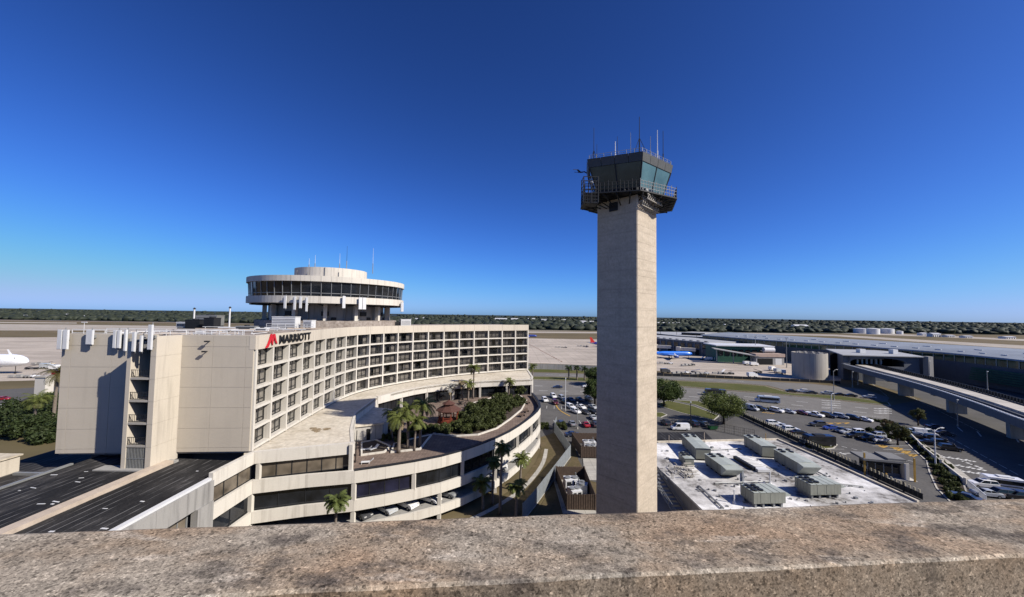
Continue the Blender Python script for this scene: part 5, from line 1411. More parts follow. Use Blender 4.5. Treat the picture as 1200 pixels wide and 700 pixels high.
# sunken yard with stairs at the left edge of the roof
yd = thing('steel_stair', 'dark steel staircase and walkway beside the tower foot', 'stairs', (29, 68, 0))
sm = MB()
for k in range(14):
    t = k / 13; x = 29.2 + 0.9 * t; y = 78 - 14 * t; z = 4.6 - 3.6 * t; sm.box(x - 0.9, x + 0.9, y - 0.35, y + 0.35, z, z + 0.08)
sm.build('tread', METAL, yd)
for x0 in (28.2, 30.2):
    r_ = MB().tube((x0, 78, 5.6), (x0 + 0.9, 64, 2.0), 0.06, n=6).tube((x0, 78, 5.1), (x0 + 0.9, 64, 1.5), 0.05, n=6).tube((x0, 78, 4.5), (x0 + 0.9, 64, 0.9), 0.12, n=6)
    for k in range(9):
        t = k / 8; r_.tube((x0 + 0.9 * t, 78 - 14 * t, 4.5 - 3.6 * t), (x0 + 0.9 * t, 78 - 14 * t, 5.6 - 3.6 * t), 0.045, n=5)
    r_.build('handrail', METAL, yd)
yl = MB().box(26.8, 31.2, 62, 66.5, 0.9, 1.05); yl.build('landing', BEIGEM, yd)
rr2 = MB()
for z in (1.5, 2.0): rr2.box(26.8, 31.0, 61.95, 62.05, z, z + 0.1); rr2.box(30.95, 31.05, 62, 70, z, z + 0.1)
for k in range(6): rr2.box(26.8 + k * .83, 26.9 + k * .83, 61.95, 62.05, 1.0, 2.1)
rr2.build('railing', BEIGEM, yd)
tag(MB().box(28.0, 30.0, 63.4, 65.0, 1.1, 1.7).box(27.9, 30.1, 63.3, 65.1, 1.7, 1.78).build('hatch_cover', plain('rust_brown_paint', (0.16, 0.075, 0.05), 0.8, 0, .3)), 'rust brown covered box on the landing by the tower foot', 'box')
struct('yard_floor', MB().sheet([(24, 55), (31.6, 55), (31.6, 92), (24, 92)], 0.1), CONC)

def duct_unit(p, L, W, H, rz, label, hood=True, legs=0.35):
    """long sheet-metal air handler: ribbed sides, low-pitched pale top, sloping rain hood at the near end"""
    u = thing('air_handler', label, 'air handler', (p[0], p[1], ZL), rz, 'large air handlers on the white roof')
    z0 = legs; body = MB(); n = max(3, int(L / 1.1))
    for k in range(n):
        y0 = -L / 2 + L * k / n; body.box(-W / 2, W / 2, y0 + 0.015, y0 + L / n - 0.015, z0, z0 + H)
    body.box(-W / 2 + 0.03, W / 2 - 0.03, -L / 2, L / 2, z0 + 0.02, z0 + H - 0.03)
    body.build('casing', ACMET, u, world=False)
    top = MB(); e = 0.12
    for k in range(max(2, n // 2)):
        m_ = max(2, n // 2); y0 = -L / 2 - e + (L + 2 * e) * k / m_; y1 = y0 + (L + 2 * e) / m_ - 0.03
        top.add([(-W / 2 - e, y0, z0 + H + 0.005), (0, y0, z0 + H + 0.16), (W / 2 + e, y0, z0 + H + 0.005), (-W / 2 - e, y1, z0 + H + 0.005), (0, y1, z0 + H + 0.16), (W / 2 + e, y1, z0 + H + 0.005)],
                [(0, 1, 4, 3), (1, 2, 5, 4), (0, 2, 1), (3, 4, 5), (0, 3, 5, 2)])
    top.build('top_panel', ACTOP, u, world=False)
    ft = MB()
    for y in np.linspace(-L / 2 + 0.4, L / 2 - 0.4, 4): ft.box(-W / 2 + 0.1, W / 2 - 0.1, y - 0.15, y + 0.15, 0, z0 + 0.01)
    ft.build('leg', DKMET, u, world=False)
    for k in range(1, n, 2):
        y0 = -L / 2 + L * k / n; MB().box(-W / 2 - 0.03, -W / 2 + 0.01, y0 + 0.12, y0 + L / n - 0.12, z0 + 0.15, z0 + H - 0.15).build('access_door', ACMET, u, world=False)
    if hood:
        y = -L / 2
        MB().add([(-W / 2 - .05, y - 0.01, z0 + H + 0.02), (W / 2 + .05, y - 0.01, z0 + H + 0.02), (W / 2 + .05, y - 1.7, z0 + H * 0.9), (-W / 2 - .05, y - 1.7, z0 + H * 0.9),
                  (-W / 2 - .05, y - 0.01, z0 + H * 0.05), (W / 2 + .05, y - 0.01, z0 + H * 0.05), (W / 2 + .05, y - 1.7, z0 + H * 0.82), (-W / 2 - .05, y - 1.7, z0 + H * 0.82)],
                 [(0, 1, 2, 3), (4, 7, 6, 5), (0, 3, 7, 4), (1, 5, 6, 2), (3, 2, 6, 7), (0, 4, 5, 1)]).build('rain_hood', ACTOP, u, world=False)
    for k in range(4): MB().tube((-W / 4 + (k % 2) * W / 2, L / 2 - 0.8 - (k // 2) * 1.1, z0 + H + 0.05), (-W / 4 + (k % 2) * W / 2, L / 2 - 0.8 - (k // 2) * 1.1, z0 + H + 0.3), 0.42, n=14).build('fan', DKMET, u, world=False)
    return u
def wide_unit(p, L, W, H, rz, label, legs=0.7):
    """wide condensing unit: ribbed front, banded top, fan grilles at the left end"""
    u = thing('condensing_unit', label, 'air conditioner', (p[0], p[1], ZL), rz, 'wide condensing units on the white roof')
    z0 = legs; b = MB(); n = 9
    for k in range(n):
        x0 = -L / 2 + L * k / n; b.box(x0 + 0.012, x0 + L / n - 0.012, -W / 2, W / 2, z0, z0 + H)
    for k in range(5):
        y0 = -W / 2 + W * k / 5; b.box(-L / 2 - 0.03, L / 2 + 0.03, y0 + 0.04, y0 + W / 5 - 0.04, z0 + 0.05, z0 + H - 0.05)
    b.box(-L / 2 + 0.02, L / 2 - 0.02, -W / 2 + 0.02, W / 2 - 0.02, z0 + 0.02, z0 + H - 0.02)
    b.build('casing', ACMET, u, world=False)
    t = MB()
    for k in range(5):
        x0 = -L / 2 + L * (k + 0.03) / 5; t.box(x0, x0 + L / 5 - 0.14, -W / 2 - 0.06, W / 2 + 0.06, z0 + H, z0 + H + 0.09)
    t.build('top_panel', ACTOP, u, world=False)
    for i in range(2):
        for j in range(3): 
            c = (-L / 2 + 0.65 + i * 1.1, -W / 2 + 0.7 + j * (W - 1.4) / 2); MB().tube((c[0], c[1], z0 + H + 0.09), (c[0], c[1], z0 + H + 0.3), 0.4, n=14).build('fan', DKMET, u, world=False)
    l = MB()
    for x in (-L / 2 + 0.5, -L / 6, L / 6, L / 2 - 0.5): l.box(x - 0.16, x + 0.16, -W / 2 + 0.2, W / 2 - 0.2, 0, z0 + 0.01)
    l.build('leg', METAL, u, world=False)
    MB().add([(L / 2, -W / 2, z0 + H), (L / 2, W / 2, z0 + H), (L / 2 + 1.0, W / 2, z0 + H * 0.72), (L / 2 + 1.0, -W / 2, z0 + H * 0.72), (L / 2, -W / 2, z0 + H * .6), (L / 2, W / 2, z0 + H * .6)],
             [(0, 1, 2, 3), (0, 3, 4), (1, 5, 2), (4, 3, 2, 5)]).build('rain_hood', ACTOP, u, world=False)
    MB().box(-L * 0.28, -L * 0.15, -W / 2 - 0.03, -W / 2 - 0.005, z0 + 0.15, z0 + H - 0.15).box(L * 0.02, L * 0.15, -W / 2 - 0.03, -W / 2 - 0.005, z0 + 0.15, z0 + H - 0.15).build('access_door', ACMET, u, world=False)
    return u
# measured from the foot corners of each unit in the photograph
def mid(a, b, z=ZL): 
    p, q = at(*a, z), at(*b, z); return ((p.x + q.x) / 2, (p.y + q.y) / 2)
RZ = math.radians(4.5)
def unit_from(nl, fl, nr):
    """near-left, far-left and near-right foot corners in the photograph -> centre, length, width, turn"""
    a, b, c = at(*nl, ZL), at(*fl, ZL), at(*nr, ZL)
    L = (b - a).length; W = (c - a).length; ang = math.atan2(-(b - a).x, (b - a).y)
    ctr = b.lerp(a, 0.5) + (c - a) * 0.5
    return (ctr.x, ctr.y), L, W, ang
c, L, W, a = unit_from((816, 540.5), (799.5, 522.5), (832.5, 540)); duct_unit(c, L, 3.1, 2.3, a, 'air handler at the far left of the white roof, nearest the tower', False)
c, L, W, a = unit_from((845, 560), (826, 545.5), (865, 559)); duct_unit(c, L, 3.3, 2.0, a, 'hooded air handler left of the roof middle')
c, L, W, a = unit_from((894.5, 537.5), (873, 523.5), (909, 537)); duct_unit(c, L, 3.1, 2.3, a, 'air handler at the far side of the white roof by the railing', False)
c, L, W, a = unit_from((935, 558), (907, 541), (955, 557)); duct_unit(c, L, 3.3, 2.2, a, 'hooded air handler right of the roof middle')
c, L, W, a = unit_from((803.5, 547.5), (795.5, 539.5), (813, 547.5)); duct_unit(c, L, 1.8, 1.5, a, 'small grey air handler beside the far left one', False, 0.2)
def wide_from(nl, nr, fl, H, label):
    a, b, f = at(*nl, ZL), at(*nr, ZL), at(*fl, ZL)
    ang = math.atan2((b - a).y, (b - a).x); W = (f - a).length; c = a.lerp(b, 0.5) + (f - a) * 0.5
    return wide_unit((c.x, c.y), (b - a).length, W, H, ang, label)
wide_from((949.5, 585.5), (985.5, 584.5), (932, 575), 1.75, 'wide condensing unit raised on legs at the right of the roof')
wide_from((883.5, 596), (921, 595), (868, 585), 1.75, 'wide condensing unit nearest the parapet below the roof middle')
# smaller roof things
ld1 = thing('pipe_rack', 'low rack of white pipes and dark ducts between the air handlers', 'pipes', (58, 78, ZL))
pm = MB(); dm = MB(); a, b = at(861, 538, ZL), at(884, 552, ZL)
dm.wall([(a.x, a.y), (b.x, b.y)], ZL + 0.1, ZL + 0.7, 0.35, -0.35)
for k in range(9):
    t = k / 9; q = a.lerp(b, t); pm.tube((q.x + 0.6, q.y, ZL + 0.45), (q.x + 3.0, q.y + 0.25, ZL + 0.45), 0.11, n=6)
pm.box(b.x + 0.2, b.x + 2.6, b.y - 0.9, b.y + 0.5, ZL + 0.1, ZL + 0.6)
dm.build('duct', DKMET, ld1); pm.build('pipe', WHITEM, ld1)
for k, (px, py, hh, lab) in enumerate(((902.5, 567.5, 4.2, 'white vent pipe standing between the condensing units'), (860.5, 590, 4.0, 'thin white vent pipe at the near left of the roof'), (812, 558, 1.6, 'short grey vent pipe near the roof edge by the stair'))):
    x, y = xy(px, py, ZL); s = thing('vent_pipe', lab, 'vent pipe', (x, y, ZL), 0, 'vent pipes on the white roof')
    MB().tube((x, y, ZL), (x, y, ZL + hh * 0.55), 0.11, n=8).build('pipe', WHITEM, s); MB().tube((x, y, ZL), (x, y, ZL + 0.3), 0.35, 0.2, 10).build('flashing', WROOF, s)
for k, (px, py, hh, mm, lab) in enumerate(((897.5, 520.5, 2.6, YELLOWP, 'yellow pole at the far edge of the white roof'), (825.5, 518.5, 2.4, BEIGEM, 'beige pole at the far roof edge left of the yellow one'), (784, 521, 2.2, BEIGEM, 'beige pole at the far roof edge nearest the tower'))):
    x, y = xy(px, py, ZL); s = thing('roof_pole', lab, 'pole', (x, y, ZL)); MB().tube((x, y, ZL), (x, y, ZL + hh), 0.07, n=6).build('post', mm, s); MB().box(x - .2, x + .2, y - .2, y + .2, ZL, ZL + .12).build('base', METAL, s)
rd = random.Random(21); fx = MB()
for k in range(150):
    px = rd.uniform(775, 1030); py = rd.uniform(522, 598); x, y = xy(px, py, ZL)
    if not (33 < x < 66): continue
    s = rd.uniform(0.12, 0.45); fx.obox((x, y), s, s * rd.uniform(0.6, 1.6), ZL + 0.01, ZL + rd.uniform(0.12, 0.4), rd.uniform(0, 3))
tag(fx.build('roof_clutter', METAL), 'small curbs, drains and blocks strewn over the white roof', 'roof clutter', kind='stuff')
cl2 = thing('piping_cluster', 'tangled pale pipes and valves at the left edge of the white roof', 'pipes', (33, 76, ZL)); tb = MB()
for k in range(26):
    px = rd.uniform(785, 812); py = rd.uniform(545, 563); x, y = xy(px, py, ZL); L = rd.uniform(0.6, 2.6); a = rd.choice([0.08, 1.65]); z = ZL + rd.uniform(0.2, 1.3)
    tb.tube((x, y, z), (x + L * math.cos(a), y + L * math.sin(a), z), rd.uniform(0.06, 0.15), n=6); tb.tube((x, y, ZL), (x, y, z), 0.06, n=6)
tb.build('pipe', CONC, cl2)
sp_ = thing('roof_pipe_run', 'long grey conduit runs crossing the white roof between the units', 'pipes', (50, 75, ZL))
for a_, b_ in (((800, 530), (868, 527)), ((838, 568), (900, 566)), ((870, 552), (872, 590)), ((905, 528), (968, 560)), ((818, 571), (846, 597)), ((955, 566), (1010, 572))):
    p_, q_ = at(*a_, ZL), at(*b_, ZL); cm = MB().tube((p_.x, p_.y, ZL + .28), (q_.x, q_.y, ZL + .28), .09, n=6).tube((p_.x + .25, p_.y + .1, ZL + .28), (q_.x + .25, q_.y + .1, ZL + .28), .06, n=6)
    for t_ in (0.02, .25, .5, .75, .98): m__ = p_.lerp(q_, t_); cm.box(m__.x - .2, m__.x + .4, m__.y - .1, m__.y + .1, ZL, ZL + .22)
    cm.build('conduit', METAL, sp_)
# picket fence along the car park
pk = thing('picket_fence', 'long dark fence topped with pale pickets between the white roof and the car park', 'fence', (84, 110, 0))
fa_, fb_ = Vector(xy(861, 484.5)), Vector(xy(1082, 587)); L = (fb_ - fa_).length; n = int(L / 0.95)
dpan = MB(); PICK = plain('pale_yellow_picket', (0.62, 0.56, 0.40), 0.7, 0, .2)
for k in range(n):
    q = fa_.lerp(fb_, k / n); d = (fb_ - fa_).normalized(); w = q + d * 0.42
    MB().wall([tuple(q), tuple(w)], 1.35, 1.95, 0.07, -0.07).build('picket', PICK, pk)
    dpan.wall([tuple(q), tuple(q + d * 0.9)], 0.15, 1.35, 0.04, -0.04)
for i in range(0, n, 6):
    q = fa_.lerp(fb_, i / n); MB().box(q.x - 0.12, q.x + 0.12, q.y - 0.12, q.y + 0.12, 0, 2.1).build('post', DKMET, pk)
dpan.build('lower_panel', DKMET, pk)
# chain link fence by the big oak
cf = thing('wire_fence', 'dark wire fence on thin posts beyond the white roof', 'fence', (60, 110, 0))
P = [xy(768, 503), xy(838, 501.5), xy(862, 488), ]; P2 = [xy(838, 505), xy(884, 514)]
ps = MB()
for seg in (P, P2):
    for i in range(len(seg) - 1):
        a, b = Vector(seg[i]), Vector(seg[i + 1]); m_ = max(2, round((b - a).length / 3))
        for k in range(m_ + 1):
            q = a.lerp(b, k / m_); MB().tube((q.x, q.y, 0), (q.x, q.y, 2.6), 0.055, n=5).build('post', DKMET, cf)
        for z in (0.15, 0.9, 1.7, 2.5): ps.wall([tuple(a), tuple(b)], z, z + 0.05, 0.02, -0.02)
        n_ = int((b - a).length / 0.5)
        for k in range(n_): 
            q = a.lerp(b, k / n_); ps.box(q.x - 0.012, q.x + 0.012, q.y - 0.012, q.y + 0.012, 0.15, 2.5)
ps.build('wire_mesh', DKMET, cf)
sl = thing('roof_shed', 'low dark flat roof behind the white roof edge right of the tower', 'building', (45, 102, 0))
MB().prism([xy(750, 515.5, 3.6), xy(766, 507, 3.6), xy(826, 506, 3.6), xy(835, 515, 3.6)], 3.3, 3.6).build('roof', FELT, sl)
MB().prism([xy(752, 515.2, 3.3), xy(768, 507.6, 3.3), xy(824, 506.6, 3.3), xy(832, 514.6, 3.3)], 0, 3.3).build('wall', GREYC, sl)

# ================================================================== GATEHOUSE, WALL, GAZEBO
gx, gy = xy(1032, 556)
gh = thing('gatehouse', 'dark glazed toll booth with a wide grey flat roof in the car park', 'booth', (gx, gy, 0), math.radians(-14))
ROOFG = plain('grey_membrane_roof', (0.22, 0.22, 0.22), 0.85, 0, 0.2, .5)
MB().box(-4.6, 3.8, -2.4, 2.6, 3.6, 4.05).build('roof', ROOFG, gh, world=False)
MB().box(0.2, 3.6, -2.2, 2.4, 4.05, 4.5).build('roof_step', ROOFG, gh, world=False)
MB().box(3.0, 3.9, -2.6, 1.8, 0, 3.75).build('wall', WHITEW, gh, world=False)
MB().box(-3.4, 2.9, -1.6, 1.6, 0.12, 1.0).build('wall', DKCONC, gh, world=False)
w = MB().box(-3.35, 2.85, -1.55, 1.55, 1.0, 3.0).build('window', GLASSD, gh, world=False)
fm = MB()
for x in (-3.4, -1.9, -0.3, 1.3, 2.85): fm.box(x - 0.08, x + 0.08, -1.6, -1.52, 1.0, 3.0)
fm.build('frame', METAL, w, world=False)
MB().box(-3.4, 2.9, -1.62, 1.62, 3.0, 3.58).build('header', DKMET, gh, world=False)
MB().box(-5, 5.2, -2.9, 2.9, 0, 0.14).build('base', KERB, gh, world=False)
for x, y in ((-4.2, -2.0), (4.6, -3.0), (-0.6, -2.9)): MB().box(x - 0.14, x + 0.14, y - 0.14, y + 0.14, 0, 5.2 if x != -0.6 else 1.3).build('bollard', YELLOWP, gh, world=False)
ww = thing('white_wall', 'white masonry wall stepping down beside the hedge and the street', 'wall', (105, 95, 0))
pts = poly_px([(1066, 512), (1082, 529), (1104, 547), (1132, 569.5)])
for i in range(3):
    MB().wall([pts[i], pts[i + 1]], 0, 1.5 - 0.1 * i, 0.14, -0.14).build('wall_panel', WHITEW, ww)
for q in pts: MB().box(q[0] - 0.25, q[0] + 0.25, q[1] - 0.25, q[1] + 0.25, 0, 1.75).build('pier', WHITEW, ww)
wr = thing('white_railing', 'white barred railing at the near end of the white wall', 'railing', (98, 80, 0)); rb = MB()
pa_, pb_ = Vector(xy(1134, 571)), Vector(xy(1156, 590))
for k in range(26):
    q = pa_.lerp(pb_, k / 25); rb.box(q.x - 0.04, q.x + 0.04, q.y - 0.04, q.y + 0.04, 0, 1.5)
rb.wall([tuple(pa_), tuple(pb_)], 1.45, 1.6, 0.06, -0.06).wall([tuple(pa_), tuple(pb_)], 0.2, 0.32, 0.05, -0.05)
rb.build('rail', WHITEM, wr)
# gazebo: two-tier octagonal roof on red posts
gzx, gzy = xy(525.5, 494.5, ZT)
gz = thing('gazebo', 'red timber octagonal gazebo with a two tier brown roof on the terrace', 'gazebo', (gzx, gzy, ZT + 0.03))
def octo(R, a=PI / 8): return [(R * math.cos(a + k * PI / 4), R * math.sin(a + k * PI / 4)) for k in range(8)]
MB().prism(octo(2.7), 0, 0.45).build('floor', REDW, gz, world=False)
for p in octo(2.35): MB().box(p[0] - 0.11, p[0] + 0.11, p[1] - 0.11, p[1] + 0.11, 0.45, 2.9).build('post', REDW, gz, world=False)
rb = MB(); oc = octo(2.35)
for k in range(8):
    if k == 6: continue
    a, b = Vector(oc[k]), Vector(oc[(k + 1) % 8])
    for z in (0.6, 1.35): rb.tube((a.x, a.y, z), (b.x, b.y, z), 0.06, n=5)
    for q in range(1, 7): c = a.lerp(b, q / 7); rb.box(c.x - .035, c.x + .035, c.y - .035, c.y + .035, .6, 1.35)
    rb.tube((a.x, a.y, 2.6), (b.x, b.y, 2.6), 0.1, n=5)
rb.build('railing', REDW, gz, world=False)
MB().lathe([(3.1, 2.85), (3.1, 2.95), (1.2, 4.0), (1.2, 3.9)], (0, 0, 0), 8, PI / 8, PI / 8 + 2 * PI, cap=False).build('roof', REDROOF, gz, world=False)
MB().prism(octo(1.1), 3.9, 4.35).build('cupola', REDW, gz, world=False)
MB().lathe([(1.6, 4.3), (1.6, 4.38), (0.06, 5.2), (0.05, 5.45)], (0, 0, 0), 8, PI / 8, PI / 8 + 2 * PI).build('cupola_roof', REDROOF, gz, world=False)
MB().box(-1.0, 1.0, -3.3, -2.6, 0, 0.22).build('step', REDW, gz, world=False)
# terrace furniture
def lounger(px, py, rz, label):
    x, y = xy(px, py, ZT + 0.03); c = thing('sun_lounger', label, 'sun lounger', (x, y, ZT + 0.03), rz, 'loungers on the terrace')
    MB().box(-0.95, 0.45, -0.33, 0.33, 0.3, 0.38).build('seat', WHITEM, c, world=False)
    MB().add([(0.45, -0.33, 0.3), (0.45, 0.33, 0.3), (1.05, 0.33, 0.8), (1.05, -0.33, 0.8), (0.45, -0.33, 0.38), (0.45, 0.33, 0.38), (1.0, 0.33, 0.86), (1.0, -0.33, 0.86)], [(0, 3, 2, 1), (4, 5, 6, 7), (0, 1, 5, 4), (1, 2, 6, 5), (2, 3, 7, 6), (3, 0, 4, 7)]).build('backrest', WHITEM, c, world=False)
    for xx in (-0.85, 0.4):
        for yy in (-0.28, 0.28): MB().box(xx - .03, xx + .03, yy - .03, yy + .03, 0, 0.31).build('leg', WHITEM, c, world=False)
lounger(429, 528.5, 0.3, 'white sun lounger left of the near terrace palms'); lounger(438, 527.5, 1.0, 'white sun lounger nearest the near terrace palms'); lounger(430, 543.5, 0.2, 'white lounger alone on the paving near the parapet')
def patio_set(px, py, label):
    x, y = xy(px, py, ZT + 0.03); t = thing('patio_table', label, 'table', (x, y, ZT + 0.03), 0, 'dark tables on the terrace')
    MB().tube((0, 0, 0.7), (0, 0, 0.75), 0.65, n=16).build('tabletop', DKMET, t, world=False)
    MB().tube((0, 0, 0), (0, 0, 0.7), 0.06, n=8).tube((0, 0, 0), (0, 0, .05), .35, n=12).build('leg', DKMET, t, world=False)
    for a in (0.3, 2.4, 4.5):
        cx, cy = x + 1.0 * math.cos(a), y + 1.0 * math.sin(a); c = thing('patio_chair', 'dark metal chair at a terrace table beside the gazebo', 'chair', (cx, cy, ZT + 0.03), a, 'dark terrace chairs')
        MB().box(-.25, .25, -.25, .25, .42, .47).build('seat', DKMET, c, world=False); MB().box(.2, .25, -.25, .25, .47, .95).build('backrest', DKMET, c, world=False)
        for q in ((-.22, -.22), (.22, -.22), (-.22, .22), (.22, .22)): MB().box(q[0] - .025, q[0] + .025, q[1] - .025, q[1] + .025, 0, .42).build('leg', DKMET, c, world=False)
patio_set(541, 474, 'round dark table on the terrace right of the gazebo'); patio_set(548, 479, 'round dark table nearer the far shrubs')
def bench(px, py, rz, label):
    x, y = xy(px, py, ZT + 0.03); b = thing('terrace_bench', label, 'bench', (x, y, ZT + 0.03), rz, 'dark benches along the terrace edge')
    MB().box(-.95, .95, -.25, .25, .42, .48).build('seat', WOODB, b, world=False); MB().box(-.95, .95, .22, .28, .48, .95).build('backrest', WOODB, b, world=False)
    for xx in (-.8, .8): MB().box(xx - .05, xx + .05, -.22, .25, 0, .42).build('leg', DKMET, b, world=False)
bench(619, 473.5, 1.2, 'dark bench farthest along the curved terrace edge'); bench(617, 483.5, 1.0, 'dark bench in the middle of the curved terrace edge'); bench(612, 488.5, 0.9, 'dark bench nearest on the curved terrace edge')
um = thing('umbrella', 'white table umbrella by the far terrace windows', 'umbrella', (*xy(619, 461.5, ZT), ZT + 0.03)); MB().tube((0, 0, 0), (0, 0, 2.5), 0.04, n=6).build('pole', METAL, um, world=False); MB().lathe([(1.3, 2.1), (0.03, 2.75)], (0, 0, 0), 8, cap=False).build('canopy', WHITEM, um, world=False)
# ================================================================== VEHICLES
PAINT = {}
def paint(c):
    k = tuple(c)
    if k not in PAINT:
        mt, nt, b = new_mat('vehicle_paint_%d' % len(PAINT))
        v = coords(nt, True); n = noise(nt, v, 1.2, 3)
        nt.links.new(ramp(nt, n, [(0.3, tuple(x * 0.86 for x in c)), (0.7, tuple(min(1, x * 1.06) for x in c))]), b.inputs['Base Color'])
        b.inputs['Roughness'].default_value = 0.3; b.inputs['Metallic'].default_value = 0.0; b.inputs['Specular IOR Level'].default_value = 0.5
        b.inputs['Coat Weight'].default_value = 0.4; b.inputs['Coat Roughness'].default_value = 0.08
        PAINT[k] = mt
    return PAINT[k]
LAMP = plain('headlamp_lens', (0.6, 0.6, 0.58), 0.2, 0, 0.1); TAIL = plain('tail_lamp_lens', (0.30, 0.015, 0.012), 0.3, 0, 0.1)
KINDS = {
    # length, width, side profile of the lower body, greenhouse (x rear bottom, rear top, front top, front bottom), belt z, roof z
    'sedan':  (4.7, 1.82, [(-2.35, .35), (-2.38, .75), (-2.2, .98), (-1.35, 1.02), (0.95, 1.0), (2.0, .86), (2.32, .66), (2.35, .35)], (-1.55, -0.75, 0.35, 1.15), 0.98, 1.45),
    'suv':    (4.75, 1.92, [(-2.35, .42), (-2.38, .9), (-2.3, 1.12), (0.95, 1.12), (2.05, 1.02), (2.33, .8), (2.36, .42)], (-2.28, -2.0, 0.25, 1.05), 1.10, 1.75),
    'van':    (5.6, 2.0, [(-2.8, .42), (-2.82, 1.2), (1.6, 1.2), (2.55, 1.0), (2.8, .75), (2.8, .42)], (-2.78, -2.7, 1.05, 1.85), 1.18, 2.15),
    'pickup': (5.6, 1.98, [(-2.8, .5), (-2.8, 1.15), (-0.85, 1.15), (-0.8, 1.12), (1.2, 1.12), (2.5, 1.02), (2.78, .8), (2.8, .5)], (-0.85, -0.65, 0.55, 1.2), 1.10, 1.8),
}
def make_vehicle(kind):
    L, W, prof, gh_, zb, zt = KINDS[kind]
    r = thing('parked_car', 'x', 'car')
    body = MB(); n = len(prof); hw = W / 2
    secs = [(-hw, 0.90), (-hw + 0.10, 1.0), (hw - 0.10, 1.0), (hw, 0.90)]
    vs = []
    for y, s in secs:
        for x, z in prof: vs.append((x * (0.985 if s < 1 else 1), y, z if z < .6 else (z - 0.05 if s < 1 else z)))
    fs = []
    for i in range(3):
        for k in range(n): fs.append((i * n + k, i * n + (k + 1) % n, (i + 1) * n + (k + 1) % n, (i + 1) * n + k))
    fs += [tuple(range(n)), tuple(range(3 * n, 4 * n))]
    body.add(vs, fs)
    a, b, c, d = gh_; tw_ = hw - 0.22; bw = hw - 0.07
    body.add([(b - .08, -tw_, zt - .07), (c + .1, -tw_, zt - .07), (c + .1, tw_, zt - .07), (b - .08, tw_, zt - .07), (b + .05, -tw_ + .12, zt), (c - .1, -tw_ + .12, zt), (c - .1, tw_ - .12, zt), (b + .05, tw_ - .12, zt)],
             [(0, 3, 2, 1), (4, 5, 6, 7), (0, 1, 5, 4), (1, 2, 6, 5), (2, 3, 7, 6), (3, 0, 4, 7)])
    for s in (-1, 1):      # pillars
        for (x0, x1) in ((a, b), (d, c), ((a + d) / 2 - .1, (b + c) / 2)):
            body.tube((x0, s * (bw - .02), zb - .03), (x1, s * (tw_), zt - .05), 0.055, n=4)
    if kind == 'van': body.add([(a - .02, -bw - .01, zb), (0.2, -bw - .01, zb), (0.2, -tw_ - .02, zt - .07), (b - .05, -tw_ - .02, zt - .07)], [(0, 1, 2, 3)]).add([(a - .02, bw + .01, zb), (0.2, bw + .01, zb), (0.2, tw_ + .02, zt - .07), (b - .05, tw_ + .02, zt - .07)], [(0, 3, 2, 1)])
    body.build('body', paint((0.7, 0.7, 0.7)), r, world=False)
    gl = MB(); gl.add([(a, -bw, zb - .05), (d, -bw, zb - .05), (d, bw, zb - .05), (a, bw, zb - .05), (b, -tw_, zt - .06), (c, -tw_, zt - .06), (c, tw_, zt - .06), (b, tw_, zt - .06)],
                      [(0, 3, 2, 1), (4, 5, 6, 7), (0, 1, 5, 4), (1, 2, 6, 5), (2, 3, 7, 6), (3, 0, 4, 7)])
    gl.build('window', CARGLASS, r, world=False)
    for sx in (-1, 1):
        for sy in (-1, 1):
            x = sx * L * 0.305; w = MB().tube((x, sy * (hw - .24), .33), (x, sy * (hw + .01), .33), .33, n=14).build('wheel', RUBBER, r, world=False)
            MB().tube((x, sy * (hw - .1), .33), (x, sy * (hw + .02), .33), .19, n=10).build('rim', METAL, w, world=False)
    zf = prof[-2][1]
    for sy in (-1, 1):
        MB().box(L / 2 - .12, L / 2 - .005, sy * (hw - .35) - .2, sy * (hw - .35) + .2, zf - .06, zf + .08).build('headlight', LAMP, r, world=False)
        MB().box(-L / 2 - .03, -L / 2 + .06, sy * (hw - .25) - .14, sy * (hw - .25) + .14, .72, .9).build('tail_light', TAIL, r, world=False)
    return r
PROTO = {}
def vehicle(kind, c, p, hd, label, group, z=0.05, name='parked_car', cat='car'):
    first = kind not in PROTO
    if first:
        PROTO[kind] = make_vehicle(kind); r = PROTO[kind]; kd = kids(r)
        CHILD[r.name] = [(q, kids(q)) for q in kd]
        r.location = (p[0], p[1], z); r.rotation_euler = (0, 0, math.radians(hd)); r['label'] = label
        if group: r['group'] = group
        bodies = [q for q, _ in CHILD[r.name] if q.name.split('.')[0] == 'body']
        for q in bodies: q.material_slots[0].link = 'OBJECT'; q.material_slots[0].material = paint(c)
    else:
        src = PROTO[kind]
        r = dup(src, (p[0], p[1], z), math.radians(hd), label, group)
        if not group and 'group' in r: del r['group']
        for q in r.children if False else [o for o in bpy.data.objects if o.parent == r]:
            if q.name.split('.')[0] == 'body': q.material_slots[0].link = 'OBJECT'; q.material_slots[0].material = paint(c)
    r.name = name; r['category'] = {'sedan': 'car', 'suv': 'car', 'van': 'van', 'pickup': 'pickup truck'}[kind] if cat == 'car' else cat
    return r
WH, SI, BK, DG, NB, RD, BL, GY, MR, LB_ = (.78, .78, .77), (.42, .44, .46), (.012, .012, .014), (.05, .052, .058), (.018, .028, .06), (.28, .015, .02), (.03, .06, .28), (.2, .21, .22), (.09, .012, .018), (.35, .45, .58)
GL = 'cars in the car park left of the tower'; GR = 'cars parked along the dark hedge'; GF = 'cars parked beside the picket fence'; GM = 'cars in the middle row of the car park'; GD = 'cars on the service road'
def cpx(kind, c, px, py, hd, label, group, z=0.05, **k): return vehicle(kind, c, xy(px, py + 2.0, z), hd, label, group, z, **k)
cpx('sedan', NB, 653.5, 453, 180, 'dark blue car driving on the main road left of the tower', 'cars driving on the main road', name='moving_car')
cpx('sedan', WH, 688, 452, 180, 'white car driving on the main road toward the verge palms', 'cars driving on the main road', name='moving_car')
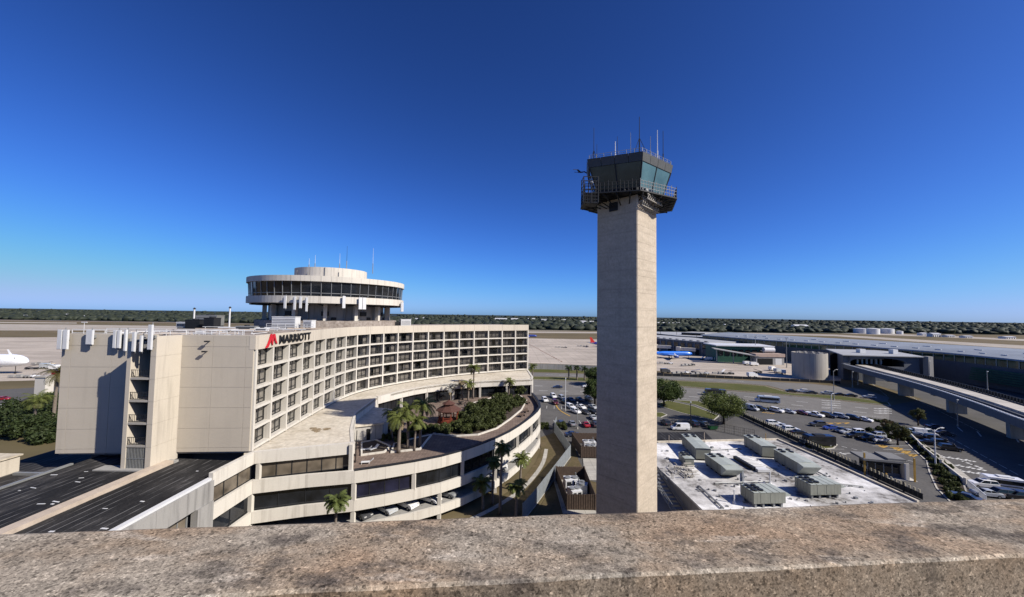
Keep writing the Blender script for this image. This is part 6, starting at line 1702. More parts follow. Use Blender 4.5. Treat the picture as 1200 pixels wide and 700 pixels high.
cpx('suv', WH, 638.5, 468.5, -80, 'white suv parked nearest the hotel end left of the tower', GL)
cpx('suv', WH, 648.5, 464, -80, 'white suv parked behind the dark red car by the road', GL)
cpx('suv', MR, 650.5, 471.5, -80, 'dark red suv with its tail to the white one left of the tower', GL)
cpx('suv', WH, 668.5, 476.5, -65, 'white suv at the left end of the angled row near the lamp post', GL)
cpx('suv', WH, 674.5, 482, -65, 'large white suv in front of the angled row, nearest the camera', GL)
cpx('sedan', WH, 681, 476.5, -65, 'white sedan in the middle of the angled row left of the tower', GL)
cpx('sedan', DG, 686, 483, -65, 'dark grey sedan right of the large white suv', GL)
cpx('suv', BK, 695, 483, -65, 'black suv at the right end of the angled row by the tower', GL)
cpx('sedan', NB, 669, 468, -75, 'navy sedan in the shade of the oak, left one', GL)
cpx('sedan', NB, 679, 467.5, -75, 'navy sedan in the shade of the oak, middle one', GL)
cpx('suv', DG, 690, 467.5, -75, 'dark suv deepest in the shade of the oak', GL)
cpx('sedan', GY, 670.5, 496.5, 95, 'grey car at the left of the row behind the board enclosure', GL)
cpx('sedan', RD, 686.5, 497.5, 95, 'bright red car behind the board enclosure', GL)
cpx('suv', DG, 697, 497.5, 95, 'dark grey suv between the red car and the tower', GL)
cpx('sedan', NB, 671, 509.5, 5, 'very dark blue car standing alone by the far enclosure', None)
# right of the tower
cpx('van', WH, 797, 502, 178, 'long white van behind the wire fence right of the tower', None)
for k, (px, c, kd_, lab) in enumerate(((780, DG, 'suv', 'dark suv at the left of the row behind the white van'), (797, BK, 'sedan', 'black sedan in the middle of the row behind the white van'), (813, NB, 'suv', 'navy suv in the row behind the white van'), (826, GY, 'sedan', 'grey sedan at the right of the row behind the white van'))):
    cpx(kd_, c, px, 495.5 + k * .5, 90, lab, 'cars behind the white van')
cpx('van', SI, 880, 478.5, -62, 'silver van half behind the spreading oak', GR)
cpx('suv', BK, 891, 479, -62, 'black suv beside the silver van at the hedge', GR)
cpx('suv', WH, 910.5, 481, -62, 'white suv alone between gaps at the hedge', GR)
cpx('sedan', MR, 939, 483.5, -62, 'dark maroon car parked at the hedge', GR)
cpx('pickup', WH, 955, 486, -62, 'white pickup next to the maroon car at the hedge', GR)
cpx('suv', SI, 986, 488, -55, 'silver suv at the hedge right of the lamp post', GR)
cpx('suv', BK, 1000.5, 490, -55, 'black suv at the right end of the hedge row', GR)
cpx('sedan', DG, 927, 457.5, 155, 'dark sedan first in the queue on the service road', GD)
cpx('suv', WH, 940.5, 458, 155, 'white suv second in the queue on the service road', GD)
cpx('sedan', DG, 951, 459.5, 155, 'dark grey sedan third in the queue on the service road', GD)
cpx('suv', SI, 969, 460.5, 155, 'silver suv fourth in the queue on the service road', GD)
cpx('sedan', BK, 984, 462, 155, 'black sedan fifth in the queue on the service road', GD)
cpx('sedan', BK, 997, 463, 155, 'black sedan sixth in the queue on the service road', GD)
cpx('suv', SI, 1018.5, 465, 155, 'silver suv alone before the bridge shadow on the service road', GD)
cpx('suv', WH, 907, 496.5, -4, 'white suv farthest along the picket fence', GF)
cpx('sedan', SI, 919, 500, -4, 'silver sedan second from the far end of the picket fence row', GF)
cpx('suv', WH, 927, 503.5, -4, 'white suv third from the far end of the picket fence row', GF)
cpx('sedan', BK, 936, 507, -4, 'black sedan nearest the black bus in the picket fence row', GF)
cpx('sedan', BL, 974, 501.5, 180, 'bright blue car at the far end of the middle row', GM)
cpx('sedan', NB, 986, 504.5, 180, 'dark blue car in front of the bright blue one', GM)
cpx('suv', WH, 1003, 507, 180, 'white suv in the middle row of the car park', GM)
cpx('suv', BK, 1002, 511, 180, 'black suv in front of the white one in the middle row', GM)
cpx('pickup', BK, 1019, 514, 180, 'black pickup near the corner hedge', GM)
cpx('sedan', WH, 1032, 515.5, 180, 'white sedan nearest the corner hedge', GM)
GW = 'cars behind the white wall'
cpx('suv', LB_, 1068.5, 507, -25, 'pale blue suv behind the corner trees', GW)
cpx('van', WH, 1084, 508.5, -22, 'white van behind the white wall at the shade edge', GW)
cpx('sedan', NB, 1096, 500.5, -22, 'dark blue car in the bridge shadow behind the white van', GW)
cpx('suv', BK, 1096, 514.5, -22, 'black suv in front of the white van', GW)
cpx('suv', BK, 1114, 526, -22, 'black suv nearest the dashed hatching on the street', GW)
cpx('sedan', BK, 1088, 519, -22, 'black sedan tight against the white wall', GW)
GS = 'vehicles at the lower right edge'
cpx('suv', WH, 1151.5, 569, 165, 'white suv in front of the white shuttle bus', GS)
cpx('sedan', SI, 1156, 579.5, 165, 'silver car below the white suv by the white railing', GS)
cpx('suv', DG, 1171, 580, 165, 'dark grey suv below the white shuttle bus', GS)
cpx('suv', BK, 1192, 583, 165, 'black suv at the right edge of the picture', GS)
cpx('sedan', DG, 1131, 584, 120, 'dark car between the hedge and the white railing', GS)
# further rows
for k, (kd_, c, px, py, lab) in enumerate((('sedan', BK, 662, 471, 'black sedan left of the navy cars under the oak'), ('suv', SI, 659, 466, 'silver suv nearest the lamp post left of the tower'), ('sedan', SI, 695, 476.5, 'silver sedan between the angled row and the tower'),
        ('suv', DG, 657, 496.5, 'dark grey suv at the left end of the row behind the fence bend'), ('sedan', SI, 695, 489, 'silver sedan close to the tower shaft'))):
    cpx(kd_, c, px, py, -70 if py < 485 else 95, lab, GL)
for k, (kd_, c, px, py, lab) in enumerate((('suv', GY, 863, 477.5, 'grey suv in the shade right of the spreading oak'), ('sedan', SI, 924, 482, 'silver sedan between the white suv and the maroon car'), ('suv', NB, 971, 487, 'navy suv left of the silver one by the lamp post'),
        ('sedan', WH, 1013, 491.5, 'white sedan at the far right end of the hedge row'), ('suv', BK, 862, 482, 'black suv under the edge of the spreading oak'))):
    cpx(kd_, c, px, py, -60, lab, GR)
for k, (kd_, c, px, py, lab) in enumerate((('suv', DG, 958, 497.5, 'dark grey suv at the far end before the bright blue car'), ('sedan', SI, 994, 506.5, 'silver sedan between the dark blue car and the white suv'), ('sedan', BK, 1011, 510, 'black sedan between the white suv and the black pickup'),
        ('suv', SI, 1027, 511, 'silver suv at the back of the middle row by the hedge'))):
    cpx(kd_, c, px, py, 180, lab, GM)
for k, (kd_, c, px, py, lab) in enumerate((('sedan', DG, 1074, 511, 'dark grey sedan by the end of the white wall'), ('suv', BK, 1104, 520, 'black suv between two others in the bridge shadow'), ('sedan', DG, 1107, 508, 'dark sedan farther into the bridge shadow'))):
    cpx(kd_, c, px, py, -24, lab, GW)
# garage deck cars
GG = 'cars in the open podium garage'
def on_curve(px):
    best = None
    P_ = resample(OL, 0.4)
    for q in P_:
        x = 600 + FPX * q[0] / q[1]
        if best is None or abs(x - px) < best[0]: best = (abs(x - px), q)
    return best[1]
for px, c, kd_, lab in ((431, DG, 'sedan', 'dark car at the left end of the podium garage'), (462, SI, 'sedan', 'silver car second from the left in the podium garage'), (487, WH, 'suv', 'white suv in the podium garage left of the column'),
                        (516.5, WH, 'sedan', 'white car in the podium garage right of the column'), (536, GY, 'sedan', 'grey car in the shaded part of the podium garage'), (585, WH, 'sedan', 'white car behind the tall palm in the podium garage'),
                        (599, WH, 'suv', 'white suv in the sunlit part of the podium garage'), (612, SI, 'sedan', 'silver car toward the right end of the podium garage'), (621, WH, 'sedan', 'white car at the right end of the podium garage')):
    q = on_curve(px); q2 = on_curve(px + 4); d = Vector(q2) - Vector(q); d.normalize()
    p = Vector(q) + Vector((-d.y, d.x)) * 2.9
    vehicle(kd_, c, (p.x, p.y), math.degrees(math.atan2(d.y, d.x)) - 60, lab, GG, 2.52)

def make_bus(name, label, cat, p, hd, L, W, H, c, c2=None, z=0.05, nose=1.0, group=None):
    r = thing(name, label, cat, (p[0], p[1], z), math.radians(hd), group); hw = W / 2
    prof = [(-L / 2, .4), (-L / 2, H - .12), (-L / 2 + .2, H), (L / 2 - nose - .35, H), (L / 2 - nose, H - .35), (L / 2 - nose * .75, 1.35), (L / 2 - .1, 1.1), (L / 2, .8), (L / 2, .4)]
    n = len(prof); vs = []
    for y, s in ((-hw, .06), (-hw + .12, 0), (hw - .12, 0), (hw, .06)):
        for x, zz in prof: vs.append((x, y, zz - (s if zz > 1.3 else 0)))
    fs = [(i * n + k, i * n + (k + 1) % n, (i + 1) * n + (k + 1) % n, (i + 1) * n + k) for i in range(3) for k in range(n)] + [tuple(range(n)), tuple(range(3 * n, 4 * n))]
    MB().add(vs, fs).build('body', paint(c), r, world=False)
    w = MB()
    for s in (-1, 1): w.box(-L / 2 + .5, L / 2 - nose - .6, s * (hw + .004) - .012, s * (hw + .004) + .012, H * .5, H - .45)
    w.add([(L / 2 - nose * .78 + .02, -hw + .15, 1.42), (L / 2 - nose * .78 + .02, hw - .15, 1.42), (L / 2 - nose + .03, hw - .15, H - .42), (L / 2 - nose + .03, -hw + .15, H - .42)], [(0, 1, 2, 3)])
    w.build('window', CARGLASS, r, world=False)
    MB().box(-L / 2 + .6, L / 2 - nose - .8, -hw - .02, -hw + .01, .75, .98).build('stripe', paint(c2 or DG), r, world=False)
    MB().box(-L * .2, L * .12, -hw * .6, hw * .6, H, H + .22).build('roof_unit', WHITEM if c[0] > .3 else DKMET, r, world=False)
    for sx in (-.32, .3):
        for sy in (-1, 1):
            x = sx * L; q = MB().tube((x, sy * (hw - .28), .42), (x, sy * (hw + .02), .42), .42, n=14).build('wheel', RUBBER, r, world=False)
            MB().tube((x, sy * (hw - .1), .42), (x, sy * (hw + .03), .42), .24, n=10).build('rim', METAL, q, world=False)
    for sy in (-1, 1): MB().box(L / 2 - .05, L / 2 + .02, sy * (hw - .35) - .18, sy * (hw - .35) + .18, .82, .98).build('headlight', LAMP, r, world=False)
    return r
def bus_px(name, lab, cat, px, py, *a, **k): x, y = xy(px, py); return make_bus(name, lab, cat, (x, y), *a, **k)
bus_px('shuttle_bus', 'silver shuttle bus with dark windows driving along the main road', 'bus', 899, 472, 158, 9.0, 2.3, 2.7, (.42, .47, .52))
bus_px('shuttle_bus', 'dark shuttle bus with a white roof near the far kerb of the main road', 'bus', 837, 463.5, 165, 9.5, 2.4, 2.9, DG)
bus_px('shuttle_bus', 'black shuttle bus standing behind the small planted island', 'bus', 958, 522.5, 178, 8.6, 2.4, 3.0, BK, (.3, .3, .3))
bus_px('shuttle_bus', 'long white shuttle bus on the shaded street at the lower right', 'bus', 1180, 573.5, -22, 7.2, 2.1, 2.5, WH)

# ------------------------------------------------------------------ green bin by the oak
x, y = xy(835, 503.5); bn = thing('waste_container', 'green metal waste container beside the oak trunk', 'container', (x, y, 0.05))
MB().add([(-1.2, -.7, .2), (1.2, -.7, .2), (1.2, .7, .2), (-1.2, .7, .2), (-1.4, -.85, 1.3), (1.4, -.85, 1.3), (1.4, .85, 1.3), (-1.4, .85, 1.3)], [(0, 3, 2, 1), (4, 5, 6, 7), (0, 1, 5, 4), (1, 2, 6, 5), (2, 3, 7, 6), (3, 0, 4, 7)]).build('body', plain('green_bin_paint', (.02, .12, .04), .6, 0, .2), bn, world=False)
MB().box(-1.42, 1.42, -.87, .87, 1.3, 1.38).build('lid', DKMET, bn, world=False)
# ================================================================== STREET LAMPS
def lamp(px, pb_, ptop, label, arms=1, z=0.0, hd=0.0, group='street lamps', name='street_lamp', r=0.13, mat=METAL, al=2.4):
    p = at(px, pb_, z); H = (pb_ - ptop) * p.y / FPX
    t = thing(name, label, 'street lamp' if name == 'street_lamp' else 'light mast', (p.x, p.y, z), math.radians(hd), group)
    MB().tube((0, 0, 0), (0, 0, H), r * 1.3, r * .75, 10).build('pole', mat, t, world=False)
    MB().tube((0, 0, 0), (0, 0, .7), r * 2.4, r * 1.8, 10).build('base', CONC, t, world=False)
    dirs = [1, -1][:arms] if arms <= 2 else [1, -1]
    for s in dirs:
        ab = MB().path([(0, 0, H * .95), (s * al * .5, 0, H + .25), (s * al, 0, H + .35)], [.07, .06, .05], 6).build('arm', mat, t, world=False)
        MB().box(s * al - .45, s * al + .45, -.18, .18, H + .27, H + .42).build('lamp_head', WHITEM, ab, world=False)
    return t
lamp(1096.5, 548, 505, 'double armed pale street lamp beside the hedge and white wall', 2, hd=10, mat=WHITEM, r=.14)
lamp(977.4, 469, 435, 'tall lamp post on the grass verge before the round ramp', 1, hd=20)
lamp(974.5, 484.5, 463, 'short pale post between the main road and the hedge', 1, hd=20, mat=WHITEM, al=1.0)
lamp(662.5, 482, 446, 'pale lamp post among the parked cars left of the tower', 1, hd=80, mat=WHITEM, al=1.6)
lamp(676.5, 503, 475, 'grey lamp post before the red car left of the tower', 1, hd=80, al=1.4)
lamp(809.5, 502, 474, 'thin dark lamp post behind the wire fence right of the tower', 1, hd=60, mat=DKMET, al=.8)
lamp(1122.5, 500, 471, 'grey lamp post in the shadow beside the bridge', 1, hd=30, al=1.0)
lamp(1157.5, 458, 437, 'lamp post standing on the bridge deck near the right edge', 1, z=8.6, hd=30, al=1.0)
lamp(1089.5, 440, 424.5, 'lamp post rising behind the bridge before the dark terminal wall', 1, z=8.6, hd=30, al=1.0)
lamp(999, 454, 437, 'small lamp post by the round ramp left of the bridge', 1, hd=30, al=.8); 
lamp(1005.5, 451, 433, 'small lamp post nearer the bridge end', 1, hd=30, al=.8)
for px, pb_, pt_, lab in ((885.5, 424.5, 394, 'apron light mast before the green terminal block'), (922, 431, 397, 'apron light mast before the dark terminal front'), (894.5, 427, 412, 'short mast between the two apron light masts')):
    t = lamp(px, pb_, pt_, lab, 2, name='light_mast', r=.22, group='apron light masts', al=1.6)
for k, (px, pt_, Y) in enumerate(((793, 388, 470), (774, 386, 480), (816.5, 393, 420), (850.5, 393, 400))):
    d = ray(px, pt_); s = Y / d.y; p = CAM + d * s
    t = thing('light_mast', ('mast rising over the pier roof second from the tower', 'mast rising over the pier roof nearest the tower', 'mast rising over the pier roof third from the tower', 'mast with a wide head at the right end of the pier roof')[k], 'light mast', (p.x, p.y, 0), 0, 'apron light masts')
    MB().tube((0, 0, 0), (0, 0, p.z), .3, .2, 8).build('pole', DKMET, t, world=False); MB().box(-2.2, 2.2, -.3, .3, p.z - .3, p.z + .4).build('lamp_head', DKMET, t, world=False)
x, y = xy(98, 392); t = thing('light_mast', 'white mast with a cross head on the airfield above the left antennas', 'light mast', (x, y, 0), 0, 'apron light masts')
MB().tube((0, 0, 0), (0, 0, 17), .35, .25, 8).build('pole', WHITEM, t, world=False); MB().box(-4, 4, -.4, .4, 16.6, 17.8).build('lamp_head', WHITEM, t, world=False)
x, y = xy(50, 479); t = thing('concrete_column', 'plain white concrete column beside the left road', 'column', (x, y, 0))
MB().box(-1.9, 1.9, -1.3, 1.3, 0, 11.2).build('shaft', WHITEW, t, world=False); MB().box(-2.1, 2.1, -1.5, 1.5, 11.2, 11.7).build('cap', CONC, t, world=False)

# ================================================================== AIRCRAFT
def aircraft(name, label, p, hd, L, D, span, cbody, ctail, cwing=WH, chull=None, zf=None, group=None):
    r = thing(name, label, 'airplane', (p[0], p[1], 0.05), math.radians(hd), group)
    R = D / 2; zc = zf or D * 1.05
    st = [(-.5, .06, .34), (-.42, .28, .2), (-.3, .72, .1), (-.18, 1, 0), (.3, 1, 0), (.38, .97, 0), (.43, .84, -.03), (.47, .58, -.1), (.49, .30, -.18), (.5, .04, -.22)]
    n = 20; vs = []
    for u, s, dz in st:
        for k in range(n): vs.append((u * L, R * s * math.cos(2 * PI * k / n), zc + dz * R + R * s * math.sin(2 * PI * k / n)))
    fs = [(i * n + k, i * n + (k + 1) % n, (i + 1) * n + (k + 1) % n, (i + 1) * n + k) for i in range(len(st) - 1) for k in range(n)]
    fs += [tuple(reversed(range(n))), tuple(range((len(st) - 1) * n, len(st) * n))]
    MB().add(vs, fs).build('fuselage', paint(cbody), r, world=False, smooth=True)
    def slab(pts, th, name_, mat):
        m_ = len(pts); q = [(x, y, z + th / 2) for x, y, z in pts] + [(x, y, z - th / 2) for x, y, z in pts]
        return MB().add(q, [tuple(range(m_)), tuple(reversed(range(m_, 2 * m_)))] + [(i, i + m_, (i + 1) % m_ + m_, (i + 1) % m_) for i in range(m_)]).build(name_, mat, r, world=False)
    for s in (-1, 1):
        slab([(.10 * L, s * R * .8, zc - R * .55), (-.10 * L, s * span / 2, zc + R * .1), (-.145 * L, s * span / 2, zc + R * .1), (-.09 * L, s * R * .8, zc - R * .55)], .35, 'wing', paint(cwing))
        slab([(-.36 * L, s * R * .4, zc + R * .35), (-.45 * L, s * span * .18, zc + R * .5), (-.485 * L, s * span * .18, zc + R * .5), (-.455 * L, s * R * .4, zc + R * .35)], .2, 'tailplane', paint(cwing))
        slab([(-.115 * L, s * span / 2, zc + R * .1), (-.155 * L, s * (span / 2 + .3), zc + R * .95), (-.17 * L, s * (span / 2 + .3), zc + R * .95), (-.145 * L, s * span / 2, zc + R * .1)], .12, 'winglet', paint(cwing))
        ex, ey, ez = .045 * L, s * span * .17, zc - R * .95
        e = MB().lathe([(.62 * R * .62, -.06 * L), (.62 * R, -.02 * L), (.60 * R, .035 * L), (.5 * R, .042 * L)], (0, 0, 0), 16, cap=True)
        e.v = [(ex + z, ey + x, ez + y) for x, y, z in e.v]; e.build('engine', paint(chull or cbody), r, world=False, smooth=True)
        MB().tube((-.02 * L, s * R * 1.1, zc - R * .8), (-.02 * L, s * R * 1.1, .5), .16, n=6).tube((-.02 * L, s * R * 1.1 - .45, .55), (-.02 * L, s * R * 1.1 + .45, .55), .55, n=12).build('landing_gear', RUBBER, r, world=False)
    MB().tube((.40 * L, 0, zc - R * .8), (.40 * L, 0, .4), .13, n=6).tube((.40 * L, -.25, .42), (.40 * L, .25, .42), .42, n=12).build('landing_gear', RUBBER, r, world=False)
    fp = [(-.33 * L, zc + R * .8), (-.44 * L, zc + R * .8 + D * 1.45), (-.49 * L, zc + R * .8 + D * 1.45), (-.465 * L, zc + R * .5)]
    MB().add([(x, .18, z) for x, z in fp] + [(x, -.18, z) for x, z in fp], [(0, 1, 2, 3), (7, 6, 5, 4)] + [(i, i + 4, (i + 1) % 4 + 4, (i + 1) % 4) for i in range(4)]).build('tail_fin', paint(ctail), r, world=False)
    wd = MB()
    for s in (-1, 1):
        for k in range(40):
            x = (-.28 + .62 * k / 40) * L; a = .22
            wd.box(x, x + .3, s * R * math.cos(a) - .03, s * R * math.cos(a) + .03, zc + R * math.sin(a) - .2, zc + R * math.sin(a) + .22)
    wd.build('cabin_window', CARGLASS, r, world=False)
    cw = MB(); u0, u1 = .425 * L, .455 * L
    for s in (-1, 1):
        cw.add([(u0, s * R * .82, zc + R * .30), (u1, s * R * .42, zc + R * .22), (u1 - .2, s * R * .40, zc + R * .52), (u0 - .1, s * R * .66, zc + R * .56)], [(0, 1, 2, 3)])
    cw.add([(u1 + .1, -R * .42, zc + R * .22), (u1 + .1, R * .42, zc + R * .22), (u1 - .2, R * .4, zc + R * .52), (u1 - .2, -R * .4, zc + R * .52)], [(0, 1, 2, 3)])
    cw.build('cockpit_window', CARGLASS, r, world=False)
    return r
x, y = xy(31, 438); aircraft('airliner', 'large white airliner nose showing at the left edge of the apron', (x - 28, y - 4.5), 9, 58, 6.9, 58, (.78, .8, .82), (.1, .2, .5))
x, y = xy(814, 421); aircraft('airliner', 'bright blue airliner parked at the pier just right of the tower', (x - 19.5, y + 2), 4, 39, 4.1, 35, (.035, .20, .78), (.6, .1, .03), WH, (.02, .06, .3))
x, y = xy(691, 407); aircraft('airliner', 'airliner with a red tail half hidden behind the tower', (x + 19, y), 3, 39, 4.0, 35, (.03, .03, .22), (.55, .03, .02), SI)
x, y = xy(622, 397.3); aircraft('airliner', 'small distant blue airliner beyond the corner of the hotel', (x - 4, y + 20), 5, 30, 3.4, 28, (.03, .06, .3), (.05, .08, .35))
# apron vehicles and carts
GA = 'service vehicles on the apron'
def cart(px, py, hd, label, kind='tractor', c=WH):
    x, y = xy(px, py); r = thing('service_vehicle', label, 'airport vehicle', (x, y, .06), math.radians(hd), GA)
    if kind == 'truck':
        MB().box(-3.2, .9, -1.15, 1.15, .9, 3.0).build('box_body', paint(c), r, world=False); MB().add([(1.0, -1.1, .6), (2.9, -1.1, .6), (2.9, -1.1, 1.4), (2.2, -1.1, 2.4), (1.0, -1.1, 2.4), (1.0, 1.1, .6), (2.9, 1.1, .6), (2.9, 1.1, 1.4), (2.2, 1.1, 2.4), (1.0, 1.1, 2.4)], [(0, 1, 2, 3, 4), (9, 8, 7, 6, 5), (0, 5, 6, 1), (1, 6, 7, 2), (2, 7, 8, 3), (3, 8, 9, 4), (4, 9, 5, 0)]).build('cab', paint(c), r, world=False)
        xs_ = (-2.2, 1.9)
    elif kind == 'loader':
        MB().box(-2.6, 2.6, -1.0, 1.0, .5, 1.0).build('chassis', DKMET, r, world=False); MB().add([(-2.6, -.5, 1.0), (2.8, -.5, 2.6), (2.8, .5, 2.6), (-2.6, .5, 1.0), (-2.6, -.5, 1.25), (2.8, -.5, 2.85), (2.8, .5, 2.85), (-2.6, .5, 1.25)], [(0, 3, 2, 1), (4, 5, 6, 7), (0, 1, 5, 4), (1, 2, 6, 5), (2, 3, 7, 6), (3, 0, 4, 7)]).build('belt', paint(c), r, world=False)
        xs_ = (-1.7, 1.7)
    else:
        MB().box(-1.5, 1.5, -.8, .8, .45, 1.1).box(-1.5, -.4, -.75, .75, 1.1, 1.35).build('body', paint(c), r, world=False); MB().box(-.6, .2, -.7, .7, 2.0, 2.08).box(-.55, -.48, -.65, -.58, 1.1, 2.0).box(-.55, -.48, .58, .65, 1.1, 2.0).build('canopy', DKMET, r, world=False)
        tr = MB()
        for q in range(3): tr.box(-5.0 - q * 3.6, -2.2 - q * 3.6, -.75, .75, .5, .75).box(-4.8 - q * 3.6, -2.4 - q * 3.6, -.7, .7, .75, 1.3 + .4 * (q % 2)); tr.box(-2.2 - q * 3.6, -1.4 - q * 3.6, -.06, .06, .5, .6)
        tr.build('baggage_cart', GREYC, r, world=False); xs_ = (-1.0, 1.0, -4.4, -2.8)
    w = MB()
    for q in xs_:
        for s in (-1, 1): w.tube((q, s * .6, .4), (q, s * .95, .4), .4, n=10)
    w.build('wheel', RUBBER, r, world=False)
    return r
rc2 = random.Random(8)
for px, py, hd, kd_, c, lab in ((780, 437.5, 10, 'truck', DG, 'dark box truck at the near apron edge by the tower'), (805, 438, 20, 'tractor', WH, 'white tug with a train of carts at the near apron edge'), (815, 437.5, -30, 'loader', SI, 'grey belt loader beside the white tug'),
    (828, 439, 15, 'tractor', SI, 'grey tug with carts left of the apron middle'), (847, 438.5, 40, 'loader', WH, 'white belt loader in the apron middle'), (857, 439, 0, 'tractor', DG, 'dark tug right of the apron middle'), (812, 428.5, 25, 'tractor', DG, 'dark tug with carts farther out below the blue airliner'),
    (882, 442.5, 5, 'truck', WH, 'white truck at the near apron edge by the mast'), (888, 437.5, 190, 'loader', DG, 'dark belt loader above the white truck'), (905, 434.5, 30, 'truck', WH, 'white box truck left of the pink terminal shed'), (912, 437, 20, 'truck', SI, 'silver truck behind the parked white box trucks'),
    (918, 438.5, 60, 'truck', WH, 'second white box truck before the round ramp'), (876, 428, 5, 'truck', WH, 'white truck under the cream jet bridge'), (884, 429, 0, 'truck', WH, 'white truck beside the one under the jet bridge'), (786, 427, 0, 'tractor', WH, 'white tug under the blue airliner wing'), (823, 422, 40, 'loader', WH, 'white belt loader at the blue airliner nose'),
    (830, 422.5, 160, 'truck', WH, 'white truck between the blue airliner and the jet bridge'), (842, 423.5, 10, 'truck', SI, 'silver truck at the corner of the pier'), (663, 408, 0, 'tractor', DG, 'tiny dark tug alone on the open apron'), (688, 406.5, 0, 'tractor', DG, 'tiny dark tug behind the red tailed airliner'),
    (37, 433, 20, 'loader', DG, 'dark belt loader under the nose of the white airliner'), (55, 432, 10, 'truck', SI, 'grey truck on the left apron behind the airliner nose'), (66, 434, 5, 'truck', WH, 'white truck on the left apron next to the end wall'), (41, 443, 5, 'tractor', WH, 'white tug and carts on the left road edge'), (60, 428, 0, 'tractor', BEIGEM and (.5, .42, .3), 'beige tug with carts on the left apron'), (70, 441, 0, 'truck', RD, 'red truck on the left apron close to the end wall')):
    cart(px, py, hd, lab, kd_, c)
for k, (px, py, c, lab) in enumerate(((0, 478, WH, 'white car on the left road'), (9, 475, WH, 'white car farther along the left road'), (3, 467, RD, 'red car on the left road'))):
    cpx('sedan', c, px, py, 10, lab, 'cars on the left road')
# ================================================================== TERMINAL BUILDINGS ACROSS THE APRON
TG = plain('terminal_roof_grey', (0.46, 0.47, 0.48), 0.7, 0.1, 0.2, 0.06); TB = plain('terminal_roof_blue_grey', (0.31, 0.345, 0.39), 0.65, 0.1, 0.25, 0.05)
TW = streaked('terminal_wall', (0.13, 0.145, 0.17), (0.06, 0.06, 0.065), 0.4); TGRN = plain('green_terminal_panel', (0.035, 0.12, 0.085), 0.6, 0, 0.3, 0.4)
TWL = streaked('pale_terminal_wall', (0.40, 0.40, 0.40), (0.2, 0.2, 0.2), 0.4)
GLASSG = glass_dark('green_terminal_glass', (0.018, 0.055, 0.042), 0.1)
# pier just right of the tower
pier = thing('terminal_pier', 'grey terminal pier with a dark windowed side behind the blue airliner', 'terminal', (185, 351, 0))
pf_ = [(120, 520), (159, 417), (185, 351)]
MB().wall(pf_, 0, 12.6, 0, -40).build('wall', TW, pier)
MB().prism(offset(pf_, 1.2) + [(233, 372), (205, 440), (165, 540)], 12.6, 13.4).build('roof', TG, pier)
MB().prism([(185.8, 349.6), (215, 362), (214.5, 363), (185.2, 350.8)], 0, 12.4).build('end_wall', WHITEW, pier)
for k in range(14):
    a = Vector(pf_[0]).lerp(Vector(pf_[1]), k / 6) if k < 6 else Vector(pf_[1]).lerp(Vector(pf_[2]), (k - 6) / 8)
    b = a + (Vector(pf_[2]) - Vector(pf_[1])).normalized() * 5.6
    w = MB().wall([tuple(a), tuple(b)], 6.6, 10.6, 0.12, 0.02).build('window', GLASSD, pier)
    MB().wall([tuple(a - (b - a) * .04), tuple(a + (b - a) * .06)], 0, 12.5, 0.4, 0.0).build('pilaster', TWL, pier)
    if k % 2 == 0: MB().wall([tuple(a + (b - a) * .2), tuple(b)], 0.3, 5.2, 0.10, 0.02).build('dark_opening', BLACK, pier)
    MB().obox(((a.x + b.x) / 2 + 2.0, (a.y + b.y) / 2 + 1), 3.0, 1.6, 13.4, 14.1, -1.2).build('roof_vent', DKCONC, pier)
# roof behind with dark canopies
pr = thing('terminal_roof_block', 'wide pale terminal roof with a dark canopy behind the pier', 'terminal', (240, 470, 0))
MB().prism([(200, 450), (250, 386), (330, 430), (300, 560), (190, 560)], 0, 14.0).build('wall', TW, pr)
MB().prism([(198, 449), (250, 384), (332, 429), (302, 562), (188, 562)], 14.0, 14.6).build('roof', TG, pr)
MB().prism([(212, 470), (232, 452), (262, 480), (240, 500)], 14.6, 17.8).build('canopy', TWL, pr); MB().prism([(212.5, 469.5), (232, 451.7), (233, 453), (213, 471)], 14.8, 17.0).build('canopy_opening', BLACK, pr)
# jet bridges
def jet_bridge(px, py, L, hd, label):
    x, y = xy(px, py); j = thing('jet_bridge', label, 'jet bridge', (x, y, 0), math.radians(hd), 'cream jet bridges'); c = BEIGEM if 'cream' not in MATS else MATS['cream']
    MB().box(-L / 2, L / 2, -1.6, 1.6, 4.2, 7.2).build('tunnel', WHITEW, j, world=False); MB().box(-L / 2 - 3.2, -L / 2 + .6, -2.4, 2.4, 3.8, 7.6).build('cab_head', WHITEW, j, world=False)
    MB().box(-L / 2 - 3.25, -L / 2 - 3.1, -1.8, 1.8, 4.1, 7.2).build('bellows', BLACK, j, world=False)
    MB().box(-L / 4 - .8, -L / 4 - .3, -1.4, -.9, .6, 4.2).box(-L / 4 - .8, -L / 4 - .3, .9, 1.4, .6, 4.2).build('leg', METAL, j, world=False)
    MB().tube((-L / 4 - .5, -1.9, .6), (-L / 4 - .5, -1.2, .6), .6, n=12).tube((-L / 4 - .5, 1.2, .6), (-L / 4 - .5, 1.9, .6), .6, n=12).build('wheel', RUBBER, j, world=False)
    return j
jet_bridge(806, 416.5, 14, -35, 'cream jet bridge reaching the tail end of the blue airliner'); jet_bridge(778, 413, 14, -30, 'cream jet bridge half hidden by the tower')
jet_bridge(878, 424.5, 20, 170, 'long cream jet bridge before the green terminal block')
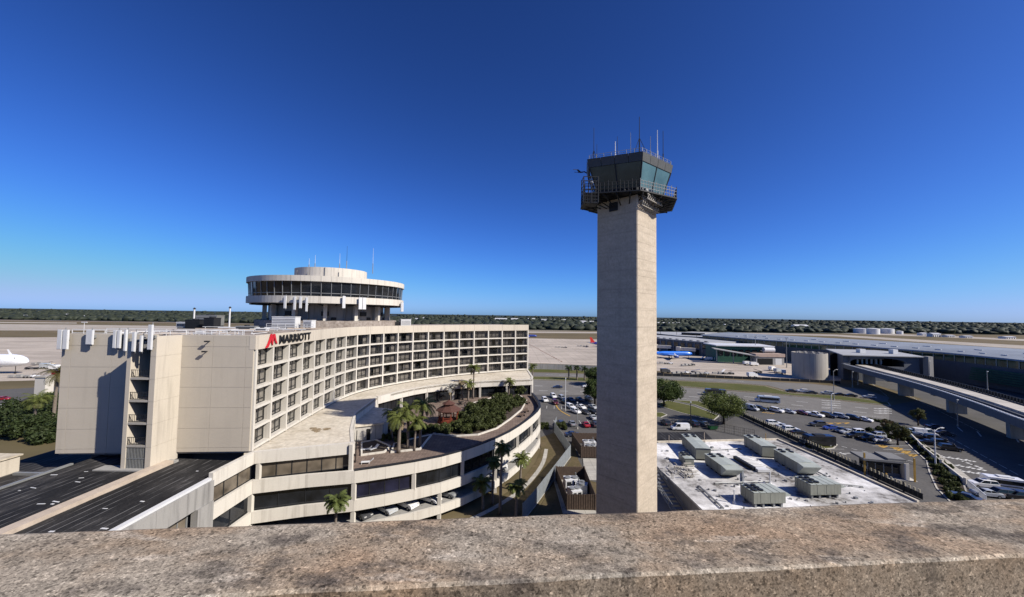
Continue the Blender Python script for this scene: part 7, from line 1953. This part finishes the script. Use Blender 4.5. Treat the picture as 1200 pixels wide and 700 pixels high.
# green block with white roof
gb = thing('green_terminal_block', 'dark green terminal block with a white roof edge behind the apron masts', 'terminal', (190, 318, 0))
MB().prism([(170, 311), (211, 306), (216, 330), (172, 334)], 0, 13.2).build('wall', TGRN, gb); MB().prism([(168, 309.5), (212.5, 304), (218, 332), (171, 336)], 13.2, 14.0).build('roof', WHITEM, gb)
for k in range(8):
    a = Vector((170, 311)).lerp(Vector((211, 306)), (k + .15) / 8); b = Vector((170, 311)).lerp(Vector((211, 306)), (k + .85) / 8); MB().wall([tuple(a), tuple(b)], 5.5, 10.5, 0.3, 0.1).build('window', GLASSD, gb)
cn = thing('sloping_canopy', 'long sloping grey canopy leaning on the green terminal block', 'canopy', (178, 300, 0))
MB().add([(164, 309, 11.5), (196, 303, 6.5), (194, 295, 6.2), (162, 301, 11.2), (164, 309, 12.1), (196, 303, 7.1), (194, 295, 6.8), (162, 301, 11.8)], [(0, 3, 2, 1), (4, 5, 6, 7), (0, 1, 5, 4), (1, 2, 6, 5), (2, 3, 7, 6), (3, 0, 4, 7)]).build('roof', TWL, cn)
cp_ = MB()
for x, y, z in ((166, 305, 11), (178, 302.5, 9.4), (190, 299.5, 7.4)): cp_.box(x - .3, x + .3, y - .3, y + .3, 0, z)
cp_.build('support', METAL, cn)
ps_ = thing('apron_shed', 'low pinkish shed with a grey door on the apron', 'shed', (203, 300, 0))
MB().box(192, 214, 296, 303, 0, 6.2).build('wall', TWL, ps_); MB().box(191.5, 214.5, 295.5, 303.5, 6.2, 8.6).build('roof', plain('pinkish_fascia', (.5, .38, .32), .8, 0, .2, .3), ps_); MB().box(207, 212, 295.9, 296.05, 0, 5).build('door', WHITEM, ps_); MB().box(193, 205, 295.9, 296.02, .2, 5).build('dark_opening', BLACK, ps_)
tk = thing('white_tank', 'horizontal white tank on legs behind the pinkish shed', 'tank', (207, 316, 0))
mb = MB().tube((203, 303.6, 11), (211, 303.2, 11), 2.0, n=18); mb.build('vessel', WHITEM, tk); MB().box(203.6, 204.2, 303, 304, 0, 9.5).box(209.6, 210.2, 303, 304, 0, 9.5).build('leg', METAL, tk)
# main airside hall: bowed glass front and a low vaulted roof
hall = thing('airside_terminal', 'long dark terminal with a wide blue grey vaulted roof along the right', 'terminal', (256, 281, 0))
HF = resample([(213, 420), (229, 348), (252, 287), (266, 239), (262, 200), (252, 166), (240, 130)], 11)
MB().wall(HF, 0, 12.2, 0, -50).build('wall', TW, hall)
for i in range(len(HF) - 1):
    a, b = Vector(HF[i]), Vector(HF[i + 1])
    w = MB().wall([tuple(a), tuple(b)], 12.2, 16.2, 0, -.2).build('window', GLASSG, hall)
    MB().wall([tuple(a), tuple(a + (b - a) * .05)], 12.2, 16.2, .2, -.2).wall([tuple(a + (b - a) * .5), tuple(a + (b - a) * .54)], 12.2, 16.2, .15, -.2).build('frame', METAL, w)
offs = [(3.0, 16.4), (2.6, 17.2), (-8, 18.6), (-22, 19.7), (-36, 20.1), (-50, 19.6), (-64, 18.2)]
rings = [offset(HF, o) for o, _ in offs]; vs = []; n = len(HF)
for r_, (o, z) in zip(rings, offs): vs += [(p[0], p[1], z) for p in r_]
MB().add(vs, [(i * n + k, i * n + k + 1, (i + 1) * n + k + 1, (i + 1) * n + k) for i in range(len(offs) - 1) for k in range(n - 1)]).build('roof', TB, hall)
sk = MB()
for k in range(4, n - 4, 1):
    a = Vector(offset(HF, -4)[k]); b = Vector(offset(HF, -4)[min(k + 1, n - 1)]); d = (b - a).normalized()
    sk.obox((a.x, a.y), 3.2, .8, 18.0, 18.5, math.atan2(d.y, d.x))
    if k % 2 == 0: q = Vector(offset(HF, -14)[k]); sk.obox((q.x, q.y), 4.2, .6, 19.0, 19.5, math.atan2(d.y, d.x))
sk.build('skylight', WHITEM, hall)
gl_ = MB()     # green louvred screens low at the right end
for i in range(n - 9, n - 1):
    for q in range(6): gl_.wall([HF[i], HF[i + 1]], 3.4 + q * 1.2, 3.4 + q * 1.2 + .8, 3.4 - q * .3, 2.9 - q * .3)
gl_.build('louvre_screen', TGRN, hall)
# station at the end of the guideway
stn = thing('guideway_station', 'blue grey station with a dark arched mouth where the bridge enters', 'station', (200, 227, 0))
MB().prism([(200, 227.6), (204, 227.2), (230, 264), (226, 268)], 0, 14.6).build('wall', DKCONC, stn); MB().prism([(233, 224), (241, 223), (262, 262), (255, 263)], 0, 14.6).build('wall', DKCONC, stn)
arc = MB(); A_, B_ = Vector((203.2, 226.9)), Vector((234, 223.6)); N_ = 16; vs = []
for dy_ in (-.05, .9):
    for k in range(N_ + 1):
        t = k / N_; q = A_.lerp(B_, t); zz = 11.0 + 2.6 * math.sin(PI * t) ** .45; vs += [(q.x, q.y + dy_, zz), (q.x, q.y + dy_, 14.7)]
m_ = 2 * (N_ + 1); fs = []
for k in range(N_): fs += [(2 * k, 2 * k + 2, 2 * k + 3, 2 * k + 1), (m_ + 2 * k, m_ + 2 * k + 1, m_ + 2 * k + 3, m_ + 2 * k + 2), (2 * k, m_ + 2 * k, m_ + 2 * k + 2, 2 * k + 2), (2 * k + 1, 2 * k + 3, m_ + 2 * k + 3, m_ + 2 * k + 1)]
arc.add(vs, fs).build('arch_front', DKCONC, stn)
MB().prism([(206, 244), (246, 240), (247, 241), (207, 245)], 0, 14.5).build('back_wall', BLACK, stn)
MB().prism([(203.4, 227.2), (234, 223.9), (235, 226), (204, 229.5)], 0, 8.6).build('lower_wall', DKCONC, stn)
MB().prism([(198.5, 226), (242.5, 221.3), (264.5, 263), (225, 270)], 14.7, 15.2).build('roof', TG, stn)
MB().box(222, 225.5, 240, 243, 15.2, 17.6).build('roof_box', WHITEM, stn); MB().box(239, 242, 236, 239, 15.2, 18).build('roof_box', WHITEM, stn)
for k in range(6): MB().box(213 + k * 2.6, 213.8 + k * 2.6, 232.5 - .3 * k, 233.2 - .3 * k, 9.2, 12.2).build('platform_post', WHITEM, stn)
MB().box(212, 229, 231.8, 232.3, 12.2, 12.6).build('platform_beam', WHITEM, stn)
MB().box(242.6, 245.4, 219.5, 222.5, 0, 15.4).build('end_pier', GREYC, stn)
# round concrete ramp
rc3 = xy(963, 446); rd_ = thing('round_ramp', 'pale round concrete drum beside the dark terminal', 'ramp', (rc3[0], rc3[1] + 9, 0))
rm_ = MB(); 
for k in range(20): rm_.lathe([(8.9, 0), (8.9, 15.6), (8.4, 15.6)], (rc3[0], rc3[1] + 9, 0), 3, 2 * PI * k / 20 + .004, 2 * PI * (k + 1) / 20 - .004, cap=False)
rm_.lathe([(8.85, 0), (8.85, 15.5), (8.3, 15.5), (8.3, 14), (0.1, 14)], (rc3[0], rc3[1] + 9, 0), 60, cap=False)
rm_.build('drum', CONC, rd_)
rk = MB(); 
for k in range(10):
    t = 2 * PI * k / 10; rk.box(rc3[0] + 6 * math.cos(t) - .6, rc3[0] + 6 * math.cos(t) + .6, rc3[1] + 9 + 6 * math.sin(t) - .5, rc3[1] + 9 + 6 * math.sin(t) + .5, 14, 16.0)
rk.build('roof_vent', GREYC, rd_)
# blast fence behind the verge
bf = thing('blast_fence', 'long grey blast fence between the verge and the apron', 'fence', (0, 250, 0)); P_ = resample(poly_px([(560, 432), (640, 433), (700, 435.2), (760, 438)]), 6)
for i in range(len(P_) - 1): MB().wall([P_[i], tuple(Vector(P_[i]).lerp(Vector(P_[i + 1]), .98))], 0, 3.6, .1, -.1).build('panel', GREYC, bf)
bw = thing('apron_barrier', 'low dark barrier along the near edge of the apron', 'barrier', (150, 230, 0)); P_ = resample(poly_px([(768, 440.6), (870, 444.5), (985, 450)]), 5)
for i in range(len(P_) - 1): MB().wall([P_[i], tuple(Vector(P_[i]).lerp(Vector(P_[i + 1]), .96))], 0, 1.6, .12, -.12).build('panel', DKMET, bw)
# ================================================================== ELEVATED GUIDEWAY
brg = thing('guideway_bridge', 'elevated concrete guideway curving from the dark station to the right edge', 'bridge', (160, 140, 0))
NB_ = resample([xy(987, 426.3, 9.5), xy(1018, 434.6, 9.5), xy(1052, 443.5, 9.5), xy(1090, 454.4, 9.5), xy(1140, 471, 9.5), xy(1199, 492.5, 9.5), (113, 58), (90, 20)], 6.0)   # its left edge, running towards the camera
NB_ = list(NB_)
def off(d): return offset(NB_, -d)       # left-hand side of travel = right in the picture
MB().wall(NB_, 7.5, 8.4, 0, -16).build('deck', DKCONC, brg)
MB().wall(NB_, 7.1, 9.5, .25, -.45).build('edge_beam', streaked('blue_grey_concrete', (0.17, 0.185, 0.21), (.09, .09, .1), .4), brg)
MB().wall(off(15.8), 7.1, 9.4, .3, -.3).build('edge_beam', GREYC, brg)
MB().wall(off(6.2), 8.4, 9.3, 0, -5.2).build('walkway_slab', jointed('walkway_slab_concrete', (.50, .47, .42), (.54, .5, .45), 2.4, (.25, .23, .2), .02, .2), brg)
MB().wall(off(1.6), 8.4, 8.9, 0, -.5).wall(off(4.4), 8.4, 8.9, 0, -.5).wall(off(12.2), 8.4, 8.9, 0, -.5).wall(off(14.4), 8.4, 8.9, 0, -.5).build('running_rail', DKCONC, brg)
E = resample(NB_, 1.5); wp = MB()
for i in range(len(E) - 1):
    a, b = Vector(E[i]), Vector(E[i + 1]); wp.wall([tuple(a), tuple(a.lerp(b, .55))], 9.52, 9.75, .28, -.45)
wp.build('edge_marker', WHITEM, brg)
E2 = resample(off(15.0), 1.7); dp_ = MB(); 
for i in range(len(E2) - 1):
    a, b = Vector(E2[i]), Vector(E2[i + 1]); dp_.wall([tuple(a), tuple(a.lerp(b, .5))], 8.4, 10.4, .35, -.35)
dp_.build('sound_screen', DKMET, brg)
for i in range(2, len(NB_), 6):
    q = offset(NB_, -8)[i]; MB().obox(q, 5.0, 2.0, 0, 6.2, -.5).obox(q, 13.5, 2.6, 6.2, 7.5, -.5).build('pier', GREYC, brg)
# ================================================================== FAR BUILDINGS AT THE WOODLAND EDGE
GFAR = 'white buildings at the edge of the far woodland'
def shed(px, py, wpx, hpx, label, mat=WHITEM, dpx=0.25):
    x, y = xy(px, py, 0); W = wpx * y / FPX; H = hpx * y / FPX
    s = thing('warehouse', label, 'warehouse', (x, y, 0), 0.05, GFAR)
    MB().box(-W / 2, W / 2, 0, W * dpx + 8, 0, H * .8).build('wall', mat, s, world=False)
    MB().add([(-W / 2 - 1, -1, H * .8), (W / 2 + 1, -1, H * .8), (W / 2 + 1, W * dpx + 9, H * .8), (-W / 2 - 1, W * dpx + 9, H * .8), (-W / 2 - 1, W * dpx / 2 + 4, H), (W / 2 + 1, W * dpx / 2 + 4, H)], [(0, 1, 5, 4), (2, 3, 4, 5), (1, 2, 5), (3, 0, 4), (0, 3, 2, 1)]).build('roof', WHITEM, s, world=False)
    d = MB()
    for k in range(4): d.box(-W / 2 + W * (k + .2) / 4, -W / 2 + W * (k + .55) / 4, -.3, -.05, 0, H * .45)
    d.build('door', DKMET, s, world=False)
for a in ((34, 373.0, 19, 3.6, 'long white warehouse among the trees at the far left'), (78, 371.0, 5, 3.0, 'small pale building above the left corner antennas'), (98, 372.5, 4, 2.6, 'small white building right of the cross headed mast'), (110, 372.5, 5, 2.6, 'pair of low white roofs beyond the stair tower'),
          (180, 372.5, 14, 3.0, 'long low white roof beyond the stair tower antennas'), (487, 376, 12, 3.0, 'white building in the woods right of the rotunda'), (500, 374.5, 9, 2.6, 'second white building right of the rotunda'), (587, 377, 14, 4.0, 'white warehouse over the far end of the hotel roof'), (603, 376.5, 8, 3.4, 'short white warehouse beside the hotel corner'), (623, 376.8, 8, 3.6, 'white warehouse just beyond the hotel corner'),
          (643, 376.8, 17, 2.6, 'long low white warehouse left of the tower'), (661, 377.5, 6, 3.0, 'white building with a step roof left of the tower'), (684, 380.5, 8, 4.4, 'tall white gabled building left of the tower'), (694, 380.2, 6, 3.8, 'white gabled building touching the tower edge'),
          (774, 381.5, 13, 3.6, 'white warehouse just right of the tower'), (788, 381.5, 7, 3.2, 'white building second right of the tower'), (798, 381.8, 8, 3.8, 'white building third right of the tower'), (838, 384, 9, 3.4, 'white hangar alone on the far airfield'), (855, 384.5, 10, 4.4, 'white hangar left of the twin hangars'), (870, 384.5, 10, 4.0, 'white hangar near the middle right'),
          (904, 386.5, 10, 4.0, 'pale hangar over the terminal roof'), (922, 387, 8, 4.6, 'white hangar over the terminal roof'), (940, 387.3, 16, 6.6, 'largest white hangar over the terminal roof'), (958, 387.5, 8, 4.0, 'white hangar right of the largest one'), (984, 385.5, 14, 2.8, 'long low roof in the trees left of the storage tanks'), (1012, 385.5, 18, 2.8, 'long low roof behind the storage tanks'),
          (1084, 393.5, 7, 3.4, 'white shed right of the storage tanks'), (1098, 395, 10, 4.6, 'white hangar in front of the woods at the right'), (1115, 395.5, 9, 2.8, 'low white shed at the right woodland edge'), (1136, 396.3, 9, 2.6, 'low white shed farther right by the woods'), (1185, 397.3, 12, 2.8, 'low white shed near the right edge')):
    shed(*a)
for k, (px, py, wpx, hpx, lab) in enumerate(((1015, 391, 13.5, 6.2, 'wide white storage tank, leftmost of the tank farm'), (1029, 392, 12, 7.2, 'white domed storage tank in the middle of the tank farm'), (1046, 391.5, 12.5, 6.4, 'white storage tank with banded sides right of the domed one'), (1057.5, 392, 6, 4.0, 'small white storage tank at the right end'))):
    x, y = xy(px, py, 0); R = wpx * y / FPX / 2; H = hpx * y / FPX
    t = thing('storage_tank', lab, 'tank', (x, y + R, 0), 0, 'storage tanks beyond the terminal')
    MB().lathe([(R, 0), (R, H * .9)], (0, 0, 0), 32).build('shell', WHITEM, t, world=False, smooth=False); MB().lathe([(R * 1.01, H * .9), (R * .5, H * .97), (.1, H)], (0, 0, 0), 32).build('roof', WHITEM, t, world=False)
